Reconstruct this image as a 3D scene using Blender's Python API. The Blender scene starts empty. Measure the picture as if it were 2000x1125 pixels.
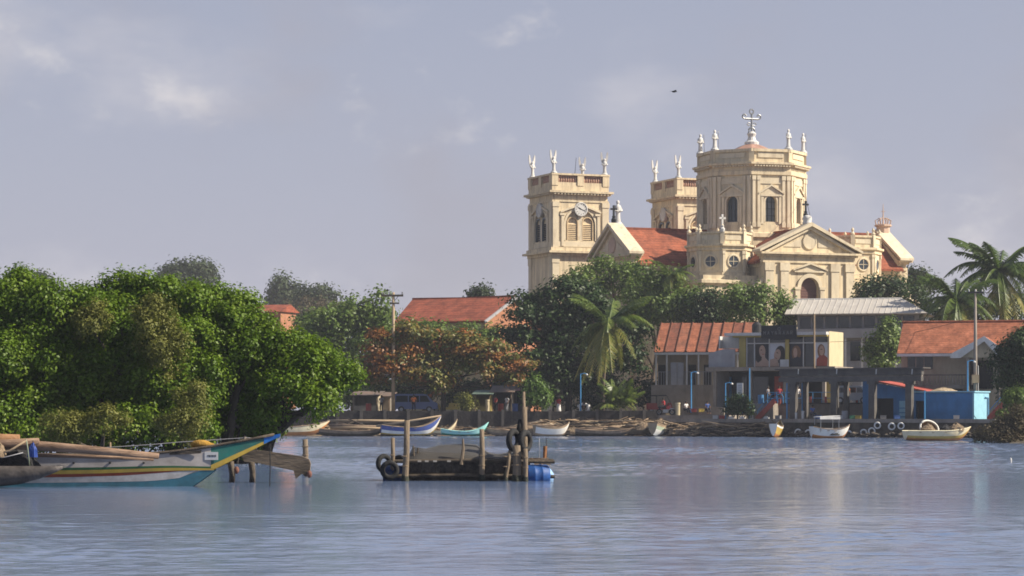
import bpy, math, random
import numpy as np
from mathutils import Matrix, Vector
random.seed(7)
RNG = np.random.default_rng(11)
R = math.radians
sc = bpy.context.scene
COL = sc.collection

# ---------------------------------------------------------------- camera
FPX, HZ, CAMZ = 5000.0, 811.0, 2.0          # focal length in photo pixels, horizon row, eye height
cam = bpy.data.cameras.new('camera'); camo = bpy.data.objects.new('camera', cam); COL.objects.link(camo)
camo.location = (0, 0, CAMZ); camo.rotation_euler = (R(90), 0, 0)
cam.sensor_width = 36.0; cam.lens = 36.0 * FPX / 2000.0
cam.shift_y = (HZ - 562.5) / 2000.0
cam.clip_start = 0.5; cam.clip_end = 6000.0
sc.camera = camo

# ---------------------------------------------------------------- sky and sun
SUN_EL, SUN_AZ = R(37), R(99)
w = bpy.data.worlds.new('World'); sc.world = w; w.use_nodes = True
nt = w.node_tree; N = nt.nodes; L = nt.links
bg = N['Background']; bg.inputs['Strength'].default_value = 0.0615
sky = N.new('ShaderNodeTexSky'); sky.sky_type = 'NISHITA'; sky.sun_disc = False
sky.sun_elevation = SUN_EL; sky.sun_rotation = SUN_AZ
sky.air_density = 1.0; sky.dust_density = 1.2; sky.ozone_density = 2.2
tc = N.new('ShaderNodeTexCoord')
sz_ = N.new('ShaderNodeSeparateXYZ'); L.new(tc.outputs['Generated'], sz_.inputs[0])
thin = N.new('ShaderNodeMapRange'); thin.inputs['From Min'].default_value = 0.15; thin.inputs['From Max'].default_value = 0.6   # clouds lie towards the horizon, clear overhead
thin.inputs['To Min'].default_value = 1.0; thin.inputs['To Max'].default_value = 0.25; L.new(sz_.outputs['Z'], thin.inputs['Value'])
def cloudnoise(scale, sq, detail, lo, hi, off):
    mp = N.new('ShaderNodeMapping'); mp.inputs['Scale'].default_value = (1, 1, sq); mp.inputs['Location'].default_value = off
    L.new(tc.outputs['Generated'], mp.inputs['Vector'])
    no = N.new('ShaderNodeTexNoise'); no.inputs['Scale'].default_value = scale; no.inputs['Detail'].default_value = detail
    no.inputs['Roughness'].default_value = 0.55
    L.new(mp.outputs['Vector'], no.inputs['Vector'])
    mr = N.new('ShaderNodeMapRange'); mr.inputs['From Min'].default_value = lo; mr.inputs['From Max'].default_value = hi
    mr.interpolation_type = 'SMOOTHSTEP'; L.new(no.outputs['Fac'], mr.inputs['Value'])
    fd = N.new('ShaderNodeMath'); fd.operation = 'MULTIPLY'; L.new(mr.outputs['Result'], fd.inputs[0]); L.new(thin.outputs['Result'], fd.inputs[1])
    return fd.outputs[0]
def wmix(a, b, fac, k=1.0):
    m = N.new('ShaderNodeMix'); m.data_type = 'RGBA'
    if k != 1.0:
        q = N.new('ShaderNodeMath'); q.operation = 'MULTIPLY'; q.inputs[1].default_value = k
        L.new(fac, q.inputs[0]); fac = q.outputs[0]
    if hasattr(fac, 'links'): L.new(fac, m.inputs[0])
    else: m.inputs[0].default_value = fac
    for s, i in ((a, 6), (b, 7)):
        if isinstance(s, tuple): m.inputs[i].default_value = (*s, 1)
        else: L.new(s, m.inputs[i])
    return m.outputs[2]
VEIL = (4.5, 4.45, 5.55)
sx_ = N.new('ShaderNodeSeparateXYZ'); L.new(tc.outputs['Generated'], sx_.inputs[0])
vr = N.new('ShaderNodeMapRange'); vr.inputs['From Min'].default_value = 0.05; vr.inputs['From Max'].default_value = 0.45   # haze veil thins towards the zenith
vr.inputs['To Min'].default_value = 0.85; vr.inputs['To Max'].default_value = 0.2; L.new(sx_.outputs['Z'], vr.inputs['Value'])
c = wmix(sky.outputs['Color'], VEIL, vr.outputs['Result'])
c = wmix(c, (6.6, 6.35, 6.75), cloudnoise(7.0, 2.0, 5, 0.50, 0.78, (2.4, 4.3, 0.5)), 0.8)     # soft white cloud
c = wmix(c, (8.2, 7.7, 7.6), cloudnoise(17.0, 1.5, 6, 0.60, 0.76, (4.83, 0.4, 3.415)), 0.55)    # small bright tufts
c = wmix(c, (4.1, 4.05, 4.7), cloudnoise(9.0, 1.3, 4, 0.50, 0.78, (4.1, 0.4, 1.7)), 0.8)      # grey smudges
L.new(c, bg.inputs['Color'])

sd = bpy.data.lights.new('sun', 'SUN'); sd.energy = 5.0; sd.angle = R(0.6); sd.color = (1.0, 0.90, 0.74)
so = bpy.data.objects.new('sun', sd); COL.objects.link(so)
S = Vector((math.cos(SUN_EL) * math.sin(SUN_AZ), math.cos(SUN_EL) * math.cos(SUN_AZ), math.sin(SUN_EL)))
so.rotation_euler = (-S).to_track_quat('-Z', 'Y').to_euler(); so.location = (60, 0, 80)

sc.view_settings.view_transform = 'Standard'; sc.view_settings.look = 'None'
sc.view_settings.exposure = 0.7; sc.view_settings.gamma = 1.0; sc.view_settings.use_curve_mapping = False
sc.render.engine = 'CYCLES'
cy = sc.cycles
cy.use_denoising = True; cy.filter_width = 1.7; cy.max_bounces = 6; cy.diffuse_bounces = 2; cy.glossy_bounces = 3
cy.transmission_bounces = 3; cy.volume_bounces = 1; cy.transparent_max_bounces = 12
cy.sample_clamp_indirect = 4.0; cy.caustics_reflective = False; cy.caustics_refractive = False

# ---------------------------------------------------------------- placing helpers
def P(px, py, D): return Vector(((px - 1000.0) / FPX * D, D, CAMZ + (HZ - py) / FPX * D))
def PX(px, D): return (px - 1000.0) / FPX * D
def PZ(py, D): return CAMZ + (HZ - py) / FPX * D
def m(px, D): return px * D / FPX

# ---------------------------------------------------------------- materials
MATS = {}
def M(name, c, r=0.8, var=0.15, scl=1.5, c2=None, bump=0.0, bsc=12.0, metal=0.0, grime=0.0, gcol=(0.10, 0.085, 0.07), gsc=(1.2, 1.2, 0.18), glo=0.45, ghi=0.75, spec=0.3, alpha=1.0, stretch=(1, 1, 1), rows=0.0):
    if name in MATS: return MATS[name]
    mt = bpy.data.materials.new(name); mt.use_nodes = True; n = mt.node_tree.nodes; l = mt.node_tree.links
    b = n['Principled BSDF']; b.inputs['Roughness'].default_value = r; b.inputs['Metallic'].default_value = metal
    b.inputs['Specular IOR Level'].default_value = spec
    t = n.new('ShaderNodeTexCoord'); mp = n.new('ShaderNodeMapping'); mp.inputs['Scale'].default_value = stretch
    l.new(t.outputs['Object'], mp.inputs['Vector'])
    no = n.new('ShaderNodeTexNoise'); no.inputs['Scale'].default_value = scl; no.inputs['Detail'].default_value = 6
    no.inputs['Roughness'].default_value = 0.65; l.new(mp.outputs['Vector'], no.inputs['Vector'])
    mr = n.new('ShaderNodeMapRange'); mr.inputs['From Min'].default_value = 0.3; mr.inputs['From Max'].default_value = 0.7
    l.new(no.outputs['Fac'], mr.inputs['Value'])
    mx = n.new('ShaderNodeMix'); mx.data_type = 'RGBA'; l.new(mr.outputs['Result'], mx.inputs[0])
    a = tuple(x * (1 - var) for x in c); z = tuple(min(0.95, x * (1 + var)) for x in (c2 or c))
    mx.inputs[6].default_value = (*a, 1); mx.inputs[7].default_value = (*z, 1)
    out = mx.outputs[2]
    if grime:
        gm = n.new('ShaderNodeMapping'); gm.inputs['Scale'].default_value = gsc; l.new(t.outputs['Object'], gm.inputs['Vector'])
        gn = n.new('ShaderNodeTexNoise'); gn.inputs['Scale'].default_value = 1.0; gn.inputs['Detail'].default_value = 8; gn.inputs['Roughness'].default_value = 0.7
        l.new(gm.outputs['Vector'], gn.inputs['Vector'])
        gr = n.new('ShaderNodeMapRange'); gr.inputs['From Min'].default_value = glo; gr.inputs['From Max'].default_value = ghi; gr.inputs['To Max'].default_value = grime
        l.new(gn.outputs['Fac'], gr.inputs['Value'])
        g2 = n.new('ShaderNodeMix'); g2.data_type = 'RGBA'; l.new(gr.outputs['Result'], g2.inputs[0]); l.new(out, g2.inputs[6]); g2.inputs[7].default_value = (*gcol, 1)
        out = g2.outputs[2]
    if rows:
        w1 = n.new('ShaderNodeTexWave'); w1.wave_type = 'BANDS'; w1.bands_direction = 'Z'; w1.inputs['Scale'].default_value = rows; w1.inputs['Distortion'].default_value = 1.2; w1.inputs['Detail'].default_value = 3; w1.inputs['Detail Scale'].default_value = 3
        l.new(t.outputs['Object'], w1.inputs['Vector'])
        w2 = n.new('ShaderNodeTexNoise'); w2.inputs['Scale'].default_value = 3.5; w2.inputs['Detail'].default_value = 2; l.new(t.outputs['Object'], w2.inputs['Vector'])
        wr = n.new('ShaderNodeMapRange'); wr.inputs['From Min'].default_value = 0.0; wr.inputs['From Max'].default_value = 0.5; wr.inputs['To Min'].default_value = 0.80; l.new(w1.outputs['Fac'], wr.inputs['Value'])
        wn = n.new('ShaderNodeMapRange'); wn.inputs['From Min'].default_value = 0.35; wn.inputs['From Max'].default_value = 0.65; wn.inputs['To Min'].default_value = 0.82; wn.inputs['To Max'].default_value = 1.12; l.new(w2.outputs['Fac'], wn.inputs['Value'])
        pm = n.new('ShaderNodeMath'); pm.operation = 'MULTIPLY'; l.new(wr.outputs['Result'], pm.inputs[0]); l.new(wn.outputs['Result'], pm.inputs[1])
        vm = n.new('ShaderNodeVectorMath'); vm.operation = 'SCALE'; l.new(out, vm.inputs[0]); l.new(pm.outputs[0], vm.inputs['Scale']); out = vm.outputs[0]
    l.new(out, b.inputs['Base Color'])
    if bump:
        bn = n.new('ShaderNodeTexNoise'); bn.inputs['Scale'].default_value = bsc; bn.inputs['Detail'].default_value = 5
        l.new(mp.outputs['Vector'], bn.inputs['Vector'])
        bb = n.new('ShaderNodeBump'); bb.inputs['Strength'].default_value = bump; bb.inputs['Distance'].default_value = 0.05
        l.new(bn.outputs['Fac'], bb.inputs['Height']); l.new(bb.outputs['Normal'], b.inputs['Normal'])
    if alpha < 1.0: b.inputs['Alpha'].default_value = alpha
    MATS[name] = mt
    return mt

def LEAF(name, cols, r=0.45, trans=0.3, spec=0.35):
    if name in MATS: return MATS[name]
    mt = bpy.data.materials.new(name); mt.use_nodes = True; n = mt.node_tree.nodes; l = mt.node_tree.links
    b = n['Principled BSDF']; b.inputs['Roughness'].default_value = r; b.inputs['Specular IOR Level'].default_value = spec
    at = n.new('ShaderNodeAttribute'); at.attribute_name = 'tint'
    cr = n.new('ShaderNodeValToRGB'); e = cr.color_ramp.elements
    while len(e) < len(cols): e.new(0.5)
    for i, c in enumerate(cols):
        e[i].position = i / (len(cols) - 1); e[i].color = (*c, 1)
    l.new(at.outputs['Fac'], cr.inputs['Fac']); l.new(cr.outputs['Color'], b.inputs['Base Color'])
    tr = n.new('ShaderNodeBsdfTranslucent'); l.new(cr.outputs['Color'], tr.inputs['Color'])
    ms = n.new('ShaderNodeMixShader'); ms.inputs[0].default_value = trans
    l.new(b.outputs['BSDF'], ms.inputs[1]); l.new(tr.outputs['BSDF'], ms.inputs[2])
    l.new(ms.outputs['Shader'], n['Material Output'].inputs['Surface'])
    MATS[name] = mt
    return mt

# ---------------------------------------------------------------- mesh builder
def link(o, parent=None):
    COL.objects.link(o)
    if parent is not None: o.parent = parent
    return o
def tag(o, label=None, cat=None, group=None, kind=None):
    if label: o['label'] = label
    if cat: o['category'] = cat
    if group: o['group'] = group
    if kind: o['kind'] = kind
    return o
def empty(name, loc, rz=0.0, label=None, cat=None, group=None):
    o = bpy.data.objects.new(name, None); o.location = loc; o.rotation_euler = (0, 0, rz); o.empty_display_size = 0.2
    link(o); return tag(o, label, cat, group)

class MB:
    def __init__(s, T=None): s.v = []; s.f = []; s.T = T or Matrix(); s.mi = []
    def add(s, vs, fs, mi=0):
        k = len(s.v); T = s.T
        s.v.extend([tuple(T @ Vector(p)) for p in vs]); s.f.extend([tuple(i + k for i in f) for f in fs]); s.mi.extend([mi] * len(fs))
        return s
    def box(s, x0, x1, y0, y1, z0, z1, mi=0):
        return s.add([(x0,y0,z0),(x1,y0,z0),(x1,y1,z0),(x0,y1,z0),(x0,y0,z1),(x1,y0,z1),(x1,y1,z1),(x0,y1,z1)],
                     [(3,2,1,0),(4,5,6,7),(0,1,5,4),(1,2,6,5),(2,3,7,6),(3,0,4,7)], mi)
    def prism(s, poly, y0, y1, mi=0):          # polygon in x,z extruded along y
        n = len(poly)
        vs = [(x, y0, z) for x, z in poly] + [(x, y1, z) for x, z in poly]
        return s.add(vs, [tuple(range(n)), tuple(range(2*n-1, n-1, -1))] + [(i, n+i, n+(i+1) % n, (i+1) % n) for i in range(n)], mi)
    def prismx(s, poly, x0, x1, mi=0):         # polygon in y,z extruded along x
        n = len(poly)
        vs = [(x0, y, z) for y, z in poly] + [(x1, y, z) for y, z in poly]
        return s.add(vs, [tuple(range(n-1, -1, -1)), tuple(range(n, 2*n))] + [((i+1) % n, n+(i+1) % n, n+i, i) for i in range(n)], mi)
    def slab(s, quad, t, mi=0):                # quad of 3d points thickened downward by t
        q = [Vector(p) for p in quad]; nn = (q[1]-q[0]).cross(q[3]-q[0]).normalized()
        if nn.z < 0: nn = -nn
        lo = [p - nn*t for p in q]
        return s.add(q + lo, [(0,1,2,3),(7,6,5,4),(0,4,5,1),(1,5,6,2),(2,6,7,3),(3,7,4,0)], mi)
    def tube(s, pts, rad, n=8, cap=True, mi=0):
        pts = [Vector(p) for p in pts]; rad = rad if isinstance(rad, (list, tuple)) else [rad]*len(pts)
        vs = []; fs = []
        for i, p in enumerate(pts):
            d = (pts[min(i+1, len(pts)-1)] - pts[max(i-1, 0)]).normalized()
            a = Vector((0,0,1)) if abs(d.z) < 0.9 else Vector((1,0,0))
            u = d.cross(a).normalized(); vv = d.cross(u)
            for k in range(n):
                t = 2*math.pi*k/n; vs.append(p + (u*math.cos(t) + vv*math.sin(t))*rad[i])
        for i in range(len(pts)-1):
            for k in range(n): fs.append((i*n+k, i*n+(k+1) % n, (i+1)*n+(k+1) % n, (i+1)*n+k))
        if cap: fs += [tuple(range(n-1, -1, -1)), tuple((len(pts)-1)*n+k for k in range(n))]
        return s.add(vs, fs, mi)
    def loft(s, c, n, prof, phase=0.0, mi=0, cap=True, sx=1.0, sy=1.0):   # lathe of n sides, profile of (r, z)
        vs = []; fs = []
        for r, z in prof:
            for k in range(n):
                t = phase + 2*math.pi*k/n; vs.append((c[0] + r*math.cos(t)*sx, c[1] + r*math.sin(t)*sy, c[2] + z))
        for i in range(len(prof)-1):
            for k in range(n): fs.append((i*n+k, i*n+(k+1) % n, (i+1)*n+(k+1) % n, (i+1)*n+k))
        if cap: fs += [tuple(range(n-1, -1, -1)), tuple((len(prof)-1)*n+k for k in range(n))]
        return s.add(vs, fs, mi)
    def torus(s, c, R0, r, axis='y', n=20, k=8, mi=0):
        vs = []; fs = []
        for i in range(n):
            t = 2*math.pi*i/n
            for j in range(k):
                q = 2*math.pi*j/k; rr = R0 + r*math.cos(q); h = r*math.sin(q)
                p = (rr*math.cos(t), h, rr*math.sin(t)) if axis == 'y' else ((h, rr*math.cos(t), rr*math.sin(t)) if axis == 'x' else (rr*math.cos(t), rr*math.sin(t), h))
                vs.append((c[0]+p[0], c[1]+p[1], c[2]+p[2]))
        for i in range(n):
            for j in range(k): fs.append((i*k+j, i*k+(j+1) % k, ((i+1) % n)*k+(j+1) % k, ((i+1) % n)*k+j))
        return s.add(vs, fs, mi)
    def ball(s, c, r, n=10, k=7, sx=1, sy=1, sz=1, mi=0):
        vs = []; fs = []
        for i in range(k+1):
            t = math.pi*i/k
            for j in range(n):
                q = 2*math.pi*j/n; vs.append((c[0]+r*sx*math.sin(t)*math.cos(q), c[1]+r*sy*math.sin(t)*math.sin(q), c[2]+r*sz*math.cos(t)))
        for i in range(k):
            for j in range(n): fs.append((i*n+j, i*n+(j+1) % n, (i+1)*n+(j+1) % n, (i+1)*n+j))
        return s.add(vs, fs, mi)
    def build(s, name, mat, parent=None, smooth=False, **kw):
        me = bpy.data.meshes.new(name); me.from_pydata(s.v, [], s.f)
        for mt in (mat if isinstance(mat, (list, tuple)) else [mat]): me.materials.append(mt)
        if isinstance(mat, (list, tuple)): me.polygons.foreach_set('material_index', s.mi)
        if smooth: me.polygons.foreach_set('use_smooth', [True]*len(me.polygons))
        me.update()
        o = bpy.data.objects.new(name, me); link(o, parent); return tag(o, **kw) if kw else o

def Tm(x, y, z=0.0, rz=0.0): return Matrix.Translation((x, y, z)) @ Matrix.Rotation(rz, 4, 'Z')

def arch_wall(mb, x0, x1, z0, z1, yf, ow, oz, spring, cx=0.0, depth=0.4, n=10):
    r = ow/2; a, b = cx-r, cx+r
    def q(xa, xb, za, zb):
        if xb - xa > 1e-6 and zb - za > 1e-6: mb.add([(xa,yf,za),(xb,yf,za),(xb,yf,zb),(xa,yf,zb)], [(0,1,2,3)])
    q(x0, a, z0, z1); q(b, x1, z0, z1); q(a, b, z0, oz)
    arc = [(cx - r*math.cos(math.pi*i/n), spring + r*math.sin(math.pi*i/n)) for i in range(n+1)]
    for (xa, za), (xb, zb) in zip(arc, arc[1:]): mb.add([(xa,yf,za),(xb,yf,zb),(xb,yf,z1),(xa,yf,z1)], [(0,1,2,3)])
    out = [(a, oz)] + arc + [(b, oz)]
    for (xa, za), (xb, zb) in zip(out, out[1:]+out[:1]): mb.add([(xa,yf,za),(xb,yf,zb),(xb,yf+depth,zb),(xa,yf+depth,za)], [(0,3,2,1)])
    return out
def arch_band(mb, ow, oz, spring, y0, y1, t, cx=0.0, n=12, legs=True):
    r = ow/2; arc = [(math.cos(math.pi - math.pi*i/n), math.sin(math.pi*i/n)) for i in range(n+1)]
    inn = [(cx+r*c, spring+r*s_) for c, s_ in arc]; ot = [(cx+(r+t)*c, spring+(r+t)*s_) for c, s_ in arc]
    if legs: inn = [(cx-r, oz)] + inn + [(cx+r, oz)]; ot = [(cx-r-t, oz)] + ot + [(cx+r+t, oz)]
    for i in range(len(inn)-1):
        a, b, c, d = inn[i], inn[i+1], ot[i+1], ot[i]
        mb.add([(a[0],y0,a[1]),(b[0],y0,b[1]),(c[0],y0,c[1]),(d[0],y0,d[1]),(a[0],y1,a[1]),(b[0],y1,b[1]),(c[0],y1,c[1]),(d[0],y1,d[1])],
               [(0,1,2,3),(0,4,5,1),(2,6,7,3)])

# ---------------------------------------------------------------- foliage
def leaf_mesh(name, parent, pos, nrm, size, tint, mat, aspect=0.5, updir=None, label=None):
    n = len(pos)
    nrm = nrm / (np.linalg.norm(nrm, axis=1, keepdims=True) + 1e-9)
    rd = RNG.normal(size=(n, 3)) if updir is None else updir + RNG.normal(size=(n, 3))*0.35
    d = rd - nrm * (rd*nrm).sum(1, keepdims=True); d /= (np.linalg.norm(d, axis=1, keepdims=True) + 1e-9)
    s_ = np.cross(nrm, d); h = (size*0.5)[:, None]; wd = h*aspect
    fold = nrm * h * 0.25
    v = np.stack([pos - d*h, pos + s_*wd + fold + d*h*0.1, pos + d*h, pos - s_*wd + fold + d*h*0.1], 1).reshape(-1, 3)
    me = bpy.data.meshes.new(name)
    me.vertices.add(4*n); me.vertices.foreach_set('co', v.astype(np.float32).ravel())
    me.loops.add(4*n); me.loops.foreach_set('vertex_index', np.arange(4*n, dtype=np.int32))
    me.polygons.add(n); me.polygons.foreach_set('loop_start', np.arange(0, 4*n, 4, dtype=np.int32))
    try: me.polygons.foreach_set('loop_total', np.full(n, 4, dtype=np.int32))
    except Exception: pass
    at = me.attributes.new('tint', 'FLOAT', 'FACE'); at.data.foreach_set('value', np.clip(tint, 0, 1).astype(np.float32))
    me.materials.append(mat); me.update(calc_edges=True)
    o = bpy.data.objects.new(name, me); link(o, parent)
    if label: o['label'] = label
    return o
def unit(n):
    d = RNG.normal(size=(n, 3)); return d/np.linalg.norm(d, axis=1, keepdims=True)
def crown_pts(lobes, ncl, per, clr, inner=0.2, up=0.35, flat=1.0, lump=7):
    sub = []
    for q in lobes:
        x, y, z, a, b_, h_ = q
        sub.append((x, y, z, a*0.80, b_*0.80, h_*0.80))
        for _ in range(lump):
            d = RNG.normal(size=3); d /= np.linalg.norm(d); d[2] = abs(d[2]) if RNG.random() < 0.65 else d[2]
            if RNG.random() < 0.7: d[1] = -abs(d[1])
            k = RNG.uniform(0.26, 0.46); g = RNG.uniform(0.66, 0.88)
            sub.append((x+d[0]*a*g, y+d[1]*b_*g, z+d[2]*h_*g, a*k, max(b_*k, a*k*0.7), h_*k*RNG.uniform(.8, 1.1)))
    lb = np.array(sub, float); c = lb[:, :3]; r = lb[:, 3:6]
    wt = (r[:, 0]*r[:, 2] + r[:, 0]*r[:, 1] + r[:, 1]*r[:, 2]); wt /= wt.sum()
    k = RNG.choice(len(lb), ncl, p=wt); d = unit(ncl)
    low = (d[:, 2] < -0.35) & (RNG.random(ncl) < 0.7); d[low, 2] *= -1
    rad = np.where(RNG.random(ncl) < inner, RNG.random(ncl)**0.5*0.8, 0.86 + 0.2*RNG.random(ncl))
    cc = c[k] + d*r[k]*rad[:, None]
    tb = RNG.random(ncl)*0.7
    idx = np.repeat(np.arange(ncl), per); n = len(idx)
    off = unit(n)*(RNG.random(n)**0.45)[:, None]*clr*(0.6+0.8*RNG.random(n))[:, None]; off[:, 2] *= flat
    pos = cc[idx] + off
    nr = off/clr*0.8 + d[idx]*0.5 + RNG.normal(size=(n, 3))*0.45 + np.array([0, 0, up])
    return pos, nr, np.clip(tb[idx] + RNG.random(n)*0.3, 0, 1)
def tree(name, label, D, base, lobes_px, ncl, per, leaf, mat, bark, cat='tree', group=None, clr=None, inner=0.22, trunk_r=0.2, depth=0.9, aspect=0.55, zg=2.2, limbs=True, dz=0.0, flat=1.0, up=0.35):
    """lobes are given as (px, py, rx, ry[, depth offset m]) at distance D; the tree stands at base px"""
    bx = PX(base, D); e = empty(name, (bx, D, zg), 0, label, cat, group)
    lobes = []
    for q in lobes_px:
        px, py, rx, ry = q[:4]; dd = q[4] if len(q) > 4 else random.uniform(-.35, .35)*m(rx, D)
        rm, hm = m(rx, D), m(ry, D)
        lobes.append((PX(px, D) - bx, dd, PZ(py, D) - zg, rm, max(rm*depth, hm*0.8), hm))
    pos, nr, tint = crown_pts(lobes, ncl, per, clr or leaf*3.2, inner, up=up, flat=flat)
    leaf_mesh('crown', e, pos, nr, leaf*(0.7+0.6*RNG.random(len(pos))), tint, mat, aspect)
    t = MB(); top = Vector((sum(q[0] for q in lobes)/len(lobes), 0, max(q[2] for q in lobes)*0.55))
    t.tube([(0,0,-0.6), (0.05,0,top.z*0.3), top*0.7, top], [trunk_r*1.25, trunk_r, trunk_r*0.8, trunk_r*0.55], 8)
    if limbs:
        for q in lobes:
            p = Vector(q[:3]); a = top*random.uniform(.5, .9); mid = (a+p)*0.5 + Vector((0, 0, -0.08*abs(p.x-a.x)))
            t.tube([a, mid, p, p + Vector((random.uniform(-.4,.4)*q[3], random.uniform(-.4,.4)*q[4], q[5]*0.6))], [trunk_r*0.5, trunk_r*0.35, trunk_r*0.2, trunk_r*0.08], 6)
    t.build('trunk', bark, e, True)
    return e
# ================================================================ setting: water, land
def water_mat():
    mt = bpy.data.materials.new('lagoon_water'); mt.use_nodes = True; n = mt.node_tree.nodes; l = mt.node_tree.links
    b = n['Principled BSDF']; b.inputs['Base Color'].default_value = (0.115, 0.165, 0.285, 1); b.inputs['IOR'].default_value = 1.95
    b.inputs['Roughness'].default_value = 0.12; b.inputs['Specular IOR Level'].default_value = 0.5
    g = n.new('ShaderNodeNewGeometry')
    def noise(scale, st, detail=3):
        mp = n.new('ShaderNodeMapping'); mp.inputs['Scale'].default_value = st; l.new(g.outputs['Position'], mp.inputs['Vector'])
        no = n.new('ShaderNodeTexNoise'); no.inputs['Scale'].default_value = scale; no.inputs['Detail'].default_value = detail
        no.inputs['Roughness'].default_value = 0.6; l.new(mp.outputs['Vector'], no.inputs['Vector']); return no.outputs['Fac']
    def math_(op, a, b_):
        q = n.new('ShaderNodeMath'); q.operation = op
        for i, s in enumerate((a, b_)):
            if isinstance(s, (int, float)): q.inputs[i].default_value = s
            else: l.new(s, q.inputs[i])
        return q.outputs[0]
    big = noise(0.42, (1.0, 1.5, 1), 3); fine = noise(2.6, (1.0, 1.35, 1), 4)
    patch = noise(0.045, (0.30, 1.0, 1), 3)
    mr = n.new('ShaderNodeMapRange'); mr.inputs['From Min'].default_value = 0.35; mr.inputs['From Max'].default_value = 0.65
    mr.inputs['To Min'].default_value = 0.45; mr.inputs['To Max'].default_value = 1.25; l.new(patch, mr.inputs['Value'])
    sp = n.new('ShaderNodeSeparateXYZ'); l.new(g.outputs['Position'], sp.inputs[0])
    near = n.new('ShaderNodeMapRange'); near.inputs['From Min'].default_value = 62; near.inputs['From Max'].default_value = 46   # breeze over open water
    near.inputs['To Min'].default_value = 1.0; near.inputs['To Max'].default_value = 2.3; l.new(sp.outputs['Y'], near.inputs['Value'])
    st = math_('MULTIPLY', mr.outputs['Result'], near.outputs['Result'])
    h = math_('ADD', math_('MULTIPLY', big, 0.55), math_('MULTIPLY', fine, 0.16))
    bp = n.new('ShaderNodeBump'); bp.inputs['Distance'].default_value = 0.05
    l.new(math_('MULTIPLY', h, st), bp.inputs['Height']); bp.inputs['Strength'].default_value = 1.0
    l.new(bp.outputs['Normal'], b.inputs['Normal'])
    return mt
def water_mesh():
    ys = [26.0]
    while ys[-1] < 262: ys.append(ys[-1] + max(0.085, 0.00215*ys[-1]))
    ys = np.array(ys); nc = 270; u = np.linspace(-0.27, 0.27, nc)
    Y = np.repeat(ys[:, None], nc, 1); X = u[None, :]*Y
    rg = np.random.default_rng(5)
    jx = rg.uniform(-.35, .35, X.shape)*(0.54/nc)*Y; jy = rg.uniform(-.35, .35, X.shape)*0.00215*Y; X = X + jx; Y = Y + jy
    Z = np.zeros_like(X)
    for lam in np.geomspace(0.28, 4.5, 34):
        a = math.radians(90) + rg.normal()*1.0; k = 2*math.pi/lam; ph = rg.uniform(0, 6.28)
        sl = 0.0145 if lam < 0.9 else (0.007 if lam < 1.7 else 0.0022)
        Z += sl/k*np.sin(k*(X*math.cos(a) + Y*math.sin(a)) + ph)
    def patch(sx, sy, seed):
        r2 = np.random.default_rng(seed); q = np.zeros_like(X)
        for _ in range(9): q += np.sin(X*r2.normal()*sx + Y*r2.normal()*sy + r2.uniform(0, 6.28))
        return q/3.0
    wind = np.clip(0.8 + 0.38*patch(0.10, 0.22, 3) + 0.2*patch(0.5, 1.2, 4), 0.22, 1.7)
    near = 1.0 + 0.3*np.clip((54 - Y)/12.0, 0, 1)                      # breeze ruffles the open water nearest the lens
    calm = 1.2 - 0.72*np.clip((Y - 49)/5.0, 0, 1)*np.clip((92 - Y)/18.0, 0, 1) + 2.2*np.clip((Y - 75)/70.0, 0, 1)          # sheltered water round the moorings
    Z *= wind*near*calm
    v = np.stack([X, Y, Z], -1).reshape(-1, 3); nr, n = len(ys), len(ys)*nc
    idx = np.arange(n).reshape(nr, nc)
    f = np.stack([idx[:-1, :-1], idx[:-1, 1:], idx[1:, 1:], idx[1:, :-1]], -1).reshape(-1, 4)
    ex = np.array([(-900, -60, 0), (900, -60, 0), (-900, 330, 0), (900, 330, 0), (-7.02, 26, 0), (7.02, 26, 0), (-0.27*ys[-1], ys[-1], 0), (0.27*ys[-1], ys[-1], 0)], float)
    v = np.vstack([v, ex]); f2 = np.array([(0,1,5,4), (1,3,7,5), (3,2,6,7), (2,0,4,6)]) + n
    f = np.vstack([f, f2])
    me = bpy.data.meshes.new('water'); me.vertices.add(len(v)); me.vertices.foreach_set('co', v.astype(np.float32).ravel())
    me.loops.add(f.size); me.loops.foreach_set('vertex_index', f.astype(np.int32).ravel())
    me.polygons.add(len(f)); me.polygons.foreach_set('loop_start', np.arange(0, f.size, 4, dtype=np.int32))
    me.polygons.foreach_set('use_smooth', np.ones(len(f), dtype=bool)); me.materials.append(water_mat()); me.update(calc_edges=True)
    o = bpy.data.objects.new('water', me); link(o); return o
tag(water_mesh(), 'grey blue rippled lagoon water', kind='structure')

m_earth = M('earth', (0.16, 0.125, 0.085), 0.95, 0.3, 0.4, c2=(0.22, 0.18, 0.12), bump=0.4, bsc=3)
m_beach = M('beach', (0.14, 0.105, 0.07), 0.95, 0.35, 0.8, c2=(0.20, 0.15, 0.10), bump=0.5, bsc=4)
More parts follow.
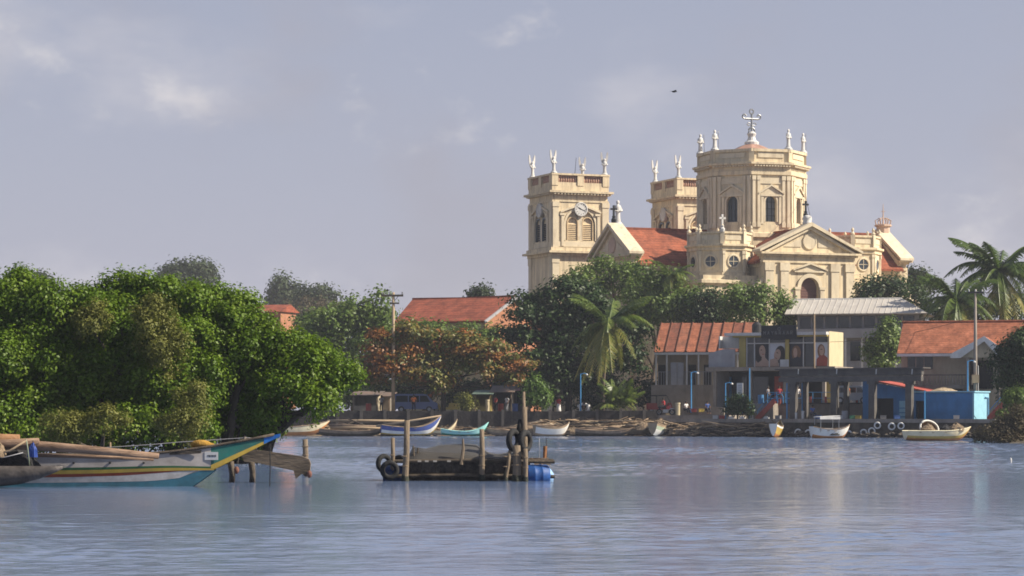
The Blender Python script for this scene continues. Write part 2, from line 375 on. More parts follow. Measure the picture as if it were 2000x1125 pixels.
# shoreline in plan: (X, Y) of the water's edge, left to right
SHORE = [(-900, 300), (-250, 262), (-90, 247), (-30, 245), (14, 246), (20, 247), (25.5, 246), (30, 242), (36, 238), (45, 232), (60, 225), (120, 215), (900, 190)]
def shore_y(x):
    for (x0, y0), (x1, y1) in zip(SHORE, SHORE[1:]):
        if x0 <= x <= x1: return y0 + (y1-y0)*(x-x0)/(x1-x0)
    return 245
b = MB(); vs = []; fs = []
for i, (x, y) in enumerate(SHORE):
    vs += [(x, y-0.6, -0.4), (x, y+1.5, 0.25), (x+0.0, y+3.2, 0.6), (x, y+4.6, 0.75)]
for i in range(len(SHORE)-1):
    for k in range(3): fs.append((i*4+k, (i+1)*4+k, (i+1)*4+k+1, i*4+k+1))
b.add(vs, fs).build('shore', m_beach, kind='structure')
b = MB(); n_ = len(SHORE)
vs = [(x, y+4.4, 2.2) for x, y in SHORE] + [(x*1.3, 1350, 3.5) for x, y in SHORE] + [(x, y+4.4, 0.2) for x, y in SHORE]
b.add(vs, [(i, i+1, n_+i+1, n_+i) for i in range(n_-1)] + [(2*n_+i, 2*n_+i+1, i+1, i) for i in range(n_-1)]).build('ground', m_earth, kind='structure')

# low muddy spit at the right edge
b = MB(); vs = []; fs = []; nx, ny = 14, 12
for i in range(nx+1):
    for k in range(ny+1):
        u_, v_ = i/nx, k/ny; D_ = 176 + 40*v_; x_ = PX(1896 + 190*u_ + 22*math.sin(v_*5), D_)
        vs.append((x_, D_, -0.35 + 0.75*min(1, u_*2.2)*min(1, v_*4.5)*(1 if v_ < .75 else max(0, (1-v_)*4)) + random.uniform(-.05, .05)))
for i in range(nx):
    for k in range(ny): fs.append((i*(ny+1)+k, (i+1)*(ny+1)+k, (i+1)*(ny+1)+k+1, i*(ny+1)+k+1))
b.add(vs, fs).build('mud_spit', M('spit_mud', (0.055, 0.045, 0.034), 0.95, 0.4, 1.2, c2=(0.09, 0.075, 0.055), bump=.6, bsc=4), kind='structure')
# ================================================================ church
TH = R(22.0)
m_cream = M('cream_plaster', (0.69, 0.575, 0.39), 0.85, 0.12, 0.25, grime=0.85, gcol=(0.19, 0.145, 0.11), gsc=(1.7, 1.7, 0.17), glo=0.44, ghi=0.78)
m_trim = M('trim_plaster', (0.64, 0.55, 0.40), 0.85, 0.12, 0.6, grime=0.75, gcol=(0.24, 0.18, 0.13), gsc=(1.3, 1.3, 0.3), glo=0.50, ghi=0.78)
m_pinkp = M('pinkish_plaster', (0.55, 0.40, 0.31), 0.85, 0.12, 0.6, grime=0.4)
m_tile = M('clay_tile_roof', (0.24, 0.070, 0.038), 0.9, 0.35, 0.6, c2=(0.31, 0.095, 0.05), bump=0.5, bsc=3, rows=0.9, grime=0.45, gcol=(0.11, 0.055, 0.045), gsc=(0.5, 0.5, 0.5))
m_white = M('white_stone', (0.58, 0.57, 0.55), 0.7, 0.12, 1.5, grime=0.5, gcol=(0.22, 0.20, 0.18), gsc=(2, 2, 0.7))
m_glass = M('dark_glass', (0.035, 0.045, 0.055), 0.18, 0.3, 2.0, spec=0.6)
m_glassl = M('leaded_glass', (0.20, 0.21, 0.20), 0.25, 0.5, 2.5, c2=(0.10, 0.12, 0.13), spec=0.6)
m_iron = M('dark_iron', (0.03, 0.032, 0.035), 0.5, 0.2, 4, metal=0.6)
m_silver = M('grey_metal', (0.30, 0.31, 0.32), 0.4, 0.2, 4, metal=0.7)
m_redbr = M('red_baluster', (0.44, 0.27, 0.20), 0.9, 0.2, 3)
m_door = M('brown_shutter', (0.16, 0.085, 0.075), 0.8, 0.2, 1.0, stretch=(1, 1, 6))
m_louv = M('louvre_cream', (0.56, 0.43, 0.27), 0.85, 0.15, 2)

OC = P(1468, HZ, 333.0); OC.z = 0
church = empty('church', OC, TH, 'large cream church with octagonal tower, twin belfries and red tile roofs behind the trees', 'church')
def cpart(mb, name, mat, parent=None, **kw): return mb.build(name, mat, parent or church, **kw)
PH = R(22.5)
def face_T(cx, cy, k, n=8): return Tm(cx, cy, 0, 2*math.pi*k/n)

# --- octagonal lantern
RO = 6.95; AP = RO*math.cos(PH)
b = MB()
b.loft((0,0,0), 8, [(RO+0.25, 18.0), (RO+0.25, 24.6), (RO+0.55, 24.7), (RO+0.55, 25.2), (RO+0.1, 25.3), (RO+0.1, 26.3)], PH, cap=False)
for k in range(8):
    b.T = face_T(0, 0, k); hw = RO*math.sin(PH)
    arch_wall(b, -hw, hw, 26.3, 32.6, -AP, 1.55, 26.7, 29.25, depth=0.55)
b.T = Matrix()
b.loft((0,0,0), 8, [(RO-0.02, 32.6), (RO+0.25, 32.7), (RO+0.25, 33.2), (RO+0.1, 33.25), (RO+0.1, 33.75), (RO+0.75, 34.0), (RO+0.75, 34.25), (RO-0.05, 34.35), (RO-0.05, 35.6), (RO+0.22, 35.65), (RO+0.22, 36.0), (RO-0.9, 36.0), (RO-0.9, 34.6), (0.2, 34.6)], PH, cap=False)
lant = cpart(b, 'lantern_tower', m_cream)
for k in range(8):
    T = face_T(0, 0, k); hw = RO*math.sin(PH)
    t = MB(T)
    for sx in (-1, 1):
        for off in (0.28, 0.95):
            x = sx*(hw-off)
            t.box(x-0.19, x+0.19, -AP-0.22, -AP+0.02, 26.3, 32.3); t.box(x-0.26, x+0.26, -AP-0.28, -AP+0.02, 32.0, 32.55); t.box(x-0.25, x+0.25, -AP-0.28, -AP+0.02, 26.0, 26.6)
    t.box(-hw+1.15, hw-1.15, -AP-0.10, -AP+0.02, 31.55, 32.3)
    for sx in (-1, 1): t.box(sx*1.22-0.17, sx*1.22+0.17, -AP-0.18, -AP+0.02, 26.4, 29.9)
    t.box(-1.5, 1.5, -AP-0.24, -AP+0.02, 29.95, 30.2)
    t.prism([(-1.6, 30.22), (1.6, 30.22), (0, 31.2)], -AP-0.14, -AP+0.02)
    for sx in (-1, 1): t.prism([(sx*1.75, 30.2), (sx*1.75, 30.42), (0, 31.5), (0, 31.25)], -AP-0.34, -AP-0.02)
    arch_band(t, 1.55, 26.7, 29.25, -AP-0.12, -AP+0.02, 0.22)
    t.box(-hw+0.9, hw-0.9, -AP-0.06, -AP+0.3, 34.9, 35.5)
    for j in range(13):
        x = -hw+0.3+j*(2*hw-0.6)/12; t.box(x-0.11, x+0.11, -AP-0.62, -AP+0.02, 33.72, 33.9)
    cpart(t, 'face_trim', m_trim, lant)
    g = MB(T); r = 0.775
    poly = [(-r, 26.7)] + [(-r*math.cos(math.pi*i/10), 29.25+r*math.sin(math.pi*i/10)) for i in range(11)] + [(r, 26.7)]
    g.add([(x, -AP+0.5, z) for x, z in poly], [tuple(range(len(poly)))])
    cpart(g, 'window', m_glassl if k < 4 else m_glass, lant)
    u = MB(T)
    for x in (-0.28, 0.28): u.box(x-0.035, x+0.035, -AP+0.42, -AP+0.49, 26.7, 29.7)
    for z in (27.5, 28.4, 29.25): u.box(-r, r, -AP+0.43, -AP+0.485, z-0.03, z+0.03)
    cpart(u, 'window_frame', m_iron, lant)
    c8 = MB(Tm(0, 0, 0, 2*math.pi*k/8 + PH)); c8.box(-0.34, 0.34, -RO-0.12, -RO+0.6, 34.36, 36.03)
    cpart(c8, 'parapet_pier', m_cream, lant)
b = MB(); b.loft((0,0,0), 8, [(5.0, 34.4), (4.2, 35.4), (2.9, 36.3), (1.6, 36.95), (0.6, 37.3)], PH)
cpart(b, 'dome', M('faded_dome_tile', (0.36, 0.21, 0.16), 0.9, 0.25, 1.0, grime=.4), lant)
b = MB(); b.loft((0,0,0), 12, [(0.9, 37.0), (0.95, 37.5), (0.6, 37.75), (0.45, 38.2), (0.62, 38.6), (0.3, 38.9)])
lant.rotation_euler = (0, 0, R(-5))
fin = cpart(b, 'finial_base', m_white, lant)

def scroll_cross(name, base, h, mat, label, fancy=True):
    e = empty(name, base, TH, label, 'cross')
    b = MB(); t = h*0.035; z0 = h*0.0
    b.tube([(0,0,-0.2), (0,0,h*0.84)], t, 8)
    b.tube([(-h*0.24,0,h*0.68), (h*0.24,0,h*0.68)], t, 8)
    b.build('cross_bar', mat, e)
    if fancy:
        b = MB()
        b.torus((0,0,h*0.92), h*0.075, t*0.8, n=16, k=6)
        for s_ in (-1, 1):
            pts = [(s_*h*(0.24+0.10*math.sin(a)), 0, h*(0.68 + 0.075 - 0.075*math.cos(a)) - (0.04*h if a > 3 else 0)) for a in [0.3*i for i in range(0, 13)]]
            b.tube(pts, t*0.75, 6)
            b.tube([(s_*h*0.02,0,h*0.47), (s_*h*0.12,0,h*0.45), (s_*h*0.17,0,h*0.5), (s_*h*0.13,0,h*0.55), (s_*h*0.05,0,h*0.53)], t*0.55, 6)
            b.tube([(s_*h*0.02,0,h*0.40), (s_*h*0.10,0,h*0.33), (s_*h*0.12,0,h*0.2), (s_*h*0.04,0,h*0.12), (s_*h*0.08,0,h*0.02)], t*0.9, 6)
        b.build('scrollwork', mat, e)
    return e
def loc(x, y, z):           # church plan coordinates -> world
    c_, s_ = math.cos(TH), math.sin(TH); return Vector((OC.x + x*c_ - y*s_, OC.y + x*s_ + y*c_, z))
scroll_cross('roof_cross', loc(0, 0, 37.9), 3.9, m_silver, 'ornate grey metal cross with scrolls on top of the octagonal tower')

def saint(name, pos, h, label, group, angel=False, face=0.0, cat='statue', staff=True):
    e = empty(name, pos, TH + face, label, cat, group)
    b = MB(); s_ = h
    b.loft((0,0,0), 12, [(0.20*s_, -0.05), (0.20*s_, 0.06*s_), (0.15*s_, 0.10*s_), (0.13*s_, 0.14*s_)])
    b.build('pedestal', m_white, e)
    b = MB()
    prof = [(0.115, 0.12), (0.12, 0.16), (0.10, 0.3), (0.095, 0.45), (0.11, 0.55), (0.13, 0.70), (0.12, 0.78), (0.05, 0.83), (0.045, 0.845), (0.062, 0.87), (0.072, 0.91), (0.066, 0.96), (0.035, 0.995)]
    b.loft((0,0,0), 14, [(r_*s_, z*s_) for r_, z in prof], sx=1.0, sy=0.75)
    for sx in (-1, 1):
        if angel: pts = [(sx*0.11*s_, 0, 0.75*s_), (sx*0.17*s_, -0.04*s_, 0.62*s_), (sx*0.07*s_, -0.13*s_, 0.60*s_)]
        else: pts = [(sx*0.11*s_, 0, 0.75*s_), (sx*0.16*s_, -0.03*s_, 0.58*s_), (sx*0.05*s_, -0.12*s_, 0.56*s_)]
        b.tube(pts, [0.04*s_, 0.038*s_, 0.028*s_], 7)
    b.build('robed_figure', m_white, e, True)
    if angel:
        for sx in (-1, 1):
            g = MB()
            prof = [(0.02, 0.62), (0.09, 0.60), (0.15, 0.72), (0.21, 0.95), (0.235, 1.18), (0.215, 1.38), (0.17, 1.40), (0.12, 1.22), (0.08, 1.0), (0.04, 0.80)]
            g.prism([(sx*x*s_, z*s_) for x, z in prof], 0.05*s_, 0.105*s_)
            g.build('wing', m_white, e)
    elif staff:
        g = MB(); g.tube([(0.19*s_, -0.06*s_, 0.10*s_), (0.17*s_, -0.04*s_, 0.98*s_)], 0.014*s_, 6); g.tube([(0.13*s_, -0.04*s_, 0.9*s_), (0.22*s_, -0.04*s_, 0.9*s_)], 0.012*s_, 6)
        g.build('staff', m_silver, e)
    return e
for k, (ang, lab, st) in enumerate([(157.5, 'thin white saint statue leftmost on the octagonal tower parapet', True), (202.5, 'white saint statue with staff, second from left on octagonal tower', True),
                       (292.5, 'bright white draped saint statue right of the cross on octagonal tower', False), (337.5, 'thin white saint statue rightmost on the octagonal tower parapet', True)]):
    a = R(ang-5); p = loc((RO-0.3)*math.cos(a), (RO-0.3)*math.sin(a), 36.0)
    saint('saint_statue', p, 2.65, lab, 'saint statues on the octagonal tower', staff=st, face=R(10*k))

# --- belfries
def belfry(cx, cy, side):
    h = 8.5/2; T0 = Tm(cx, cy)
    b = MB(T0)
    b.box(-h, h, -h, h, 2, 24.4)
    b.box(-h-0.25, h+0.25, -h-0.25, h+0.25, 24.4, 24.8); b.box(-h-0.8, h+0.8, -h-0.8, h+0.8, 24.8, 25.1); b.box(-h-0.35, h+0.35, -h-0.35, h+0.35, 25.1, 25.6)
    for k in range(4):
        b.T = T0 @ Matrix.Rotation(k*math.pi/2, 4, 'Z')
        arch_wall(b, -h, h, 25.6, 32.0, -h, 4.5, 26.6, 28.75, depth=0.35, n=14)
        b.add([(-2.3,-h+0.34,26.5),(2.3,-h+0.34,26.5),(2.3,-h+0.34,31.2),(-2.3,-h+0.34,31.2)], [(0,1,2,3)])
    b.T = T0
    b.box(-h-0.12, h+0.12, -h-0.12, h+0.12, 32.0, 32.25); b.box(-h+0.02, h-0.02, -h+0.02, h-0.02, 32.25, 33.0)
    b.box(-h-0.15, h+0.15, -h-0.15, h+0.15, 33.0, 33.25); b.box(-h-0.65, h+0.65, -h-0.65, h+0.65, 33.25, 33.55)
    b.box(-h-0.1, h+0.1, -h-0.1, h+0.1, 33.55, 34.3)
    o = cpart(b, 'belfry', m_cream)
    for k in range(4):
        T = T0 @ Matrix.Rotation(k*math.pi/2, 4, 'Z')
        t = MB(T)
        for sx in (-1, 1):
            t.box(sx*(h-0.45)-0.45, sx*(h-0.45)+0.45, -h-0.16, -h+0.02, 25.62, 31.7); t.box(sx*(h-0.45)-0.52, sx*(h-0.45)+0.52, -h-0.24, -h+0.02, 31.3, 31.98)
            t.box(sx*(h-0.45)-0.5, sx*(h-0.45)+0.5, -h-0.14, -h+0.02, 10, 24.0); t.box(sx*(h-0.45)-0.58, sx*(h-0.45)+0.58, -h-0.2, -h+0.02, 23.4, 24.38)
            t.box(sx*2.75-0.2, sx*2.75+0.2, -h-0.2, -h+0.02, 25.8, 30.1); t.box(sx*2.7-0.5, sx*2.7+0.3, -h-0.28, -h+0.02, 30.1, 30.4)
            t.prism([(sx*3.1, 30.45), (sx*3.1, 30.7), (sx*0.6, 31.65), (sx*0.6, 31.35)], -h-0.32, -h+0.02)
        arch_band(t, 4.5, 26.6, 28.75, -h-0.1, -h+0.02, 0.28, n=14)
        t.box(-0.3, 0.3, -h+0.05, -h+0.33, 26.5, 30.4)
        t.box(-h+0.9, h-0.9, -h-0.1, -h+0.2, 25.7, 26.4)
        for j in range(17):
            x = -h+0.2+j*(2*h-0.4)/16; t.box(x-0.12, x+0.12, -h-0.55, -h+0.02, 33.02, 33.22)
        cpart(t, 'face_trim', m_trim, o)
        for sx in (-1, 1):
            g = MB(T); xc = sx*1.15
            for j in range(9): 
                z = 26.75 + j*0.26; g.add([(xc-0.72,-h+0.10,z),(xc+0.72,-h+0.10,z),(xc+0.72,-h+0.3,z+0.24),(xc-0.72,-h+0.3,z+0.24)], [(0,1,2,3)])
            arch_band(g, 1.45, 26.6, 29.1, -h+0.02, -h+0.33, 0.14, cx=xc)
            cpart(g, 'louvre', m_louv if k == 0 else m_glass, o)
        # balustrade
        bb = MB(T)
        for x in (-h+0.35, 0, h-0.35): bb.box(x-0.48, x+0.48, -h-0.18, -h+0.5, 34.3, 35.75)
        bb.box(-h-0.2, h+0.2, -h-0.24, -h+0.45, 35.75, 36.0); bb.box(-h, h, -h-0.06, -h+0.4, 34.3, 34.75)
        cpart(bb, 'parapet', m_cream, o)
        rb = MB(T)
        for x0 in (-h+0.85, 0.5):
            for j in range(8):
                x = x0+0.2+j*(h-1.35-0.4)/7; rb.loft((x, -h+0.15, 0), 6, [(0.07, 34.76), (0.15, 35.1), (0.08, 35.4), (0.12, 35.74)])
        rb.box(-h+0.4, h-0.4, -h+0.28, -h+0.36, 34.75, 35.75)
        cpart(rb, 'balusters', m_redbr, o)
        # clock
        ck = MB(T @ Matrix.Translation((0, -h-0.22, 31.0)) @ Matrix.Rotation(R(90), 4, 'X'))
        ck.loft((0,0,0), 24, [(1.0, -0.2), (1.0, 0.14), (0.86, 0.16), (0.86, 0.10)])
        cf = cpart(ck, 'clock', m_white, o)
        hd = MB(T @ Matrix.Translation((0, -h-0.34, 31.0)))
        if k == 0:
            hd.prism([(-0.05, -0.05), (0.05, 0.05), (-0.42, 0.30), (-0.46, 0.22)], -0.02, 0.02)
            hd.prism([(-0.04, 0.04), (0.04, -0.04), (0.66, -0.28), (0.68, -0.20)], -0.02, 0.02)
            for j in range(12):
                a = j*math.pi/6; hd.prism([(0.70*math.sin(a)-0.03, 0.70*math.cos(a)-0.05), (0.70*math.sin(a)+0.03, 0.70*math.cos(a)-0.05), (0.70*math.sin(a)+0.03, 0.70*math.cos(a)+0.05), (0.70*math.sin(a)-0.03, 0.70*math.cos(a)+0.05)], -0.015, 0.02)
            cpart(hd, 'clock_hands', m_iron, o)
    return o
BY = 38.0
belfry(-9.6, BY, 0); belfry(9.8, BY, 1)
for (dx, dy, lab) in [(-1, 1, 'white winged angel statue leftmost on the clock belfry'), (-1, -1, 'white winged angel statue second from left on the clock belfry'),
                      (1, 1, 'white winged angel statue third from left on the clock belfry'), (1, -1, 'white winged angel statue rightmost on the clock belfry')]:
    saint('angel_statue', loc(-9.6+dx*3.9, BY+dy*3.9, 36.0), 2.35, lab, 'angel statues on the clock belfry', True, face=R(-12*dx))
for (dx, dy, lab) in [(-1, 1, 'white winged angel statue on left corner of the farther belfry'), (-1, -1, 'white winged angel statue on near corner of the farther belfry')]:
    saint('angel_statue', loc(9.8+dx*3.9, BY+dy*3.9, 36.0), 2.35, lab, 'angel statues on the farther belfry', True, face=R(-12*dx))
for (x, y, h, lab) in [(-9.2, BY-1, 2.6, 'thin leaning aerial rod on the clock belfry roof'), (11.6, BY-3, 3.4, 'thin aerial mast beside the octagonal tower on the farther belfry')]:
    t = MB(); t.tube([(0,0,-1.5), (0.35,0,h)], [0.06, 0.03], 6); t.box(-0.3, 0.3, -0.3, 0.3, -1.6, 0.1)
    tag(t.build('aerial_rod', m_iron), lab, 'aerial').location = loc(x, y, 36.0)

# --- arms: each built along local -y from the crossing, then turned
def arm(rot, length, near, ridge=25.3, eave=21.4, hw=6.9, label=None):
    T = Matrix.Rotation(rot, 4, 'Z'); y0 = -length; y1 = -4.5
    b = MB(T); b.box(-hw, hw, y0+0.6, y1, 2, eave)
    b.box(-hw-0.3, hw+0.3, y0+0.7, y1, eave-1.0, eave-0.5)
    wo = cpart(b, 'arm_wall', m_cream)
    r = MB(T)
    for sx in (-1, 1): r.slab([(sx*(hw+0.7), y0+0.7, eave-0.35), (sx*(hw+0.7), y1+2, eave-0.35), (0, y1+2, ridge), (0, y0+0.7, ridge)], 0.25)
    ro = cpart(r, 'roof', m_tile)
    q = MB(T); q.box(-0.2, 0.2, y0+0.8, y1+2, ridge-0.1, ridge+0.16); 
    for sx in (-1, 1): q.box(sx*(hw+0.72)-0.08, sx*(hw+0.72)+0.08, y0+0.7, y1+1.5, eave-0.62, eave-0.36)
    cpart(q, 'ridge_tiles', m_tile, ro)
    # gable facade
    g = MB(T); gz = 21.0; pk = ridge+0.35; ex = hw+0.15
    arch_wall(g, -hw-0.1, hw+0.1, 2, 20.9, y0, 2.55, 12.0, 17.85, depth=0.6, n=14)
    for sx in (-1, 1): g.add([(sx*(hw+0.1), y0, 2), (sx*(hw+0.1), y0+1.2, 2), (sx*(hw+0.1), y0+1.2, 20.9), (sx*(hw+0.1), y0, 20.9)], [(0,1,2,3) if sx > 0 else (3,2,1,0)])
    g.box(-ex-0.15, ex+0.15, y0-0.15, y0+1.2, 20.9, 21.25); g.box(-ex, ex, y0-0.05, y0+1.2, 21.25, 21.7); g.box(-ex-0.3, ex+0.3, y0-0.35, y0+1.2, 21.7, 21.95); g.box(-ex-0.65, ex+0.65, y0-0.7, y0+1.25, 21.95, 22.2)
    g.prism([(-ex, 22.2), (ex, 22.2), (0, pk-0.2)], y0, y0+1.2)
    go = cpart(g, 'gable_facade', m_cream)
    t = MB(T)
    for sx in (-1, 1):
        t.prism([(sx*(ex+0.85), 22.2), (sx*(ex+0.85), 22.5), (0, pk+0.32), (0, pk-0.15)], y0-0.72, y0+1.3)
        t.prism([(sx*(ex+0.1), 22.2), (sx*(ex-0.5), 22.2), (0, pk-0.55), (0, pk-0.15)], y0-0.4, y0+0.05)
        for x in (hw-0.6, hw-2.7) if near else (hw-0.6,):
            t.box(sx*x-0.55, sx*x+0.55, y0-0.22, y0+0.02, 6, 20.6); t.box(sx*x-0.68, sx*x+0.68, y0-0.3, y0+0.02, 19.9, 20.88)
        t.box(sx*1.75-0.3, sx*1.75+0.3, y0-0.2, y0+0.02, 11, 17.85); t.box(sx*1.75-0.42, sx*1.75+0.42, y0-0.28, y0+0.02, 17.6, 17.95)
        # side triangles in the tympanum
        t.prism([(sx*1.2, 22.9), (sx*3.6, 22.9), (sx*1.2, 24.0)], y0-0.08, y0+0.02)
    arch_band(t, 2.55, 17.85, 17.85, y0-0.2, y0+0.02, 0.5, n=14, legs=False)
    t.box(-2.2, 2.2, y0-0.26, y0+0.02, 19.75, 19.95)
    t.prism([(-1.9, 19.97), (1.9, 19.97), (0, 20.75)], y0-0.12, y0+0.02)
    for sx in (-1, 1): t.prism([(sx*2.4, 19.95), (sx*2.4, 20.12), (0, 21.0), (0, 20.75)], y0-0.38, y0-0.02)
    cpart(t, 'facade_trim', m_trim, go)
    k = MB(T); k.torus((0, y0-0.03, 23.6), 0.88, 0.16, 'y', 24, 6); k.T = T @ Matrix.Translation((0, y0-0.05, 23.6)) @ Matrix.Rotation(R(90), 4, 'X'); k.loft((0,0,0), 20, [(0.82, 0.0), (0.82, 0.08)])
    cpart(k, 'roundel', m_pinkp if not near else m_trim, go)
    d = MB(T); rr = 1.275
    poly = [(-rr, 12.0)] + [(-rr*math.cos(math.pi*i/12), 17.85+rr*math.sin(math.pi*i/12)) for i in range(13)] + [(rr, 12.0)]
    d.add([(x, y0+0.55, z) for x, z in poly], [tuple(range(len(poly)))])
    for j in range(18): d.box(-rr+0.02, rr-0.02, y0+0.50, y0+0.54, 12.2+j*0.33, 12.42+j*0.33)
    cpart(d, 'shutter', m_door, go)
    # low aisle with sloping roof and raked buttress on either side
    for sx in (-1, 1):
        a = MB(T); a.box(min(sx*hw, sx*(hw+4.2)), max(sx*hw, sx*(hw+4.2)), y0+1.5, y1, 2, 15.6)
        a.prism([(sx*(hw+0.1), 2), (sx*(hw+4.6), 2), (sx*(hw+4.6), 15.2), (sx*(hw+3.4), 15.9), (sx*(hw+0.1), 18.6)], y0+0.3, y0+1.5)
        cpart(a, 'aisle', m_cream)
        a = MB(T); a.slab([(sx*(hw+4.6), y0+1.5, 15.5), (sx*(hw+4.6), y1, 15.5), (sx*hw, y1, 18.3), (sx*hw, y0+1.5, 18.3)], 0.2)
        cpart(a, 'aisle_roof', m_tile)
        s = MB(T); s.prism([(sx*(hw+0.1), 18.6), (sx*(hw+0.1), 18.95), (sx*(hw+3.5), 16.25), (sx*(hw+4.75), 15.5), (sx*(hw+4.6), 15.2), (sx*(hw+3.4), 15.9)], y0+0.1, y0+1.7)
        s.loft((*(sx*(hw+4.5), y0+0.9), 0), 8, [(0.32, 15.4), (0.34, 16.0), (0.2, 16.2), (0.36, 16.5), (0.25, 16.9), (0.05, 17.2)])
        cpart(s, 'raked_coping', m_trim, go)
    return pk
PK = arm(0.0, 15.6, True, hw=6.25)
arm(-math.pi/2, 19.8, False, ridge=25.8, hw=5.7)
arm(math.pi/2, 19.6, False, ridge=26.0, hw=5.7)
# nave running back to the belfries
b = MB(); b.box(-6.9, 6.9, 4.5, BY+4, 2, 21.4); cpart(b, 'nave_wall', m_cream)
b = MB()
for sx in (-1, 1): b.slab([(sx*7.6, 2.5, 21.05), (sx*7.6, BY+3, 21.05), (0, BY+3, 25.6), (0, 2.5, 25.6)], 0.25)
cpart(b, 'roof', m_tile)

# --- corner turrets with round windows
for (tx, ty) in ((-9.2, -9.2), (9.2, -9.2)):
    b = MB(); r = 4.0; ap = r*math.cos(PH)
    b.loft((tx, ty, 0), 4, [(6.6, 2), (6.6, 18.0), (7.1, 18.3), (7.1, 18.7), (6.5, 18.8), (6.5, 19.3)], R(45), cap=True)
    b.loft((tx, ty, 0), 8, [(r+0.15, 19.3), (r+0.15, 19.7), (r, 19.75), (r, 22.4), (r+0.2, 22.5), (r+0.2, 22.8), (r+0.5, 23.0), (r+0.5, 23.25), (r-0.02, 23.3), (r-0.02, 24.5), (r+0.15, 24.55), (r+0.15, 24.8), (r-0.7, 24.8), (r-0.7, 23.4)], PH)
    o = cpart(b, 'turret', m_cream)
    for k in range(8):
        t = MB(face_T(tx, ty, k)); hw = r*math.sin(PH)
        for sx in (-1, 1): t.box(sx*(hw-0.17)-0.15, sx*(hw-0.17)+0.15, -ap-0.14, -ap+0.02, 19.75, 22.1); t.box(sx*(hw-0.17)-0.2, sx*(hw-0.17)+0.2, -ap-0.2, -ap+0.02, 22.0, 22.4)
        t.box(-hw+0.3, hw-0.3, -ap-0.05, -ap+0.02, 19.78, 19.95)
        cpart(t, 'face_trim', m_trim, o)
        t = MB(face_T(tx, ty, k)); t.torus((0, -ap, 21.1), 0.78, 0.14, 'y', 20, 6); cpart(t, 'window_ring', m_trim, o)
        t = MB(face_T(tx, ty, k)); t.box(-hw+0.4, hw-0.4, -ap-0.05, -ap+0.2, 23.75, 24.3); cpart(t, 'parapet_panel', m_trim, o)
        t = MB(face_T(tx, ty, 0) @ Matrix.Rotation(k*math.pi/4+PH, 4, 'Z'))
        t.box(-0.26, 0.26, -r-0.14, -r+0.4, 23.3, 24.85); t.loft((0, -r+0.1, 0), 8, [(0.24, 24.85), (0.3, 25.0), (0.12, 25.25), (0.2, 25.5), (0.03, 25.8)])
        cpart(t, 'pinnacle', m_trim, o)
    for k in range(8):
        g = MB(face_T(tx, ty, k) @ Matrix.Translation((0, -ap, 21.1)) @ Matrix.Rotation(R(90), 4, 'X'))
        g.loft((0,0,0), 20, [(0.72, 0.0), (0.72, 0.03)]); cpart(g, 'round_window', m_glass, o)
        if k in (0, 7):
            u = MB(face_T(tx, ty, k)); u.box(-0.03, 0.03, -ap-0.07, -ap-0.035, 20.4, 21.8); u.box(-0.7, 0.7, -ap-0.07, -ap-0.035, 21.07, 21.13); cpart(u, 'window_bar', m_trim, o)
def plain_cross(name, p, h, mat, label):
    t = MB(); w_ = h*0.06
    t.loft((0,0,0), 8, [(h*0.16, -0.2), (h*0.18, h*0.1), (h*0.1, h*0.2), (h*0.12, h*0.3), (h*0.06, h*0.34)])
    t.box(-w_, w_, -w_*0.7, w_*0.7, h*0.3, h); t.box(-h*0.22, h*0.22, -w_*0.7, w_*0.7, h*0.7, h*0.7+2*w_)
    o = t.build(name, mat); o.location = p; o.rotation_euler = (0, 0, TH); tag(o, label, 'cross')
# front vertex of the left turret carries a white cross
a = R(247.5+22.5-22.5); plain_cross('turret_cross', loc(-9.2+3.9*math.cos(R(292.5-45)), -9.2+3.9*math.sin(R(292.5-45)), 24.9), 2.0, m_white, 'white cross on the low turret with round windows')
t = MB(); t.loft((0,0,0), 14, [(0.55, -0.3), (0.6, 0.1), (0.5, 0.2), (0.62, 0.5), (0.5, 0.85), (0.15, 1.0)]); o = t.build('pediment_finial', m_white, None, True); o.location = loc(0, -15.0, PK+0.3)
tag(o, 'rounded white knob on the peak of the front pediment', 'finial')
plain_cross('gable_cross', loc(0, -14.6, PK+1.2), 1.9, m_iron, 'thin dark iron cross above the front pediment')
plain_cross('gable_cross', loc(-20.2, -1.2, 26.6), 2.0, m_iron, 'small dark cross beside the white statue on left gable')
saint('saint_statue', loc(-18.9, 0.4, 26.2), 3.2, 'tall white saint statue on the left gable of the church', None, staff=False)
t = MB(); t.loft((0,0,0), 8, [(0.9, -0.6), (0.9, 0.3), (1.15, 0.4), (1.15, 0.6), (0.7, 0.7)]); 
for k in range(6): t.tube([(0.9*math.cos(k*1.05), 0.9*math.sin(k*1.05), 0.5), (1.05*math.cos(k*1.05), 1.05*math.sin(k*1.05), 1.15), (0.5*math.cos(k*1.05), 0.5*math.sin(k*1.05), 1.5)], 0.09, 5)
t.tube([(0,0,0.5), (0,0,3.4)], [0.14, 0.03], 6); t.tube([(-0.3,0,2.4), (0.3,0,2.4)], 0.04, 6)
o = t.build('gable_finial', m_pinkp); o.location = loc(19.6, 0, 26.7); tag(o, 'crown shaped finial with spike on the right gable of church', 'finial')
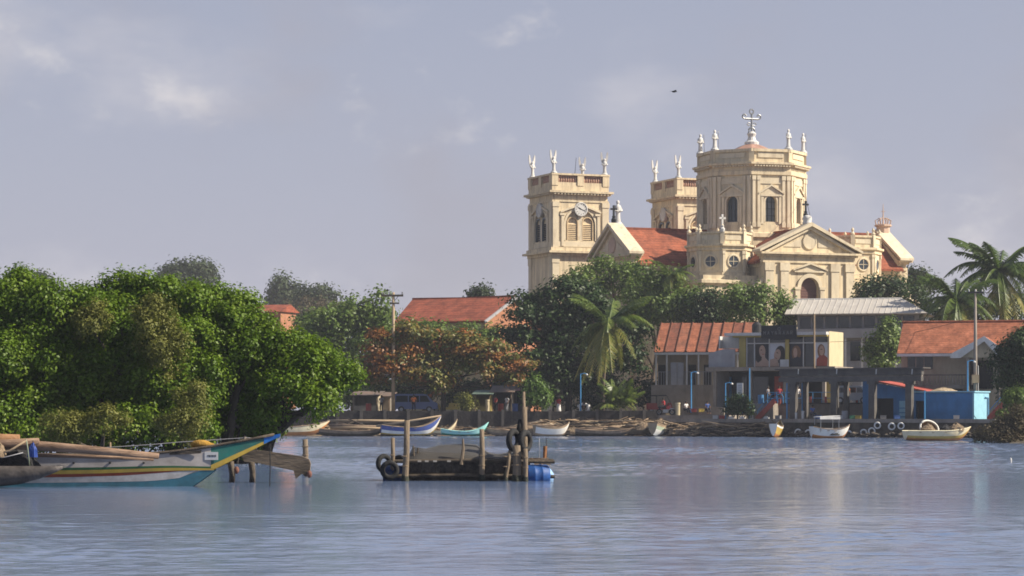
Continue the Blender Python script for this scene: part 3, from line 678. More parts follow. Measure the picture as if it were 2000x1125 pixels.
# ================================================================ vegetation
bark = M('bark', (0.11, 0.085, 0.065), 0.95, 0.35, 3, bump=0.5, bsc=10)
barkd = M('bark_dark', (0.055, 0.045, 0.035), 0.95, 0.3, 3, bump=0.5, bsc=10)
lf_man = LEAF('mangrove_leaf', [(0.05, 0.10, 0.004), (0.085, 0.155, 0.006), (0.125, 0.205, 0.010), (0.18, 0.25, 0.022)], r=0.5, trans=0.35, spec=0.3)
lf_oliv = LEAF('olive_leaf', [(0.10, 0.115, 0.018), (0.15, 0.16, 0.028), (0.21, 0.205, 0.045)], r=0.6, trans=0.3)
lf_mid = LEAF('broad_leaf', [(0.05, 0.095, 0.016), (0.09, 0.15, 0.024), (0.135, 0.20, 0.036), (0.175, 0.225, 0.055)], r=0.5, trans=0.3)
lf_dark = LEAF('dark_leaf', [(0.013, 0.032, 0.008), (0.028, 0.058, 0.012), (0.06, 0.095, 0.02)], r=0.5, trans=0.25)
lf_fresh = LEAF('fresh_leaf', [(0.04, 0.085, 0.012), (0.08, 0.15, 0.02), (0.13, 0.21, 0.035)], r=0.5, trans=0.35)
lf_alm = LEAF('almond_leaf', [(0.07, 0.10, 0.02), (0.13, 0.15, 0.03), (0.18, 0.165, 0.035), (0.22, 0.13, 0.03), (0.30, 0.075, 0.02)], r=0.5, trans=0.3)
lf_brn = LEAF('brown_leaf', [(0.08, 0.06, 0.04), (0.11, 0.085, 0.045), (0.08, 0.085, 0.035)], r=0.7, trans=0.2)
lf_palm = LEAF('palm_leaf', [(0.05, 0.09, 0.012), (0.11, 0.16, 0.025), (0.22, 0.22, 0.04), (0.32, 0.26, 0.06)], r=0.4, trans=0.3)
lf_far = LEAF('far_leaf', [(0.025, 0.045, 0.018), (0.045, 0.07, 0.025), (0.07, 0.09, 0.035)], r=0.6, trans=0.25)

DM = 105.0
def mangrove(label, base, lobes, k=1.0, mat=None, D=DM, leaf=0.15, cl=0.40):
    ncl = int(sum(q[2]*q[3] for q in lobes)*0.037*k)
    return tree('mangrove_tree', label, D, base, lobes, ncl, 38, leaf, mat or lf_man, barkd, group='mangroves at the water edge', clr=cl, inner=0.16, trunk_r=0.22, zg=-0.2, depth=0.85, aspect=0.6)
mangrove('bright green mangrove tree at the left picture edge behind moored boat', 60, [(15,605,80,78,0.8),(85,640,85,82,0),(-50,640,80,90,0.5),(0,725,85,80,-1.2),(95,755,90,78,-0.8),(30,815,85,55,-1.8),(20,860,90,40,-2.0),(100,850,70,45,-1.6),(-60,790,80,80,-1),(150,715,65,80,0)])
mangrove('rounded mangrove tree left of centre in the thicket, with dense crown top', 215, [(170,612,75,62,0.8),(225,592,62,55,1.2),(240,672,80,78,-0.2),(185,770,70,60,-0.6),(262,770,62,66,-0.3),(130,835,70,46,-1.4),(190,855,70,44,-1.8),(215,730,60,60,-.6)])
mangrove('tallest middle mangrove tree behind the painted boat', 340, [(292,598,72,60,1.0),(362,608,75,66,0.8),(335,692,80,78,-0.5),(310,775,70,60,-0.9),(395,755,55,80,-0.4),(280,840,75,46,-1.6),(340,850,60,46,-1.8),(390,845,55,46,-1.5),(370,790,55,60,-1.0)])
mangrove('mangrove tree with sloping crown right of the thicket middle', 440, [(428,618,70,60,1.2),(478,648,62,60,0.9),(440,700,62,62,0.2),(500,690,50,50,0.2),(455,780,55,70,1.6),(450,850,55,50,1.5),(500,840,40,44,1.8)])
mangrove('low mangrove tree overhanging the water at right end of thicket', 520, [(528,682,62,58,0.6),(585,715,72,66,0.2),(650,735,52,52,0.2),(560,775,72,50,-0.2),(625,785,50,36,0),(500,760,40,50,0.4),(530,815,50,30,0.6),(675,750,28,36,0.2),(470,820,40,50,.8)])
mangrove('olive green bushy mangrove among the darker crowns', 345, [(315,655,45,70,-2.2),(345,700,40,55,-2.4),(190,640,40,42,-1.6)], 1.2, lf_oliv, leaf=0.11, cl=0.3)
mangrove('small olive mangrove bush just above the painted boat deck', 390, [(395,815,42,55,-2.8),(360,835,48,36,-2.9)], 1.3, lf_oliv, D=101, leaf=0.10, cl=0.28)
mangrove('yellowish mangrove sapling low behind the outrigger poles', 220, [(225,835,45,42,-2.8),(140,838,55,36,-2.6)], 1.2, lf_oliv, D=101, leaf=0.11, cl=0.3)
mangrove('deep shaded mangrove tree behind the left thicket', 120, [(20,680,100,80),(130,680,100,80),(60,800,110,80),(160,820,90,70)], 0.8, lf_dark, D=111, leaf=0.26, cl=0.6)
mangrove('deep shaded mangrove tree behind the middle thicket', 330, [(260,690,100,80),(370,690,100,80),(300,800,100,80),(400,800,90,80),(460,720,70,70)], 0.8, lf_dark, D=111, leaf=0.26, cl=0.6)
# prop roots and dark mud bank under the thicket
b = MB(); 
for i in range(50):
    x = PX(random.uniform(-40, 520), DM); y = DM + random.uniform(-2.2, 3); a = random.uniform(-0.5, 0.5)
    b.tube([(x, y, random.uniform(0.8, 1.6)), (x+a, y+random.uniform(-.4,.4), 0.5), (x+a*1.5, y+random.uniform(-.5,.5), -0.3)], [0.05, 0.045, 0.035], 5)
tag(b.build('mangrove_roots', barkd), 'tangled dark prop roots under the mangroves', kind='stuff')
b = MB(); nx = 40
vs = []; fs = []
for i in range(nx+1):
    x = PX(-150 + i*18.5, DM); t = min(1, (nx-i)/8)
    for j, (dy, z) in enumerate(((-1.2, -0.25), (0.6, 0.12), (2.5, 0.3), (6.0, 0.25), (9, -0.3))): vs.append((x, DM+dy*(0.4+0.6*t)+random.uniform(-.2,.2), z*t - (1-t)*0.2))
for i in range(nx):
    for j in range(4): fs.append((i*5+j, (i+1)*5+j, (i+1)*5+j+1, i*5+j+1))
b.add(vs, fs).build('mud_bank', M('mud', (0.05, 0.04, 0.03), 0.9, 0.3, 2), kind='structure')

def ntree(label, D, base, lobes, mat, leaf=0.42, dens=0.02, per=26, cl=None, **kw):
    s_ = (D/250.0)**2
    ncl = max(60, int(sum(q[2]*q[3] for q in lobes)*dens*1.5*kw.pop('k', 1.0)))
    return tree('broadleaf_tree', label, D, base, lobes, ncl, per, leaf, mat, kw.pop('bk', bark), clr=cl or leaf*2.6, trunk_r=kw.pop('trunk_r', 0.3), **kw)
G1 = 'hazy far trees beyond the mangroves'
ntree('hazy blue-green far tree showing above the mangrove crowns', 650, 372, [(345,546,28,24),(382,530,32,22),(405,542,20,20),(322,544,12,12),(375,560,60,30),(360,640,50,60)], lf_far, 1.0, 0.035, group=G1)
ntree('small hazy treetop peeking over the mangroves at far left', 520, 75, [(72,548,24,18),(92,560,20,14),(70,600,40,40)], lf_far, 0.6, 0.05, group=G1)
ntree('hazy rounded far tree in the gap right of mangroves', 680, 555, [(552,568,27,24),(540,588,20,20),(575,576,20,17),(560,620,40,40)], lf_far, 1.0, 0.04, group=G1)
ntree('hazy wide far tree with flat crown above the brown thicket', 640, 628, [(618,582,30,22),(645,585,20,17),(600,595,30,24),(625,620,45,36)], lf_far, 0.9, 0.035, group=G1)
ntree('brownish half bare tree under the hazy wide crown', 560, 610, [(545,632,26,24),(570,612,24,22),(600,610,42,34),(640,615,36,30),(580,640,30,30),(620,650,45,30)], lf_brn, 0.45, 0.03, cl=1.2)
ntree('tiny green treetop behind the long red roof', 380, 942, [(942,575,22,12),(935,590,22,14)], lf_far, 0.5, 0.08)
ntree('bright green tree beside the wooden power pole', 300, 690, [(640,645,45,40),(690,625,48,42),(735,605,34,30),(700,675,55,45),(650,695,45,45),(745,655,36,50),(620,680,40,45),(670,740,70,45)], lf_mid, 0.48, 0.022)
ntree('green tree left of the long hall under its eave', 290, 830, [(800,650,36,28),(850,655,40,26),(905,662,42,28),(955,670,36,30),(780,690,40,40),(880,700,70,36)], lf_mid, 0.42, 0.025)
alm = ntree('wide almond tree with orange and red leaves behind the seawall', 253, 865, [(760,670,36,26),(730,705,28,26),(800,650,34,22),(850,670,46,26),(905,672,42,26),(955,690,42,22),(1000,708,36,18),(1035,716,20,8),(880,710,62,30),(800,718,60,32),(940,728,50,24),(770,740,44,26),(850,745,56,22),(990,740,30,14),(735,745,22,20)], lf_alm, 0.40, 0.024, flat=0.5, up=0.6, trunk_r=0.24, bk=barkd)
lf_rust = LEAF('rust_leaf', [(0.15, 0.11, 0.03), (0.24, 0.10, 0.025), (0.32, 0.12, 0.03), (0.20, 0.15, 0.04)], r=0.5, trans=0.3)
_l = [(PX(px, 252.4)-alm.location.x, -0.8, PZ(py, 252.4)-2.2, m(rx, 252), m(rx, 252)*.8, m(ry, 252)) for px, py, rx, ry in [(735,700,30,24),(770,720,36,22),(725,738,22,20),(790,690,30,18),(905,690,26,14),(965,700,28,12),(1010,716,22,9),(745,662,24,14)]]
_p, _n, _t = crown_pts(_l, 170, 24, 0.9, 0.15, up=.6, flat=.5)
leaf_mesh('reddish_crown', alm, _p, _n, 0.36*(0.7+0.6*RNG.random(len(_p))), _t, lf_rust, 0.55, label='red and orange leaves of the almond tree')
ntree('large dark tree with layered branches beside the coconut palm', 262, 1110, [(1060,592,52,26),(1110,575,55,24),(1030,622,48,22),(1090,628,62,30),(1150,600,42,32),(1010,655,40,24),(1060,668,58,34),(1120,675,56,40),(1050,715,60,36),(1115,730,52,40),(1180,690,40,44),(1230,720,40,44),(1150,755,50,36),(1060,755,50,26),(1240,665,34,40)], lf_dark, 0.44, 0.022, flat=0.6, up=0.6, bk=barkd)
ntree('tall grey-green tree in front of the clock belfry', 312, 1170, [(1130,548,36,28),(1175,535,42,26),(1215,545,40,28),(1150,575,50,26),(1230,575,42,30)], lf_mid, 0.46, 0.024, bk=bark)
ntree('dense tree below the left gable of church', 302, 1270, [(1255,548,36,26),(1290,565,42,30),(1330,582,40,28),(1270,600,60,36),(1325,625,52,30),(1240,640,40,44)], lf_mid, 0.46, 0.024)
ntree('spreading dark tree behind the ribbed roof house', 296, 1380, [(1370,590,44,22),(1345,612,46,26),(1400,618,52,32),(1380,640,40,24)], lf_dark, 0.44, 0.026)
ntree('rounded green tree under the front pediment of church', 290, 1480, [(1440,592,40,26),(1490,585,44,24),(1530,605,32,26),(1470,620,56,34),(1540,635,22,28)], lf_mid, 0.44, 0.026)
ntree('round dark tree right of church door above the metal roof', 312, 1715, [(1690,572,42,24),(1730,560,40,20),(1765,580,36,24),(1790,600,28,18),(1700,600,50,20)], lf_dark, 0.42, 0.03)
ntree('pale hazy tree at the right corner of church', 380, 1795, [(1790,545,24,22),(1805,565,26,24),(1780,570,24,20)], lf_far, 0.5, 0.05)
ntree('green shrubby tree beside the tiled house', 268, 1735, [(1738,650,22,24),(1722,672,30,24),(1742,690,24,26),(1705,690,22,18),(1720,720,30,24)], lf_mid, 0.36, 0.04)
ntree('dark leafy tree cut by the right edge of picture', 214, 1992, [(1990,680,36,30),(1965,705,30,28),(2000,730,40,40),(1965,745,26,28),(2010,690,50,50),(1990,790,40,40)], lf_dark, 0.30, 0.035, zg=0.4)
ntree('dark greenery behind the right palms', 300, 1930, [(1900,610,44,26),(1850,615,36,20),(1960,610,50,30),(1990,600,40,34),(1820,605,26,14)], lf_dark, 0.4, 0.03)
ntree('dense background tree between hall and palm', 330, 1080, [(1040,640,50,50),(1110,650,60,60),(1190,640,60,60),(1250,660,50,60),(1100,740,70,50),(1200,730,60,50),(1260,730,30,50),(1000,740,60,50)], lf_dark, 0.5, 0.02)
ntree('background greenery behind the power pole', 340, 700, [(610,640,40,30),(660,650,60,50),(740,650,50,50),(800,680,50,40)], lf_mid, 0.5, 0.02)
def bush(label, D, px, lobes, mat, leaf, dens, zg=2.2, **kw):
    ncl = max(40, int(sum(q[2]*q[3] for q in lobes)*dens))
    return tree('bush', label, D, px, lobes, ncl, 24, leaf, mat, barkd, cat='bush', clr=leaf*2.4, trunk_r=0.06, zg=zg, **kw)
bush('bright green bush on the seawall under the dark tree', 249.5, 1048, [(1040,765,20,20),(1058,775,18,20),(1045,785,26,14)], lf_fresh, 0.30, 0.12)
bush('dark potted bush beside the white notice board', 238.6, 1440, [(1440,790,18,16),(1430,800,16,12),(1455,798,14,14)], lf_dark, 0.22, 0.22, zg=1.7)
bush('small yellow-green bush in front of the kiosk', 250.5, 905, [(905,785,14,12),(915,792,14,8)], lf_oliv, 0.24, 0.2)
bush('brown scrubby bush at the water edge on the right', 184, 1950, [(1935,848,34,20),(1915,856,18,10),(1970,838,40,26),(2000,848,40,24),(1985,815,30,22),(1960,858,40,12)], lf_brn, 0.17, 0.13, zg=0.0)
bush('green weeds hanging over the right stairs', 205, 1985, [(1985,785,28,26),(1970,815,26,16),(2005,810,30,26)], lf_mid, 0.2, 0.1, zg=0.3)

for i, (px, w_, top, mt, lab) in enumerate([(640, 60, 752, lf_mid, 'dark shrubs behind the grey tin shed'), (715, 50, 742, lf_dark, 'shrubs behind the power pole foot'), (800, 60, 748, lf_dark, 'shaded shrubs behind the blue van'), (905, 60, 745, lf_dark, 'shaded shrubs behind the dark kiosk'), (985, 55, 742, lf_dark, 'shaded shrubs behind the pink stall'), (1165, 45, 752, lf_dark, 'dark shrubs behind the young palm clump'), (1255, 35, 745, lf_dark, 'dark shrubs at the left end of verandah house')]):
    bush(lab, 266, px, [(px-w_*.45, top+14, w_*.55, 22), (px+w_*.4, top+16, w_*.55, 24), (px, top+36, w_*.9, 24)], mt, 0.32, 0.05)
# --- palms
def frond_mesh(L_, rise, droop, nl=34, wl=0.8, tint=0.4, seed=0):
    rg = random.Random(seed); pts = []
    for i in range(13):
        t = i/12; pts.append(Vector((L_*(t - 0.12*t*t*droop), 0, L_*(rise*t - droop*t*t))))
    b = MB(); b.tube(pts, [0.05*(1-0.8*i/12)+0.008 for i in range(13)], 4)
    for i in range(2, nl*2):
        t = i/(nl*2); f = t*12; k = min(11, int(f)); p = pts[k].lerp(pts[k+1], f-k); d = (pts[k+1]-pts[k]).normalized()
        ll = wl*math.sin(math.pi*min(1, t*0.85+0.15))**0.6*rg.uniform(.8, 1.1); sd_ = 1 if i % 2 else -1
        q = p + Vector((d.x*0.45*ll, sd_*ll*0.72, -ll*rg.uniform(.25, .75)+d.z*0.4*ll)); w_ = 0.075
        b.add([p - d*w_, p + d*w_, q + d*w_*0.3, q - d*w_*0.3], [(0,1,2,3)])
    me = bpy.data.meshes.new('frond'); me.from_pydata(b.v, [], b.f)
    at = me.attributes.new('tint', 'FLOAT', 'FACE'); at.data.foreach_set('value', [min(1, max(0, tint + rg.uniform(-.2, .2))) for _ in me.polygons])
    me.materials.append(lf_palm); me.update(); return me
FR = [frond_mesh(3.9, 1.1, 0.55, tint=.25, seed=1), frond_mesh(4.2, 0.75, 0.85, tint=.35, seed=2), frond_mesh(4.2, 0.35, 0.95, tint=.45, seed=3), frond_mesh(3.9, -0.1, 0.95, tint=.6, seed=4), frond_mesh(3.4, -0.7, 0.7, tint=.85, seed=5)]
FRD = [frond_mesh(3.9, 1.1, 0.55, tint=.02, seed=11), frond_mesh(4.2, 0.75, 0.85, tint=.08, seed=12), frond_mesh(4.2, 0.35, 0.95, tint=.15, seed=13), frond_mesh(3.9, -0.1, 0.95, tint=.3, seed=14), frond_mesh(3.4, -0.7, 0.7, tint=.7, seed=15)]
def palm(label, px, py, D, zg=2.2, s=1.0, n=22, lean=0.6, seed=1, nuts=True, spread=(0,1,1,2,2,3,3,4), fr=None):
    rg = random.Random(seed); c = P(px, py, D); e = empty('coconut_palm', (c.x, c.y, zg), 0, label, 'palm')
    h = c.z - zg
    t = MB(); t.tube([(-lean, 0, -0.5), (-lean*0.8, 0, h*0.35), (-lean*0.3, 0, h*0.7), (0, 0, h)], [0.24, 0.17, 0.15, 0.13], 8); t.build('trunk', bark, e, True)
    for i in range(n):
        me = (fr or FR)[spread[i % len(spread)]]
        o = bpy.data.objects.new('frond', me); link(o, e); o.location = (0, 0, h); a = i*2.399 + rg.uniform(-.3, .3)
        o.rotation_euler = (rg.uniform(-.15, .15), rg.uniform(-.12, .12), a); k = s*rg.uniform(.85, 1.12); o.scale = (k, k, k)
    if nuts:
        for i in range(7):
            a = i*0.9; g = MB(); g.ball((0.28*math.cos(a), 0.28*math.sin(a), h-0.25-0.12*(i % 2)), 0.15, 8, 6, sz=1.25); g.build('coconut', M('coconut', (0.22, 0.11, 0.03), 0.6, 0.2), e, True)
    return e
palm('coconut palm with yellowing fronds in front of the dark tree', 1188, 632, 254, s=1.15, n=38, seed=3, spread=(0, 0, 1, 3, 4, 0, 2, 3))
palm('lower coconut palm left of the utility pole over the tiled roof', 1868, 590, 285, s=1.2, n=44, seed=5, spread=(0,0,1,1,2,2,3,4), fr=FRD)
palm('tall coconut palm at right edge over the tiled roof', 1952, 532, 290, s=1.5, n=50, seed=8, spread=(0,0,1,1,2,2,3,4), fr=FRD, lean=-0.4)
palm('small palm crown poking from the trees below church turret', 1312, 540, 300, s=0.8, n=16, seed=12, nuts=False, spread=(0, 1, 1, 2))
def clump(label, px, py, D, n, s, zg=2.2, seed=0):
    rg = random.Random(seed); e = empty('plantain_clump', (PX(px, D), D, zg), 0, label, 'plant')
    for i in range(n):
        o = bpy.data.objects.new('frond', FR[rg.choice((0, 0, 1, 2))]); link(o, e); o.location = (rg.uniform(-.9, .9), rg.uniform(-.6, .6), rg.uniform(0.1, 1.6))
        o.rotation_euler = (rg.uniform(-.3, .3), rg.uniform(-.5, -.1), rg.uniform(0, 6.28)); k = s*rg.uniform(.7, 1.1); o.scale = (k, k*1.3, k)
    return e
clump('leafy young palm clump beside the blue lamp post', 1208, 790, 249.5, 40, 0.62, seed=2)
# ================================================================ waterfront buildings
m_red = M('terracotta_tiles', (0.29, 0.095, 0.048), 0.85, 0.3, 1.2, c2=(0.36, 0.13, 0.07), bump=0.6, bsc=5, rows=1.6, grime=0.6, gcol=(0.14, 0.06, 0.04), gsc=(0.9, 0.9, 0.9))
m_redo = M('old_hall_tiles', (0.22, 0.055, 0.03), 0.9, 0.35, 0.7, c2=(0.29, 0.08, 0.045), bump=0.6, bsc=4, rows=1.0, grime=0.55, gcol=(0.12, 0.05, 0.035), gsc=(0.6, 0.6, 0.6))
m_conc = M('concrete', (0.27, 0.235, 0.20), 0.9, 0.2, 1.0, bump=0.3, bsc=8, grime=0.6, gcol=(0.07, 0.065, 0.06), gsc=(1.5, 1.5, 0.3))
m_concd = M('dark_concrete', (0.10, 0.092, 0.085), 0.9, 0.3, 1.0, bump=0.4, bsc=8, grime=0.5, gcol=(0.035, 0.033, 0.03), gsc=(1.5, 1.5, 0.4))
m_stone = M('seawall_stone', (0.040, 0.036, 0.036), 0.95, 0.35, 1.5, bump=0.8, bsc=4, grime=0.5, gcol=(0.03, 0.03, 0.025), gsc=(1.0, 1.0, 0.4))
m_beige = M('beige_wall', (0.42, 0.36, 0.26), 0.85, 0.12, 0.8, grime=0.5, gcol=(0.16, 0.14, 0.11), gsc=(1.2, 1.2, 0.25))
m_yel = M('yellow_wall', (0.48, 0.38, 0.12), 0.8, 0.1, 1.0, grime=0.4, gcol=(0.25, 0.2, 0.1))
m_yelp = M('pale_yellow_wall', (0.50, 0.43, 0.28), 0.8, 0.1, 1.0, grime=0.35, gcol=(0.3, 0.25, 0.15))
m_whitep = M('white_paint', (0.58, 0.57, 0.55), 0.6, 0.1, 2, grime=0.35, gcol=(0.25, 0.23, 0.2), gsc=(2, 2, 0.6))
m_greyp = M('grey_paint', (0.30, 0.30, 0.32), 0.7, 0.15, 1.5, grime=0.3)
m_blue = M('blue_wall', (0.05, 0.19, 0.40), 0.75, 0.2, 1.0, grime=0.5, gcol=(0.04, 0.09, 0.16), gsc=(1.5, 1.5, 0.4))
m_lblue = M('pale_and_sunlit_blue', (0.26, 0.50, 0.62), 0.6, 0.1, 2.0, grime=0.2, gcol=(0.1, 0.2, 0.25))
m_rail = M('blue_rail_paint', (0.06, 0.25, 0.50), 0.5, 0.1, 3)
m_redp = M('faded_red_paint', (0.45, 0.10, 0.075), 0.75, 0.2, 2, grime=0.3)
m_dark = M('dark_interior', (0.009, 0.009, 0.011), 0.6, 0.3, 1.0)  # near-black tone holds the shade of interiors; also plain black parts
m_shop = M('shop_glass', (0.02, 0.025, 0.03), 0.08, 0.3, 1, spec=0.6)
m_brick = M('brick_gable', (0.33, 0.15, 0.085), 0.9, 0.2, 1.0, bump=0.3, bsc=6, grime=0.4)
m_zinc = M('pale_zinc_roof', (0.48, 0.45, 0.41), 0.55, 0.10, 0.8, grime=0.5, gcol=(0.3, 0.26, 0.22), gsc=(2.0, 0.4, 0.4), metal=0.0)
m_wood = M('weathered_wood', (0.19, 0.13, 0.085), 0.9, 0.35, 2.0, c2=(0.27, 0.20, 0.14), bump=0.5, bsc=14, stretch=(1, 1, 1))
m_woodl = M('pale_wood', (0.38, 0.29, 0.19), 0.85, 0.25, 2.0, c2=(0.30, 0.22, 0.14), bump=0.4, bsc=12)
m_woodd = M('dark_wet_wood', (0.05, 0.04, 0.032), 0.75, 0.35, 3.0, c2=(0.09, 0.07, 0.05), bump=0.5, bsc=14)
m_tyre = M('tyre_rubber', (0.018, 0.018, 0.019), 0.8, 0.3, 5, bump=0.3, bsc=20)

class Frame:
    """a building's own axes: x along its front (rightwards), y back, z is world height"""
    def __init__(s, px, D, rz): s.X0 = PX(px, D); s.D = D; s.rz = R(rz); s.c = math.cos(s.rz); s.s = math.sin(s.rz)
    def x(s, px, y=0.0):
        t = (px-1000.0)/FPX; X0 = s.X0 - y*s.s; D = s.D + y*s.c
        return (X0 - t*D)/(t*s.s - s.c)
    def z(s, py, x=0.0, y=0.0): return PZ(py, s.D + x*s.s + y*s.c)
    def empty(s, name, label, cat, group=None): return empty(name, (s.X0, s.D, 0), s.rz, label, cat, group)
def put(b, name, mat, e, **kw): return b.build(name, mat, e, **kw)

# --- seawall and road
b = MB(); segs = [(PX(p, 248.9), 248.9) for p in (250, 450, 640, 760, 880, 1000, 1120, 1230, 1300)]
e = empty('seawall', (0, 248.9, 0), 0, 'long dark stone seawall behind the beached boats', 'wall')
for (x0, y0), (x1, y1) in zip(segs, segs[1:]):
    put(MB().box(x0+0.01, x1-0.01, -0.35+random.uniform(-.04,.04), 0.35, 0.1, 2.42+random.uniform(-.05,.05)), 'wall_panel', m_stone, e)
for i in range(14):
    x = PX(660 + i*46, 248.9); put(MB().box(x-0.14, x+0.14, -0.5, -0.36, 0.2, 2.55), 'pier', m_concd, e)
b = MB().add([(-75, 252.0, 2.26), (16, 252.0, 2.26), (16, 262, 2.26), (-75, 262, 2.26)], [(0,1,2,3)]).build('road', M('asphalt', (0.055, 0.053, 0.052), 0.9, 0.2, 0.8), kind='structure')

# --- quay (lower) and terrace (upper)
QF = [(1285, 242.5), (1420, 237.8), (1550, 234), (1700, 229.7), (1800, 226.9), (1945, 223)]
def QD(px, off=0.0):
    for (a, u), (b_, v) in zip(QF, QF[1:]):
        if px <= b_: return u + (v-u)*(px-a)/(b_-a) + off
    return QF[-1][1] + off
Q = [(PX(p, d), d) for p, d in QF]
QZ = 1.55
b = MB(); n_ = len(Q); back = 14
vs = [(x, y, -0.6) for x, y in Q] + [(x, y, QZ) for x, y in Q] + [(x+6, y+back, QZ) for x, y in Q]
b.add(vs, [(i, i+1, n_+i+1, n_+i) for i in range(n_-1)] + [(n_+i, n_+i+1, 2*n_+i+1, 2*n_+i) for i in range(n_-1)])
m_quay = M('quay_stone', (0.075, 0.062, 0.052), 0.95, 0.45, 0.9, c2=(0.13, 0.105, 0.08), bump=0.9, bsc=3, grime=0.7, gcol=(0.025, 0.023, 0.02), gsc=(1, 1, 0.5), glo=.4, ghi=.65)
quay = tag(b.build('quay', m_quay), 'low dark concrete quay wall hung with white ringed tyres', 'quay')
b = MB()
for (x0, y0), (x1, y1) in zip(Q, Q[1:]):
    d = Vector((x1-x0, y1-y0, 0)); L_ = d.length; d.normalize(); nn = Vector((d.y, -d.x, 0))
    T = Matrix.Translation((x0, y0, 0)) @ Matrix.Rotation(math.atan2(d.y, d.x), 4, 'Z'); b.T = T
    b.box(0.01, L_-0.01, -0.22, 0.35, QZ-0.22, QZ+0.12)
b.build('coping', m_conc, quay)
# rubble armour against the quay foot and shore
def rock(b, c, r):
    vs = []; 
    for q in ((1,0,0),(-1,0,0),(0,1,0),(0,-1,0),(0,0,1),(0,0,-1),(.7,.7,.5),(-.7,.7,.4),(.7,-.7,.4),(-.7,-.7,.5)):
        v = Vector(q)*r*random.uniform(.65, 1.15); vs.append((c[0]+v.x*1.3, c[1]+v.y, c[2]+v.z*0.7))
    b.add(vs, [(4,0,6),(4,6,2),(4,2,7),(4,7,1),(4,1,9),(4,9,3),(4,3,8),(4,8,0),(5,6,0),(5,2,6),(5,7,2),(5,1,7),(5,9,1),(5,3,9),(5,8,3),(5,0,8)])
b = MB()
for i in range(700):
    x = random.uniform(PX(480, 245), PX(1420, 245)); y = shore_y(x) + random.uniform(-0.5, 3.4)
    rock(b, (x, y, 0.05+random.uniform(0, .3) + 0.18*(y-shore_y(x))), random.uniform(.08, .32))
tag(b.build('shore_rubble', m_stone), 'brown stones and rubble along the muddy shore', kind='stuff')
b = MB()
for i in range(520):
    k = random.randrange(n_-1) if i % 3 else 0; t = random.random(); x = Q[k][0]*(1-t)+Q[k+1][0]*t; y = Q[k][1]*(1-t)+Q[k+1][1]*t
    rock(b, (x-random.uniform(.2, .9), y-random.uniform(.1, 1.2), random.uniform(-.1, .75 if k < 2 else .4)), random.uniform(.12, .38))
tag(b.build('quay_rubble', m_quay), 'dark boulders piled at the foot of the quay', kind='stuff')

LF = Frame(1286, 243.2, -18); MB().box(0, LF.x(1424), 0, 9, 0.4, 2.0).build('landing', m_conc, LF.empty('landing_block', 'raised concrete landing at the end of the seawall', 'landing'))
TF = Frame(1480, 242, -24)
e = TF.empty('terrace', 'raised brown concrete terrace behind the quay with blue railing', 'terrace')
b = MB(); x0, x1 = TF.x(1492), TF.x(1700); b.box(x0, x1, 0, 12, 0.5, 3.05); put(b, 'terrace_wall', m_conc, e)
put(MB().box(x0-0.1, x1+0.1, -0.15, 0.4, 3.05, 3.17), 'coping', m_concd, e)
rl = []
for i in range(12):
    x = x0+0.3 + i*(x1-x0-0.6)/11; put(MB().tube([(x, 0.2, 3.1), (x, 0.2, 4.15)], 0.035, 6), 'rail_post', m_rail, e)
for z in (3.6, 4.15): put(MB().tube([(x0+0.3, 0.2, z), (x1-0.3, 0.2, z)], 0.03, 6), 'handrail', m_rail, e)
for i in range(5):
    x = x0+3+i*1.5; put(MB().box(x-0.09, x+0.09, 0.12, 0.28, 3.17, 3.75), 'red_bollard' if i % 2 else 'rail_stub', m_redp, e)

def stairs(label, px, D, rz, z0, z1, n=8, w_=1.5):
    F = Frame(px, D, rz); e = F.empty('steps', label, 'steps'); L_ = (z1-z0)*0.95
    for i in range(n):
        put(MB().box(i*L_/n+0.005, (i+1)*L_/n-0.005, 0, w_, z0-0.4, z0+(i+1)*(z1-z0)/n), 'step', m_conc, e)
    for y in (-0.14, w_+0.02): put(MB().prism([(-0.25, z0), (0.15, z0), (L_+0.2, z1), (L_+0.2, z1+0.45), (L_, z1+0.45), (-0.25, z0+0.3)], y, y+0.12), 'stringer', m_redp, e)
    for y in (-0.08, w_+0.08):
        for o_ in (0.45, 0.85): put(MB().tube([(-0.1, y, z0+0.2), (-0.05, y, z0+o_), (L_*0.92, y, z1+o_), (L_+0.3, y, z1+o_+0.05), (L_+0.45, y, z1+o_-0.25), (L_+0.45, y, z1)], 0.04, 6), 'handrail', m_rail, e)
stairs('concrete steps with red side and blue handrail on the quay middle', 1481, 239.5, -24, QZ, 3.1)
stairs('red sided steps with blue handrail right of the blue building', 1934, 226.5, -32, QZ, 4.2)

# --- long hall with red roof
F = Frame(945, 300, -30); e = F.empty('long_hall', 'long hall with old red tile roof and brick gable behind almond tree', 'building')
HWd = 7.4; zr = F.z(579, 0, HWd); ze = F.z(626)
xl, xr = F.x(768), 0.0; xrl = F.x(806, HWd)
b = MB(); b.box(xl+0.3, xr-0.4, 0.7, 2*HWd-0.7, 2, ze-0.2); put(b, 'wall', m_beige, e)
b = MB(); b.prismx([(0.7, 2), (2*HWd-0.7, 2), (2*HWd-0.7, ze-0.1), (HWd, zr-0.35), (0.7, ze-0.1)], -0.4, -0.2); put(b, 'gable', m_brick, e)
b = MB()
b.slab([(xl, 0, ze), (xr, 0, ze), (xr, HWd, zr), (xrl, HWd, zr)], 0.18); b.slab([(xl, 2*HWd, ze), (xr, 2*HWd, ze), (xr, HWd, zr), (xrl, HWd, zr)], 0.18)
b.add([(xl,0,ze),(xrl,HWd,zr),(xl,2*HWd,ze)], [(0,1,2)])
ro = put(b, 'roof', m_redo, e)
put(MB().tube([(xrl, HWd, zr+0.04), ((xrl+xr)/2, HWd, zr-0.05), (xr, HWd, zr+0.06)], 0.14, 6), 'ridge', m_redo, ro)
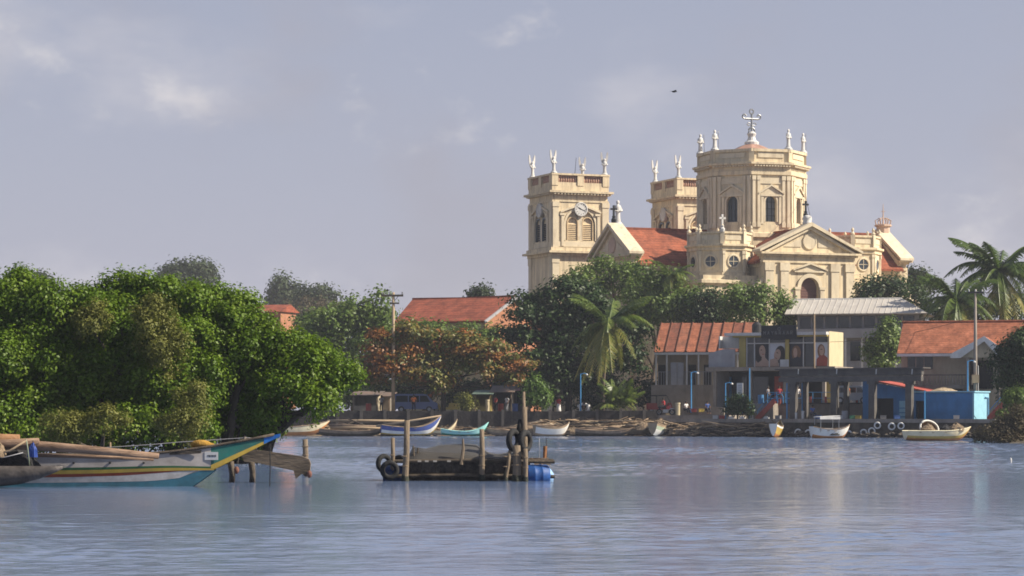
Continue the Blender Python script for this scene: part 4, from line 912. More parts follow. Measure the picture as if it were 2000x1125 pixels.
for y0, y1 in ((0, HWd), (2*HWd, HWd)):
    put(MB().slab([(0.02, y0, ze-0.02), (0.2, y0, ze-0.02), (0.2, y1, zr+0.02), (0.02, y1, zr+0.02)], 0.32), 'bargeboard', m_greyp, e)
for i in range(5): put(MB().box(xl+2+i*3.3, xl+3.4+i*3.3, 0.62, 0.72, ze-2.6, ze-1.0), 'window', m_dark, e)
# small roof fragment seen through the gap
e = empty('distant_house', (PX(520, 420), 420, 0), R(-20), 'distant house with little red roof right of the mangroves', 'house')
zz = PZ(608, 420); put(MB().box(-2.6, 2.6, 0, 6, 3, zz), 'wall', m_brick, e)
put(MB().prismx([(-0.8, zz-0.1), (6.8, zz-0.1), (3, zz+1.2)], -3.0, 3.0), 'roof', m_redo, e)

# --- ribbed roof house
F = Frame(1278, 262, -10); e = F.empty('ribbed_roof_house', 'low house with ribbed terracotta roof and white verandah posts', 'house')
ze = F.z(687); yr = 4.6; zr = F.z(631, 0, yr); xa, xb = 0.0, F.x(1466); np_ = 9
m_reds = [m_red, M('terracotta_pale', (0.31, 0.115, 0.065), 0.85, 0.35, 1.0, bump=.5, rows=1.6, grime=.5, gcol=(.14, .08, .06), gsc=(.9, .9, .9)), M('terracotta_worn', (0.23, 0.08, 0.048), 0.85, 0.4, 1.3, bump=.5, rows=1.6, grime=.7, gcol=(.10, .06, .05), gsc=(.9, .9, .9))]
for i in range(np_):
    u0 = xa+(xb-xa)*i/np_; u1 = xa+(xb-xa)*(i+1)/np_; s_ = 0.35
    j = random.uniform(-.03, .03)
    put(MB().slab([(u0+0.05, 0, ze+j), (u1-0.05, 0, ze+j), (u1-0.05+s_*0.6, yr, zr+j), (u0+0.05+s_*0.6, yr, zr+j)], 0.1), 'roof_panel', m_reds[(i*5) % 3], e)
for i in range(np_+1):
    u = xa+(xb-xa)*i/np_; put(MB().tube([(u, -0.05, ze+0.02), (u+0.21, yr, zr+0.05)], 0.075, 6), 'roof_rib', M('dark_rib', (0.13, 0.05, 0.03), 0.9, 0.3, 2), e)
put(MB().slab([(xa, yr, zr-0.04), (xb, yr, zr-0.04), (xb, 2*yr, ze), (xa, 2*yr, ze)], 0.1), 'rear_roof', m_red, e)
put(MB().box(xa, xb, -0.02, 0.08, ze-0.32, ze-0.08), 'fascia', m_whitep, e)
put(MB().box(xa+0.1, xb-0.1, 2.2, 2*yr-0.5, 2, ze-0.15), 'wall', m_beige, e)
zb = F.z(752); zr2 = F.z(727)
for p in (1281, 1302, 1341, 1364, 1396, 1418, 1440):
    x = F.x(p); put(MB().box(x-0.07, x+0.07, 0.1, 0.24, zb, ze-0.3), 'post', m_whitep, e)
for i in range(34):
    x = xa+0.15+i*0.27; put(MB().box(x-0.025, x+0.025, 0.13, 0.18, zb, zr2), 'baluster', m_greyp, e)
put(MB().box(xa, xb, 0.11, 0.2, zr2, zr2+0.06), 'rail', m_greyp, e)
for p in (1310, 1323):
    x = F.x(p); put(MB().box(x, x+F.x(1322)-F.x(1310), -0.05, 0.03, zb-0.6, F.z(708)), 'shutter_door', m_greyp, e)
for p in (1285, 1345, 1375, 1410): x = F.x(p, 2.2); put(MB().box(x, x+0.8, 2.12, 2.18, zb, zb+2.1), 'window', m_dark, e)
put(MB().box(xa-0.3, xb, -0.3, 2.2, 2, zb), 'verandah_floor', m_conc, e)

# --- two storey salon
F = Frame(1458, 252, -24); e = F.empty('salon_building', 'two storey yellow shop with black sign and large portrait posters upstairs', 'building')
zt = F.z(656); zf = F.z(717); W_ = F.x(1617); DP = 4.6; zg = 2.2
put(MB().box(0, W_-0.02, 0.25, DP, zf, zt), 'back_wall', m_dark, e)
put(MB().box(W_-0.02, W_+0.14, -0.02, DP+0.1, zf, zt+0.35), 'side_wall', m_yelp, e)
put(MB().box(-0.75, -0.08, -0.05, DP, zf, zt), 'end_wall', m_yel, e)
put(MB().box(-2.0, W_+0.1, -0.9, DP, zt, zt+0.28), 'roof_slab', m_whitep, e)
put(MB().box(-1.3, W_+0.05, -0.45, DP-0.3, zt-0.16, zt-0.002), 'eave_band', m_yel, e)
def sx(p): return F.x(p)
for p0, p1 in ((1534, 1541),): put(MB().box(sx(p0), sx(p1), -0.06, 0.25, zf, F.z(664)), 'column', m_yel, e)
zm = F.z(671)
for p0, p1 in ((1459, 1473), (1474, 1502), (1503, 1533), (1542, 1568), (1570, 1589), (1591, 1617)):
    put(MB().box(sx(p0)+0.03, sx(p1)-0.03, 0.12, 0.2, zm+0.06, zt-0.18), 'transom_pane', m_shop, e)
for p0, p1 in ((1459, 1473), (1572, 1588)): put(MB().box(sx(p0)+0.03, sx(p1)-0.03, 0.12, 0.2, zf+0.05, zm-0.05), 'glass_door', m_shop, e)
for p in (1458.5, 1473.5, 1502.5, 1569, 1590): put(MB().box(sx(p)-0.05, sx(p)+0.05, 0.0, 0.13, zf, zt-0.17), 'mullion', m_whitep, e)
put(MB().box(0, W_-0.05, 0.02, 0.11, zm-0.05, zm+0.05), 'transom_bar', m_whitep, e)
# portrait posters (flat prints): board, then hair, face and shoulders as thin layers
m_skin = M('print_skin', (0.46, 0.30, 0.22), 0.5, 0.12, 3); m_hair = M('print_hair', (0.03, 0.022, 0.02), 0.5, 0.2, 4); m_hairb = M('print_hair_brown', (0.20, 0.10, 0.05), 0.5, 0.3, 5)
m_pw = M('print_pale', (0.55, 0.56, 0.60), 0.5, 0.06, 1); m_pd = M('print_dark', (0.03, 0.03, 0.04), 0.5, 0.2, 1); m_pr = M('print_red', (0.30, 0.07, 0.05), 0.5, 0.2, 2)
def ell(cx, cz, rx, rz_, rot=0, n=22):
    return [(cx + rx*math.cos(t)*math.cos(rot) - rz_*math.sin(t)*math.sin(rot), cz + rx*math.cos(t)*math.sin(rot) + rz_*math.sin(t)*math.cos(rot)) for t in [2*math.pi*i/n for i in range(n)]]
def poster(p0, p1, bgm, layers, label):
    x0, x1 = sx(p0)+0.03, sx(p1)-0.03; w_, h_ = x1-x0, zm-zf-0.1
    o = put(MB().box(x0, x1, 0.06, 0.11, zf+0.05, zm-0.05), 'poster', bgm, e); o['label'] = label
    for i, (nm, mt, poly) in enumerate(layers):
        poly = [(x0+min(1, max(0, a))*w_, zf+0.05+min(1, max(0, q))*h_) for a, q in poly]
        put(MB().prism(poly, 0.06-0.004*(i+1), 0.0599), nm, mt, o)
poster(1474, 1502, m_pd, [('hair', m_hair, ell(.40, .62, .40, .48)), ('shoulders', m_skin, [(.0, 0), (1, 0), (1, .22), (.75, .38), (.5, .30), (.2, .16), (.05, .28)]), ('neck', m_skin, [(.45, .2), (.75, .25), (.72, .5), (.5, .5)]), ('face', m_skin, ell(.52, .68, .23, .26, .15)), ('eyes', m_hair, ell(.45, .73, .06, .025)), ('lips', m_pr, ell(.58, .54, .07, .022))], 'poster of a dark haired model with bare shoulders')
poster(1503, 1533, m_pw, [('hair', m_hair, ell(.68, .52, .36, .40, -.5)), ('hair', m_hair, [(.62, 0), (.9, 0), (1, .3), (.95, .6), (.6, .5)]), ('shoulders', m_skin, [(0, 0), (.62, 0), (.55, .22), (.3, .36), (0, .30)]), ('face', m_skin, ell(.50, .50, .22, .27, -.55)), ('eyes', m_hair, ell(.50, .60, .07, .022, -.5)), ('lips', m_pr, ell(.42, .36, .07, .022, -.4))], 'poster of a model with black hair tilting her head on white')
poster(1542, 1568, m_pd, [('hair', m_hairb, ell(.5, .58, .36, .34)), ('face', m_skin, ell(.42, .60, .16, .22)), ('clothes', m_pd, [(.1, 0), (.95, 0), (.9, .35), (.6, .42), (.3, .36)])], 'dark poster of a model with brown hair')
poster(1591, 1617, m_pw, [('hair', m_hairb, ell(.48, .66, .30, .30)), ('clothes', m_pr, [(.1, 0), (.95, 0), (1, .35), (.7, .5), (.4, .48), (.12, .3)]), ('face', m_skin, ell(.52, .68, .19, .22)), ('eyes', m_hair, ell(.5, .73, .09, .02))], 'pale poster of a model in a brown red top')
put(MB().box(sx(1525), sx(1542), -0.25, -0.18, zf, F.z(703)), 'notice_board', m_whitep, e)
# sign board with faint lettering
so_ = put(MB().box(sx(1493), sx(1562), -1.02, -0.92, F.z(663), F.z(637)), 'sign_board', M('sign_black', (0.012, 0.013, 0.016), 0.35, 0.2, 2), e)
m_let = M('sign_letters', (0.17, 0.17, 0.17), 0.5, 0.1)
zl = F.z(655); lw = 0.36
GL = {'R': [(0,0,0,1),(0,1,.6,1),(.6,1,.6,.5),(0,.5,.6,.5),(.25,.5,.65,0)], 'A': [(0,0,.35,1),(.35,1,.7,0),(.15,.4,.55,.4)], 'M': [(0,0,0,1),(0,1,.35,.4),(.35,.4,.7,1),(.7,1,.7,0)], 'N': [(0,0,0,1),(0,1,.6,0),(.6,0,.6,1)], 'Y': [(0,1,.35,.5),(.7,1,.35,.5),(.35,.5,.35,0)], 'K': [(0,0,0,1),(0,.45,.6,1),(.15,.55,.65,0)]}
for i, ch in enumerate('MAYNRAAR'):
    x = sx(1498) + i*(sx(1558)-sx(1498))/8
    b = MB()
    for xa_, za_, xb_, zb_ in GL[ch]: b.tube([(x+xa_*lw*0.8, -1.03, zl+za_*0.34), (x+xb_*lw*0.8, -1.03, zl+zb_*0.34)], 0.028, 4)
    put(b, 'letter', m_let, so_)
b = MB(); b.torus((sx(1528), -1.03, F.z(644)), 0.14, 0.025, 'y', 14, 4); put(b, 'emblem', m_let, so_)
# ground floor
xL = F.x(1392); xR = F.x(1640)
put(MB().box(xL-0.2, xR, -1.6, DP, zf-0.40, zf-0.02), 'floor_slab', m_conc, e)
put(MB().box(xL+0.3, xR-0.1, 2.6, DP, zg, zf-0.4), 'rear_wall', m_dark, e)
for p in (1393, 1462, 1530, 1606): put(MB().box(F.x(p, -1.4), F.x(p, -1.4)+0.32, -1.45, -1.1, zg, zf-0.4), 'column', m_conc, e)
put(MB().box(F.x(1393, -1.4), F.x(1393, -1.4)+0.3, -1.0, 2.6, zg, zf-0.4), 'end_wall', m_greyp, e)
for p0, p1, mt in ((1412, 1428, m_blue), (1432, 1458, m_shop), (1470, 1500, m_shop), (1512, 1528, m_redp), (1536, 1580, m_shop), (1612, 1632, m_yel)):
    put(MB().box(F.x(p0, 2.4), F.x(p1, 2.4), 2.48, 2.58, zg+0.2, zf-0.9), 'shop_panel', mt, e)
put(MB().box(F.x(1470, 1.5), F.x(1520, 1.5), 1.2, 1.6, zg, zg+1.0), 'counter', m_greyp, e)
# outside stair and parapet on the left
put(MB().prism([(xL, zf), (-0.8, zf), (-0.8, F.z(682)), (F.x(1420), F.z(682)), (xL, F.z(690))], -1.2, -1.0), 'stair_wall', m_greyp, e)
put(MB().prism([(F.x(1405), F.z(680)), (F.x(1447), F.z(680)), (F.x(1447), zt), (F.x(1405), F.z(656))], 1.0, 1.15), 'white_parapet', m_whitep, e)
put(MB().box(F.x(1405)-0.12, F.x(1405), 0.2, 2.5, F.z(680), F.z(656)), 'white_parapet', m_whitep, e)
put(MB().tube([(sx(1602), -1.9, zf-0.3), (sx(1602)-0.02, -1.9, F.z(617))], 0.09, 8), 'flag_pole', m_woodl, e)
b = MB(); c = F.empty('water_tank', 'black plastic water tank on the salon roof', 'tank')
b.loft((F.x(1478, 2), 2, zt+0.28), 16, [(0.45, 0), (0.48, 0.1), (0.48, 0.85), (0.3, 1.05), (0.12, 1.15)]); put(b, 'tank_body', M('tank_plastic', (0.025, 0.025, 0.027), 0.5, 0.2), c)
put(MB().box(F.x(1489, 1.5)-0.1, F.x(1489, 1.5)+0.15, 1.4, 1.6, zt+0.28, zt+0.75), 'white_cistern', m_whitep, c)

# --- grey building with pale metal roof
F = Frame(1556, 288, -14); e = F.empty('grey_office_block', 'grey two storey block with wide pale metal roof below the church', 'building')
ze = F.z(614); DP = 9; xr = F.x(1812); zr = F.z(585, 0, 4.5)
b = MB(); xh = F.x(1762, 4.5)
b.slab([(-1.2, -1.2, ze), (xr, -1.2, ze), (xh, 4.5, zr), (-1.2, 4.5, zr)], 0.12); b.slab([(-1.2, 10, ze), (xr, 10, ze), (xh, 4.5, zr), (-1.2, 4.5, zr)], 0.12); b.add([(xr,-1.2,ze),(xr,10,ze),(xh,4.5,zr)], [(0,1,2)])
ro = put(b, 'roof', m_zinc, e)
put(MB().tube([(-1.2, 4.5, zr), (xh, 4.5, zr)], 0.12, 6), 'ridge_cap', m_whitep, ro)
for i in range(1, 24):
    x = -1.2 + i*(xr+1.2)/24
    t = max(0, (x-xh)/(xr-xh)) if x > xh else 0; yk = 4.5 - 5.7*t; zk = zr - (zr-ze)*t
    put(MB().tube([(x, -1.2, ze+0.03), (x, yk, zk+0.03)], 0.035, 4), 'roof_seam', m_zinc, ro)
put(MB().box(0, xr-1.0, 0.6, DP, 2, ze-0.1), 'wall', m_greyp, e)
z1, z2 = F.z(619), F.z(641)
for i in range(9):
    x = 0.3 + i*(xr-1.6)/9; put(MB().box(x, x+(xr-1.6)/9-0.25, 0.5, 0.62, z2, z1), 'window', m_shop, e); put(MB().box(x-0.22, x-0.02, 0.35, 0.62, z2, z1), 'column', m_greyp, e)
put(MB().box(-0.4, xr-0.6, -0.5, 0.6, F.z(661), F.z(643)), 'balcony', m_greyp, e)
for i in range(7):
    x = 0.4 + i*(xr-1.6)/7; put(MB().box(x, x+1.1, 0.5, 0.61, F.z(705), F.z(668)), 'lower_window', m_shop if i % 2 else m_dark, e)
    put(MB().box(x+1.3, x+1.5, -0.4, -0.2, 2, F.z(661)), 'column', m_whitep, e)

# --- tiled house on the right
F = Frame(1752, 236, -16); e = F.empty('tiled_house', 'house with orange tile roof, white gable porch and balcony on the right', 'house')
ze = F.z(690); yr = 4.2; zr = F.z(630, 0, yr); xr = F.x(2090); xrl = F.x(1764, yr)
b = MB(); b.slab([(0, 0, ze), (xr, 0, ze), (xr, yr, zr), (xrl, yr, zr)], 0.15); b.slab([(0, 2*yr, ze), (xr, 2*yr, ze), (xr, yr, zr), (xrl, yr, zr)], 0.15)
ro = put(b, 'roof', m_red, e)
put(MB().tube([(xrl-0.1, yr, zr+0.05), (xr, yr, zr+0.05)], 0.12, 6), 'ridge_tiles', m_red, ro)
put(MB().box(0, F.x(1862), -0.05, 0.06, ze-0.3, ze-0.05), 'fascia', m_whitep, e)
put(MB().box(0.25, xr, 1.0, 2*yr-0.6, 2, ze-0.1), 'wall', m_beige, e)
# porch gable
xp0, xp1, xpc = F.x(1862), F.x(1962), F.x(1926); zp = F.z(657, xpc, -1.5); zpe = F.z(692, xp0, -1.5)
b = MB(); b.slab([(xp0-0.1, -1.6, zpe), (xp0-0.1, 2.2, zpe), (xpc, 2.2, zp), (xpc, -1.6, zp)], 0.14); b.slab([(xp1+0.6, -1.6, zpe), (xp1+0.6, 2.2, zpe), (xpc, 2.2, zp), (xpc, -1.6, zp)], 0.14); put(b, 'porch_roof', m_red, e)
for xa_, sg in ((xp0-0.1, 1), (xp1+0.6, -1)):
    put(MB().prism([(xa_, zpe-0.35), (xa_, zpe+0.02), (xpc, zp+0.02), (xpc, zp-0.45), (xa_+sg*0.9, zpe-0.35)], -1.72, -1.61), 'bargeboard', m_whitep, e)
put(MB().prism([(xp0+0.4, zpe-0.3), (xp1+0.1, zpe-0.3), (xpc, zp-0.4)], -1.2, -1.1), 'porch_gable', m_beige, e)
for p in (1890, 1950): put(MB().box(F.x(p, -1.2)-0.12, F.x(p, -1.2)+0.12, -1.3, -1.06, 2, zpe-0.3), 'porch_post', m_conc, e)
put(MB().box(F.x(1773, 1), F.x(1822, 1), 0.9, 1.01, F.z(721), F.z(697)), 'window', m_shop, e)
for p in (1789, 1805): put(MB().box(F.x(p, 1)-0.04, F.x(p, 1)+0.04, 0.86, 0.9, F.z(721), F.z(697)), 'window_bar', m_conc, e)
put(MB().box(F.x(1895, 1), F.x(1940, 1), 0.9, 1.01, F.z(760), F.z(705)), 'door', m_dark, e)
zb0, zb1 = F.z(752), F.z(734)
put(MB().box(F.x(1790), F.x(1890), -1.0, 1.0, zb0-0.35, zb0), 'balcony_floor', m_conc, e)
for i in range(18): x = F.x(1792)+0.1+i*0.29; put(MB().loft((x, -0.85, 0), 6, [(0.05, zb0), (0.09, zb0+0.3), (0.05, zb0+0.55), (0.07, zb1)]), 'baluster', m_conc, e)
put(MB().box(F.x(1790), F.x(1890), -0.95, -0.75, zb1, zb1+0.1), 'balcony_rail', m_concd, e)
put(MB().box(F.x(1795, 0.9), F.x(1880, 0.9), 0.85, 0.99, 2, zb0-0.4), 'lower_wall', m_concd, e)

# --- concrete frame (open pier canopy)
F = Frame(1522, 236.6, -34); e = F.empty('concrete_canopy', 'dark open concrete frame with stacked beams over the landing', 'pier frame')
xr = F.x(1800)
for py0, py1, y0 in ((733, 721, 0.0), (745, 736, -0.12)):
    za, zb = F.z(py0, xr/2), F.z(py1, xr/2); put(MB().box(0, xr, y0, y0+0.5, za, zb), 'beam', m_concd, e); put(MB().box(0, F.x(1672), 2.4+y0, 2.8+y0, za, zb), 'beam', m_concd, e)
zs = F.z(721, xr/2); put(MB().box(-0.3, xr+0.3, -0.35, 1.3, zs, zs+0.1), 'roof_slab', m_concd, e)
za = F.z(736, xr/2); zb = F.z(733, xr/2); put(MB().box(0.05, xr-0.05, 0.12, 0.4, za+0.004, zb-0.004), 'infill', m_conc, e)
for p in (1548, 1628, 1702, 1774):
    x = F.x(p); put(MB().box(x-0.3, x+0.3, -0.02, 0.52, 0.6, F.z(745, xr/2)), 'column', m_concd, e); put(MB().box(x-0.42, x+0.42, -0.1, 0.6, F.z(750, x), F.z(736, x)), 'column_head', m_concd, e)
    if p < 1690: put(MB().box(x-0.2, x+0.2, 2.4, 2.8, 0.6, F.z(745, xr/2)), 'rear_column', m_concd, e)
for p in (1563, 1638, 1715, 1785): x = F.x(p); put(MB().tube([(x, -0.42, F.z(731, x)), (x+0.03, -0.42, F.z(721, x))], 0.045, 6), 'lamp_tube', m_whitep, e)

# --- blue huts
F = Frame(1688, 234.2, -34); e = F.empty('blue_hut', 'blue hut with sloping red roof and dark doorway on the quay', 'hut')
xr = F.x(1786); DP = 3.2; zb = QZ
zl_, zr_ = F.z(744), F.z(762, xr)
b = MB(); xo0, xo1 = F.x(1707), F.x(1745); zo = F.z(778, 2)
b.prism([(0, zb), (xo0, zb), (xo0, zo), (xo1, zo), (xo1, zb), (xr, zb), (xr, zr_), (0, zl_)], 0, 0.15); put(b, 'front_wall', m_blue, e)
put(MB().box(-0.15, 0.0, 0, DP, zb, zl_), 'side_wall', m_blue, e); put(MB().box(xr, xr+0.15, 0, DP, zb, zr_), 'side_wall', m_blue, e)
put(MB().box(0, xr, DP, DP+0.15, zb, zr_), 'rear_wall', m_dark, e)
put(MB().slab([(F.x(1712), -0.5, zl_+0.02), (F.x(1712), DP+0.6, zl_+0.02), (xr+1.4, DP+0.6, zr_-0.05), (xr+1.4, -0.5, zr_-0.05)], 0.12), 'roof', m_redp, e)
put(MB().box(F.x(1757), F.x(1770), -0.08, -0.01, zb+0.05, F.z(783, 4)), 'pale_panel', m_lblue, e)
for py in (797, 806, 814): put(MB().box(F.x(1757), F.x(1770), -0.12, -0.085, F.z(py+0.8, 4), F.z(py-0.8, 4)), 'panel_bar', m_blue, e)
put(MB().box(xo0-0.02, xo1+0.05, 0.9, 1.0, zb, zo+0.1), 'doorway_shade', m_dark, e)  # near-black panel stands in for the shade inside the doorway
F2 = Frame(1783, 230.6, -34); e = F2.empty('blue_store', 'long blue flat roofed store with sunlit blue end wall', 'hut')
xr = F2.x(1900); zt = F2.z(768); DP = 3.2
b = MB(); xo0, xo1, zo = F2.x(1786), F2.x(1805), F2.z(783)
b.prism([(0, zb), (xo0, zb), (xo0, zo), (xo1, zo), (xo1, zb), (xr, zb), (xr, zt), (0, zt)], 0, 0.15); put(b, 'front_wall', m_blue, e)
put(MB().box(xr, xr+0.15, -0.05, DP, zb, zt+0.05), 'end_wall', m_lblue, e)  # paler blue than the front: sunlight on this end is put into its colour
put(MB().box(0, xr, DP-0.15, DP, zb, zt), 'rear_wall', m_blue, e)
put(MB().box(-0.1, xr+0.25, -0.15, DP+0.1, zt+0.05, zt+0.17), 'flat_roof', m_lblue, e)
put(MB().box(xo0, xo1, 0.6, 0.7, zb, zo+0.05), 'doorway_shade', m_dark, e)  # dark sheet painted as the unlit room behind the opening
put(MB().tube([(xr+0.24, 2.2, zt-0.4), (xr+0.24, 2.8, zt-0.4), (xr+0.24, 2.8, zb)], 0.06, 6), 'drain_pipe', m_blue, e)
# --- sheds under the almond tree
m_rtin = M('rusty_tin', (0.16, 0.145, 0.135), 0.7, 0.3, 1.5, c2=(0.16, 0.10, 0.07), grime=.5)
def shed(label, px0, px1, pyt, D, wall, roofm, lean=0.35, dp=2.5, rz=-6, open_=True, zg=2.26):
    F = Frame(px0, D, rz); e = F.empty('shed', label, 'shed'); xr = F.x(px1); zt = F.z(pyt)
    put(MB().box(0, xr, dp-0.1, dp, zg, zt), 'rear_wall', wall, e)
    put(MB().box(0, 0.1, 0, dp-0.12, zg, zt-0.02), 'side_wall', wall, e); put(MB().box(xr-0.1, xr, 0, dp-0.12, zg, zt-0.02), 'side_wall', wall, e)
    put(MB().box(0.12, xr-0.12, 0, 0.1, zg, zg+(0.7 if open_ else zt-zg-0.1)), 'front_counter', wall, e)
    put(MB().slab([(-0.3, -0.6, zt-0.1), (xr+0.3, -0.6, zt-0.1), (xr+0.3, dp+0.3, zt+lean), (-0.3, dp+0.3, zt+lean)], 0.06), 'roof', roofm, e)
    for x in (0.05, xr-0.05): put(MB().tube([(x, -0.45, zg), (x, -0.45, zt-0.12)], 0.05, 6), 'post', m_wood, e)
    return e
shed('grey tin shed behind the seawall at left of power pole', 690, 738, 770, 257, m_beige, m_rtin)
shed('small grey hut with pale wall beside the power pole', 736, 762, 772, 259, m_conc, m_rtin, open_=False)
shed('dark kiosk with green roof right of almond trunk', 928, 958, 768, 258, m_yel, M('green_tin', (0.10, 0.14, 0.11), 0.7, 0.2))
shed('kiosk with blue panel and curved awning beside the white post', 962, 1000, 764, 259, m_concd, m_rtin, lean=0.6)
shed('small stall with pink awning near the bright bush', 1003, 1032, 760, 260, m_dark, M('pink_awning', (0.5, 0.25, 0.25), 0.8, 0.15))
# ================================================================ poles, vehicles, people
def tag_put(b, name, mat, label, cat, loc_=None, rz=0, group=None, smooth=False):
    o = b.build(name, mat, None, smooth); 
    if loc_ is not None: o.location = loc_
    o.rotation_euler = (0, 0, rz); return tag(o, label, cat, group)
# wooden power pole
D = 251.6; e = empty('power_pole', (PX(768, D), D, 2.2), 0, 'wooden power pole with crossarm in front of the almond tree', 'utility pole')
ht = PZ(571, D)-2.2
MB().tube([(0,0,-0.8), (0,0,ht*0.5), (0.02,0,ht)], [0.20, 0.17, 0.13], 10).build('pole', m_woodl, e, True)
MB().box(-1.15, 1.0, -0.18, -0.06, ht-0.42, ht-0.22).build('crossarm', m_woodd, e)
MB().box(-0.35, 0.6, -0.16, -0.06, ht-1.15, ht-1.0).build('crossarm', m_woodd, e)
for x in (-1.05, -0.35, 0.9): MB().loft((x, -0.12, ht-0.22), 8, [(0.06, 0), (0.1, 0.06), (0.05, 0.12), (0.09, 0.2), (0.03, 0.28)]).build('insulator', m_silver, e)
for x in (-0.6, 0.5): MB().tube([(x, -0.12, ht-0.4), (0, -0.1, ht-1.0)], 0.025, 5).build('brace', m_iron, e)
# concrete utility pole on the right
D = 231.5; e = empty('utility_pole', (PX(1905, D), D, 1.5), 0, 'tall grey utility pole with meter box beside the blue store', 'utility pole')
ht = PZ(565, D)-1.5
MB().tube([(0,0,-0.5), (0,0,ht*0.45), (0,0,ht)], [0.21, 0.17, 0.10], 10).build('pole', m_conc, e, True)
MB().box(-0.36, 0.26, -0.42, -0.12, PZ(748, D)-1.5, PZ(732, D)-1.5).build('meter_box', m_woodl, e)
MB().tube([(0.24, -0.1, 0), (0.24, -0.1, ht*0.42)], 0.04, 6).build('conduit', m_whitep, e)
MB().box(-0.7, 0.7, -0.16, -0.08, ht-0.35, ht-0.22).build('crossarm', m_iron, e)
for x in (-0.6, 0, 0.6): MB().loft((x, -0.12, ht-0.22), 8, [(0.05, 0), (0.07, 0.08), (0.03, 0.2)]).build('insulator', m_whitep, e)
# overhead cables
def cable(a, b_, sag, label, r=0.02):
    pts = [a.lerp(b_, i/14) - Vector((0, 0, sag*4*(i/14)*(1-i/14))) for i in range(15)]
    tag_put(MB().tube(pts, r, 4), 'overhead_cable', m_iron, label, 'cable')
PA = Vector((PX(1905, 231.5), 231.5, PZ(600, 231.5)))
cable(PA, P(1602, 640, 250), 0.5, 'black overhead cable sagging from the utility pole to flagpole')
cable(PA - Vector((0, 0, 0.8)), P(1602, 668, 250), 0.6, 'lower black cable between utility pole and salon')
cable(P(1905, 570, 231.5), P(2080, 560, 236), 0.3, 'overhead cable leaving the right side of the picture')
cable(P(1572, 372, 333), P(1583, 425, 318), 0.2, 'thin wire from octagonal tower down to pediment cross', 0.035)
# blue lamp posts
def lamp_post(px, py0, py1, D, label, arm=True):
    z0, z1 = PZ(py1, D), PZ(py0, D); e = empty('lamp_post', (PX(px, D), D, z0), 0, label, 'lamp post', 'blue posts along the waterfront')
    MB().tube([(0,0,-0.3), (0,0,z1-z0)], [0.07, 0.05], 8).build('post', m_rail, e)
    if arm:
        MB().tube([(0,0,z1-z0-0.05), (0.35,0,z1-z0+0.05), (0.6,0,z1-z0)], 0.035, 6).build('arm', m_rail, e)
        MB().loft((0.6, 0, z1-z0-0.12), 8, [(0.14, 0), (0.1, 0.1), (0.03, 0.14)]).build('lamp_head', m_whitep, e)
lamp_post(1134, 730, 800, 249.6, 'slim blue lamp post between the palm and dark tree')
lamp_post(1350, 727, 800, 243, 'slim blue lamp post before the verandah house')
lamp_post(1464, 719, 812, 238.5, 'blue pole beside the white notice board', False)
lamp_post(1417, 748, 812, 239.5, 'short bent blue post left of the notice board')
lamp_post(1537, 748, 812, 236.2, 'blue post standing beside the canopy column', False)
lamp_post(1567, 748, 800, 238, 'short blue post on the terrace edge', False)
lamp_post(1806, 763, 815, 228, 'thin blue-white pole in front of the blue store', False)
lamp_post(1890, 705, 768, 229.5, 'blue pipe rising over the blue store roof')
# white notice board
F = Frame(1439, 239.6, -24); e = F.empty('notice_board', 'white upright notice board beside a blue pole', 'sign')
za, zb = F.z(772), F.z(748); MB().box(0, F.x(1451), 0, 0.06, za, zb).build('board', m_whitep, e)
for x in (0.08, F.x(1451)-0.08): MB().tube([(x, 0.09, QZ), (x, 0.09, za+0.6)], 0.03, 6).build('leg', m_rail, e)
for i in range(5): MB().box(0.12, F.x(1451)-0.12-0.05*(i % 3), -0.006, -0.002, zb-0.25-i*0.17, zb-0.19-i*0.17).build('text_line', m_greyp, e)

# --- vehicles
def wheel(e, x, y, z, r, w_=0.2):
    o = MB().torus((x, y, z), r*0.72, r*0.28, 'y', 18, 8).build('wheel', m_tyre, e); MB(Matrix.Translation((x, y, z)) @ Matrix.Rotation(R(90), 4, 'X')).loft((0,0,0), 12, [(r*0.6, -0.06), (r*0.6, 0.06)]).build('rim', m_silver, o)
def van(px, D, zg, rz, paint, label, L_=4.3, H=1.85, W_=1.6):
    e = empty('van', (PX(px, D), D, zg), rz, label, 'van')
    prof = [(-L_/2, 0.35), (L_/2-0.05, 0.35), (L_/2, 0.6), (L_/2-0.05, 0.95), (L_/2-0.45, 1.1), (L_/2-1.05, H-0.08), (L_/2-1.35, H), (-L_/2+0.2, H), (-L_/2+0.03, H-0.15), (-L_/2-0.02, 0.8)]
    MB().prism(prof, -W_/2, W_/2).build('body', paint, e)
    for y, s_ in ((-W_/2-0.006, -1), (W_/2+0.006, 1)):
        for x0, x1, x2, x3 in ((-L_/2+0.25, -0.75, -0.75, -L_/2+0.3), (-0.65, 0.35, 0.35, -0.65), (0.45, L_/2-0.75, L_/2-1.1, 0.45)):
            MB().prism([(x0, 1.05), (x1, 1.05), (x2, H-0.18), (x3, H-0.18)], min(y, y-s_*0.02), max(y, y-s_*0.02)).build('window', m_shop, e)
    MB().slab([(L_/2-0.48, -0.7, 1.13), (L_/2-0.48, 0.7, 1.13), (L_/2-1.03, 0.66, H-0.12), (L_/2-1.03, -0.66, H-0.12)], -0.02).build('windscreen', m_shop, e)
    for x in (-L_/2+0.8, L_/2-0.85):
        for y in (-W_/2+0.05, W_/2-0.05): wheel(e, x, y, 0.33, 0.33)
    for y in (-0.6, 0.6): MB().ball((L_/2-0.02, y, 0.78), 0.11, 8, 6, sx=0.4).build('headlight', m_whitep, e)
    MB().box(-L_/2-0.06, -L_/2+0.02, -0.75, 0.75, 0.32, 0.5).build('bumper', m_greyp, e); MB().box(L_/2-0.04, L_/2+0.06, -0.75, 0.75, 0.32, 0.5).build('bumper', m_greyp, e)
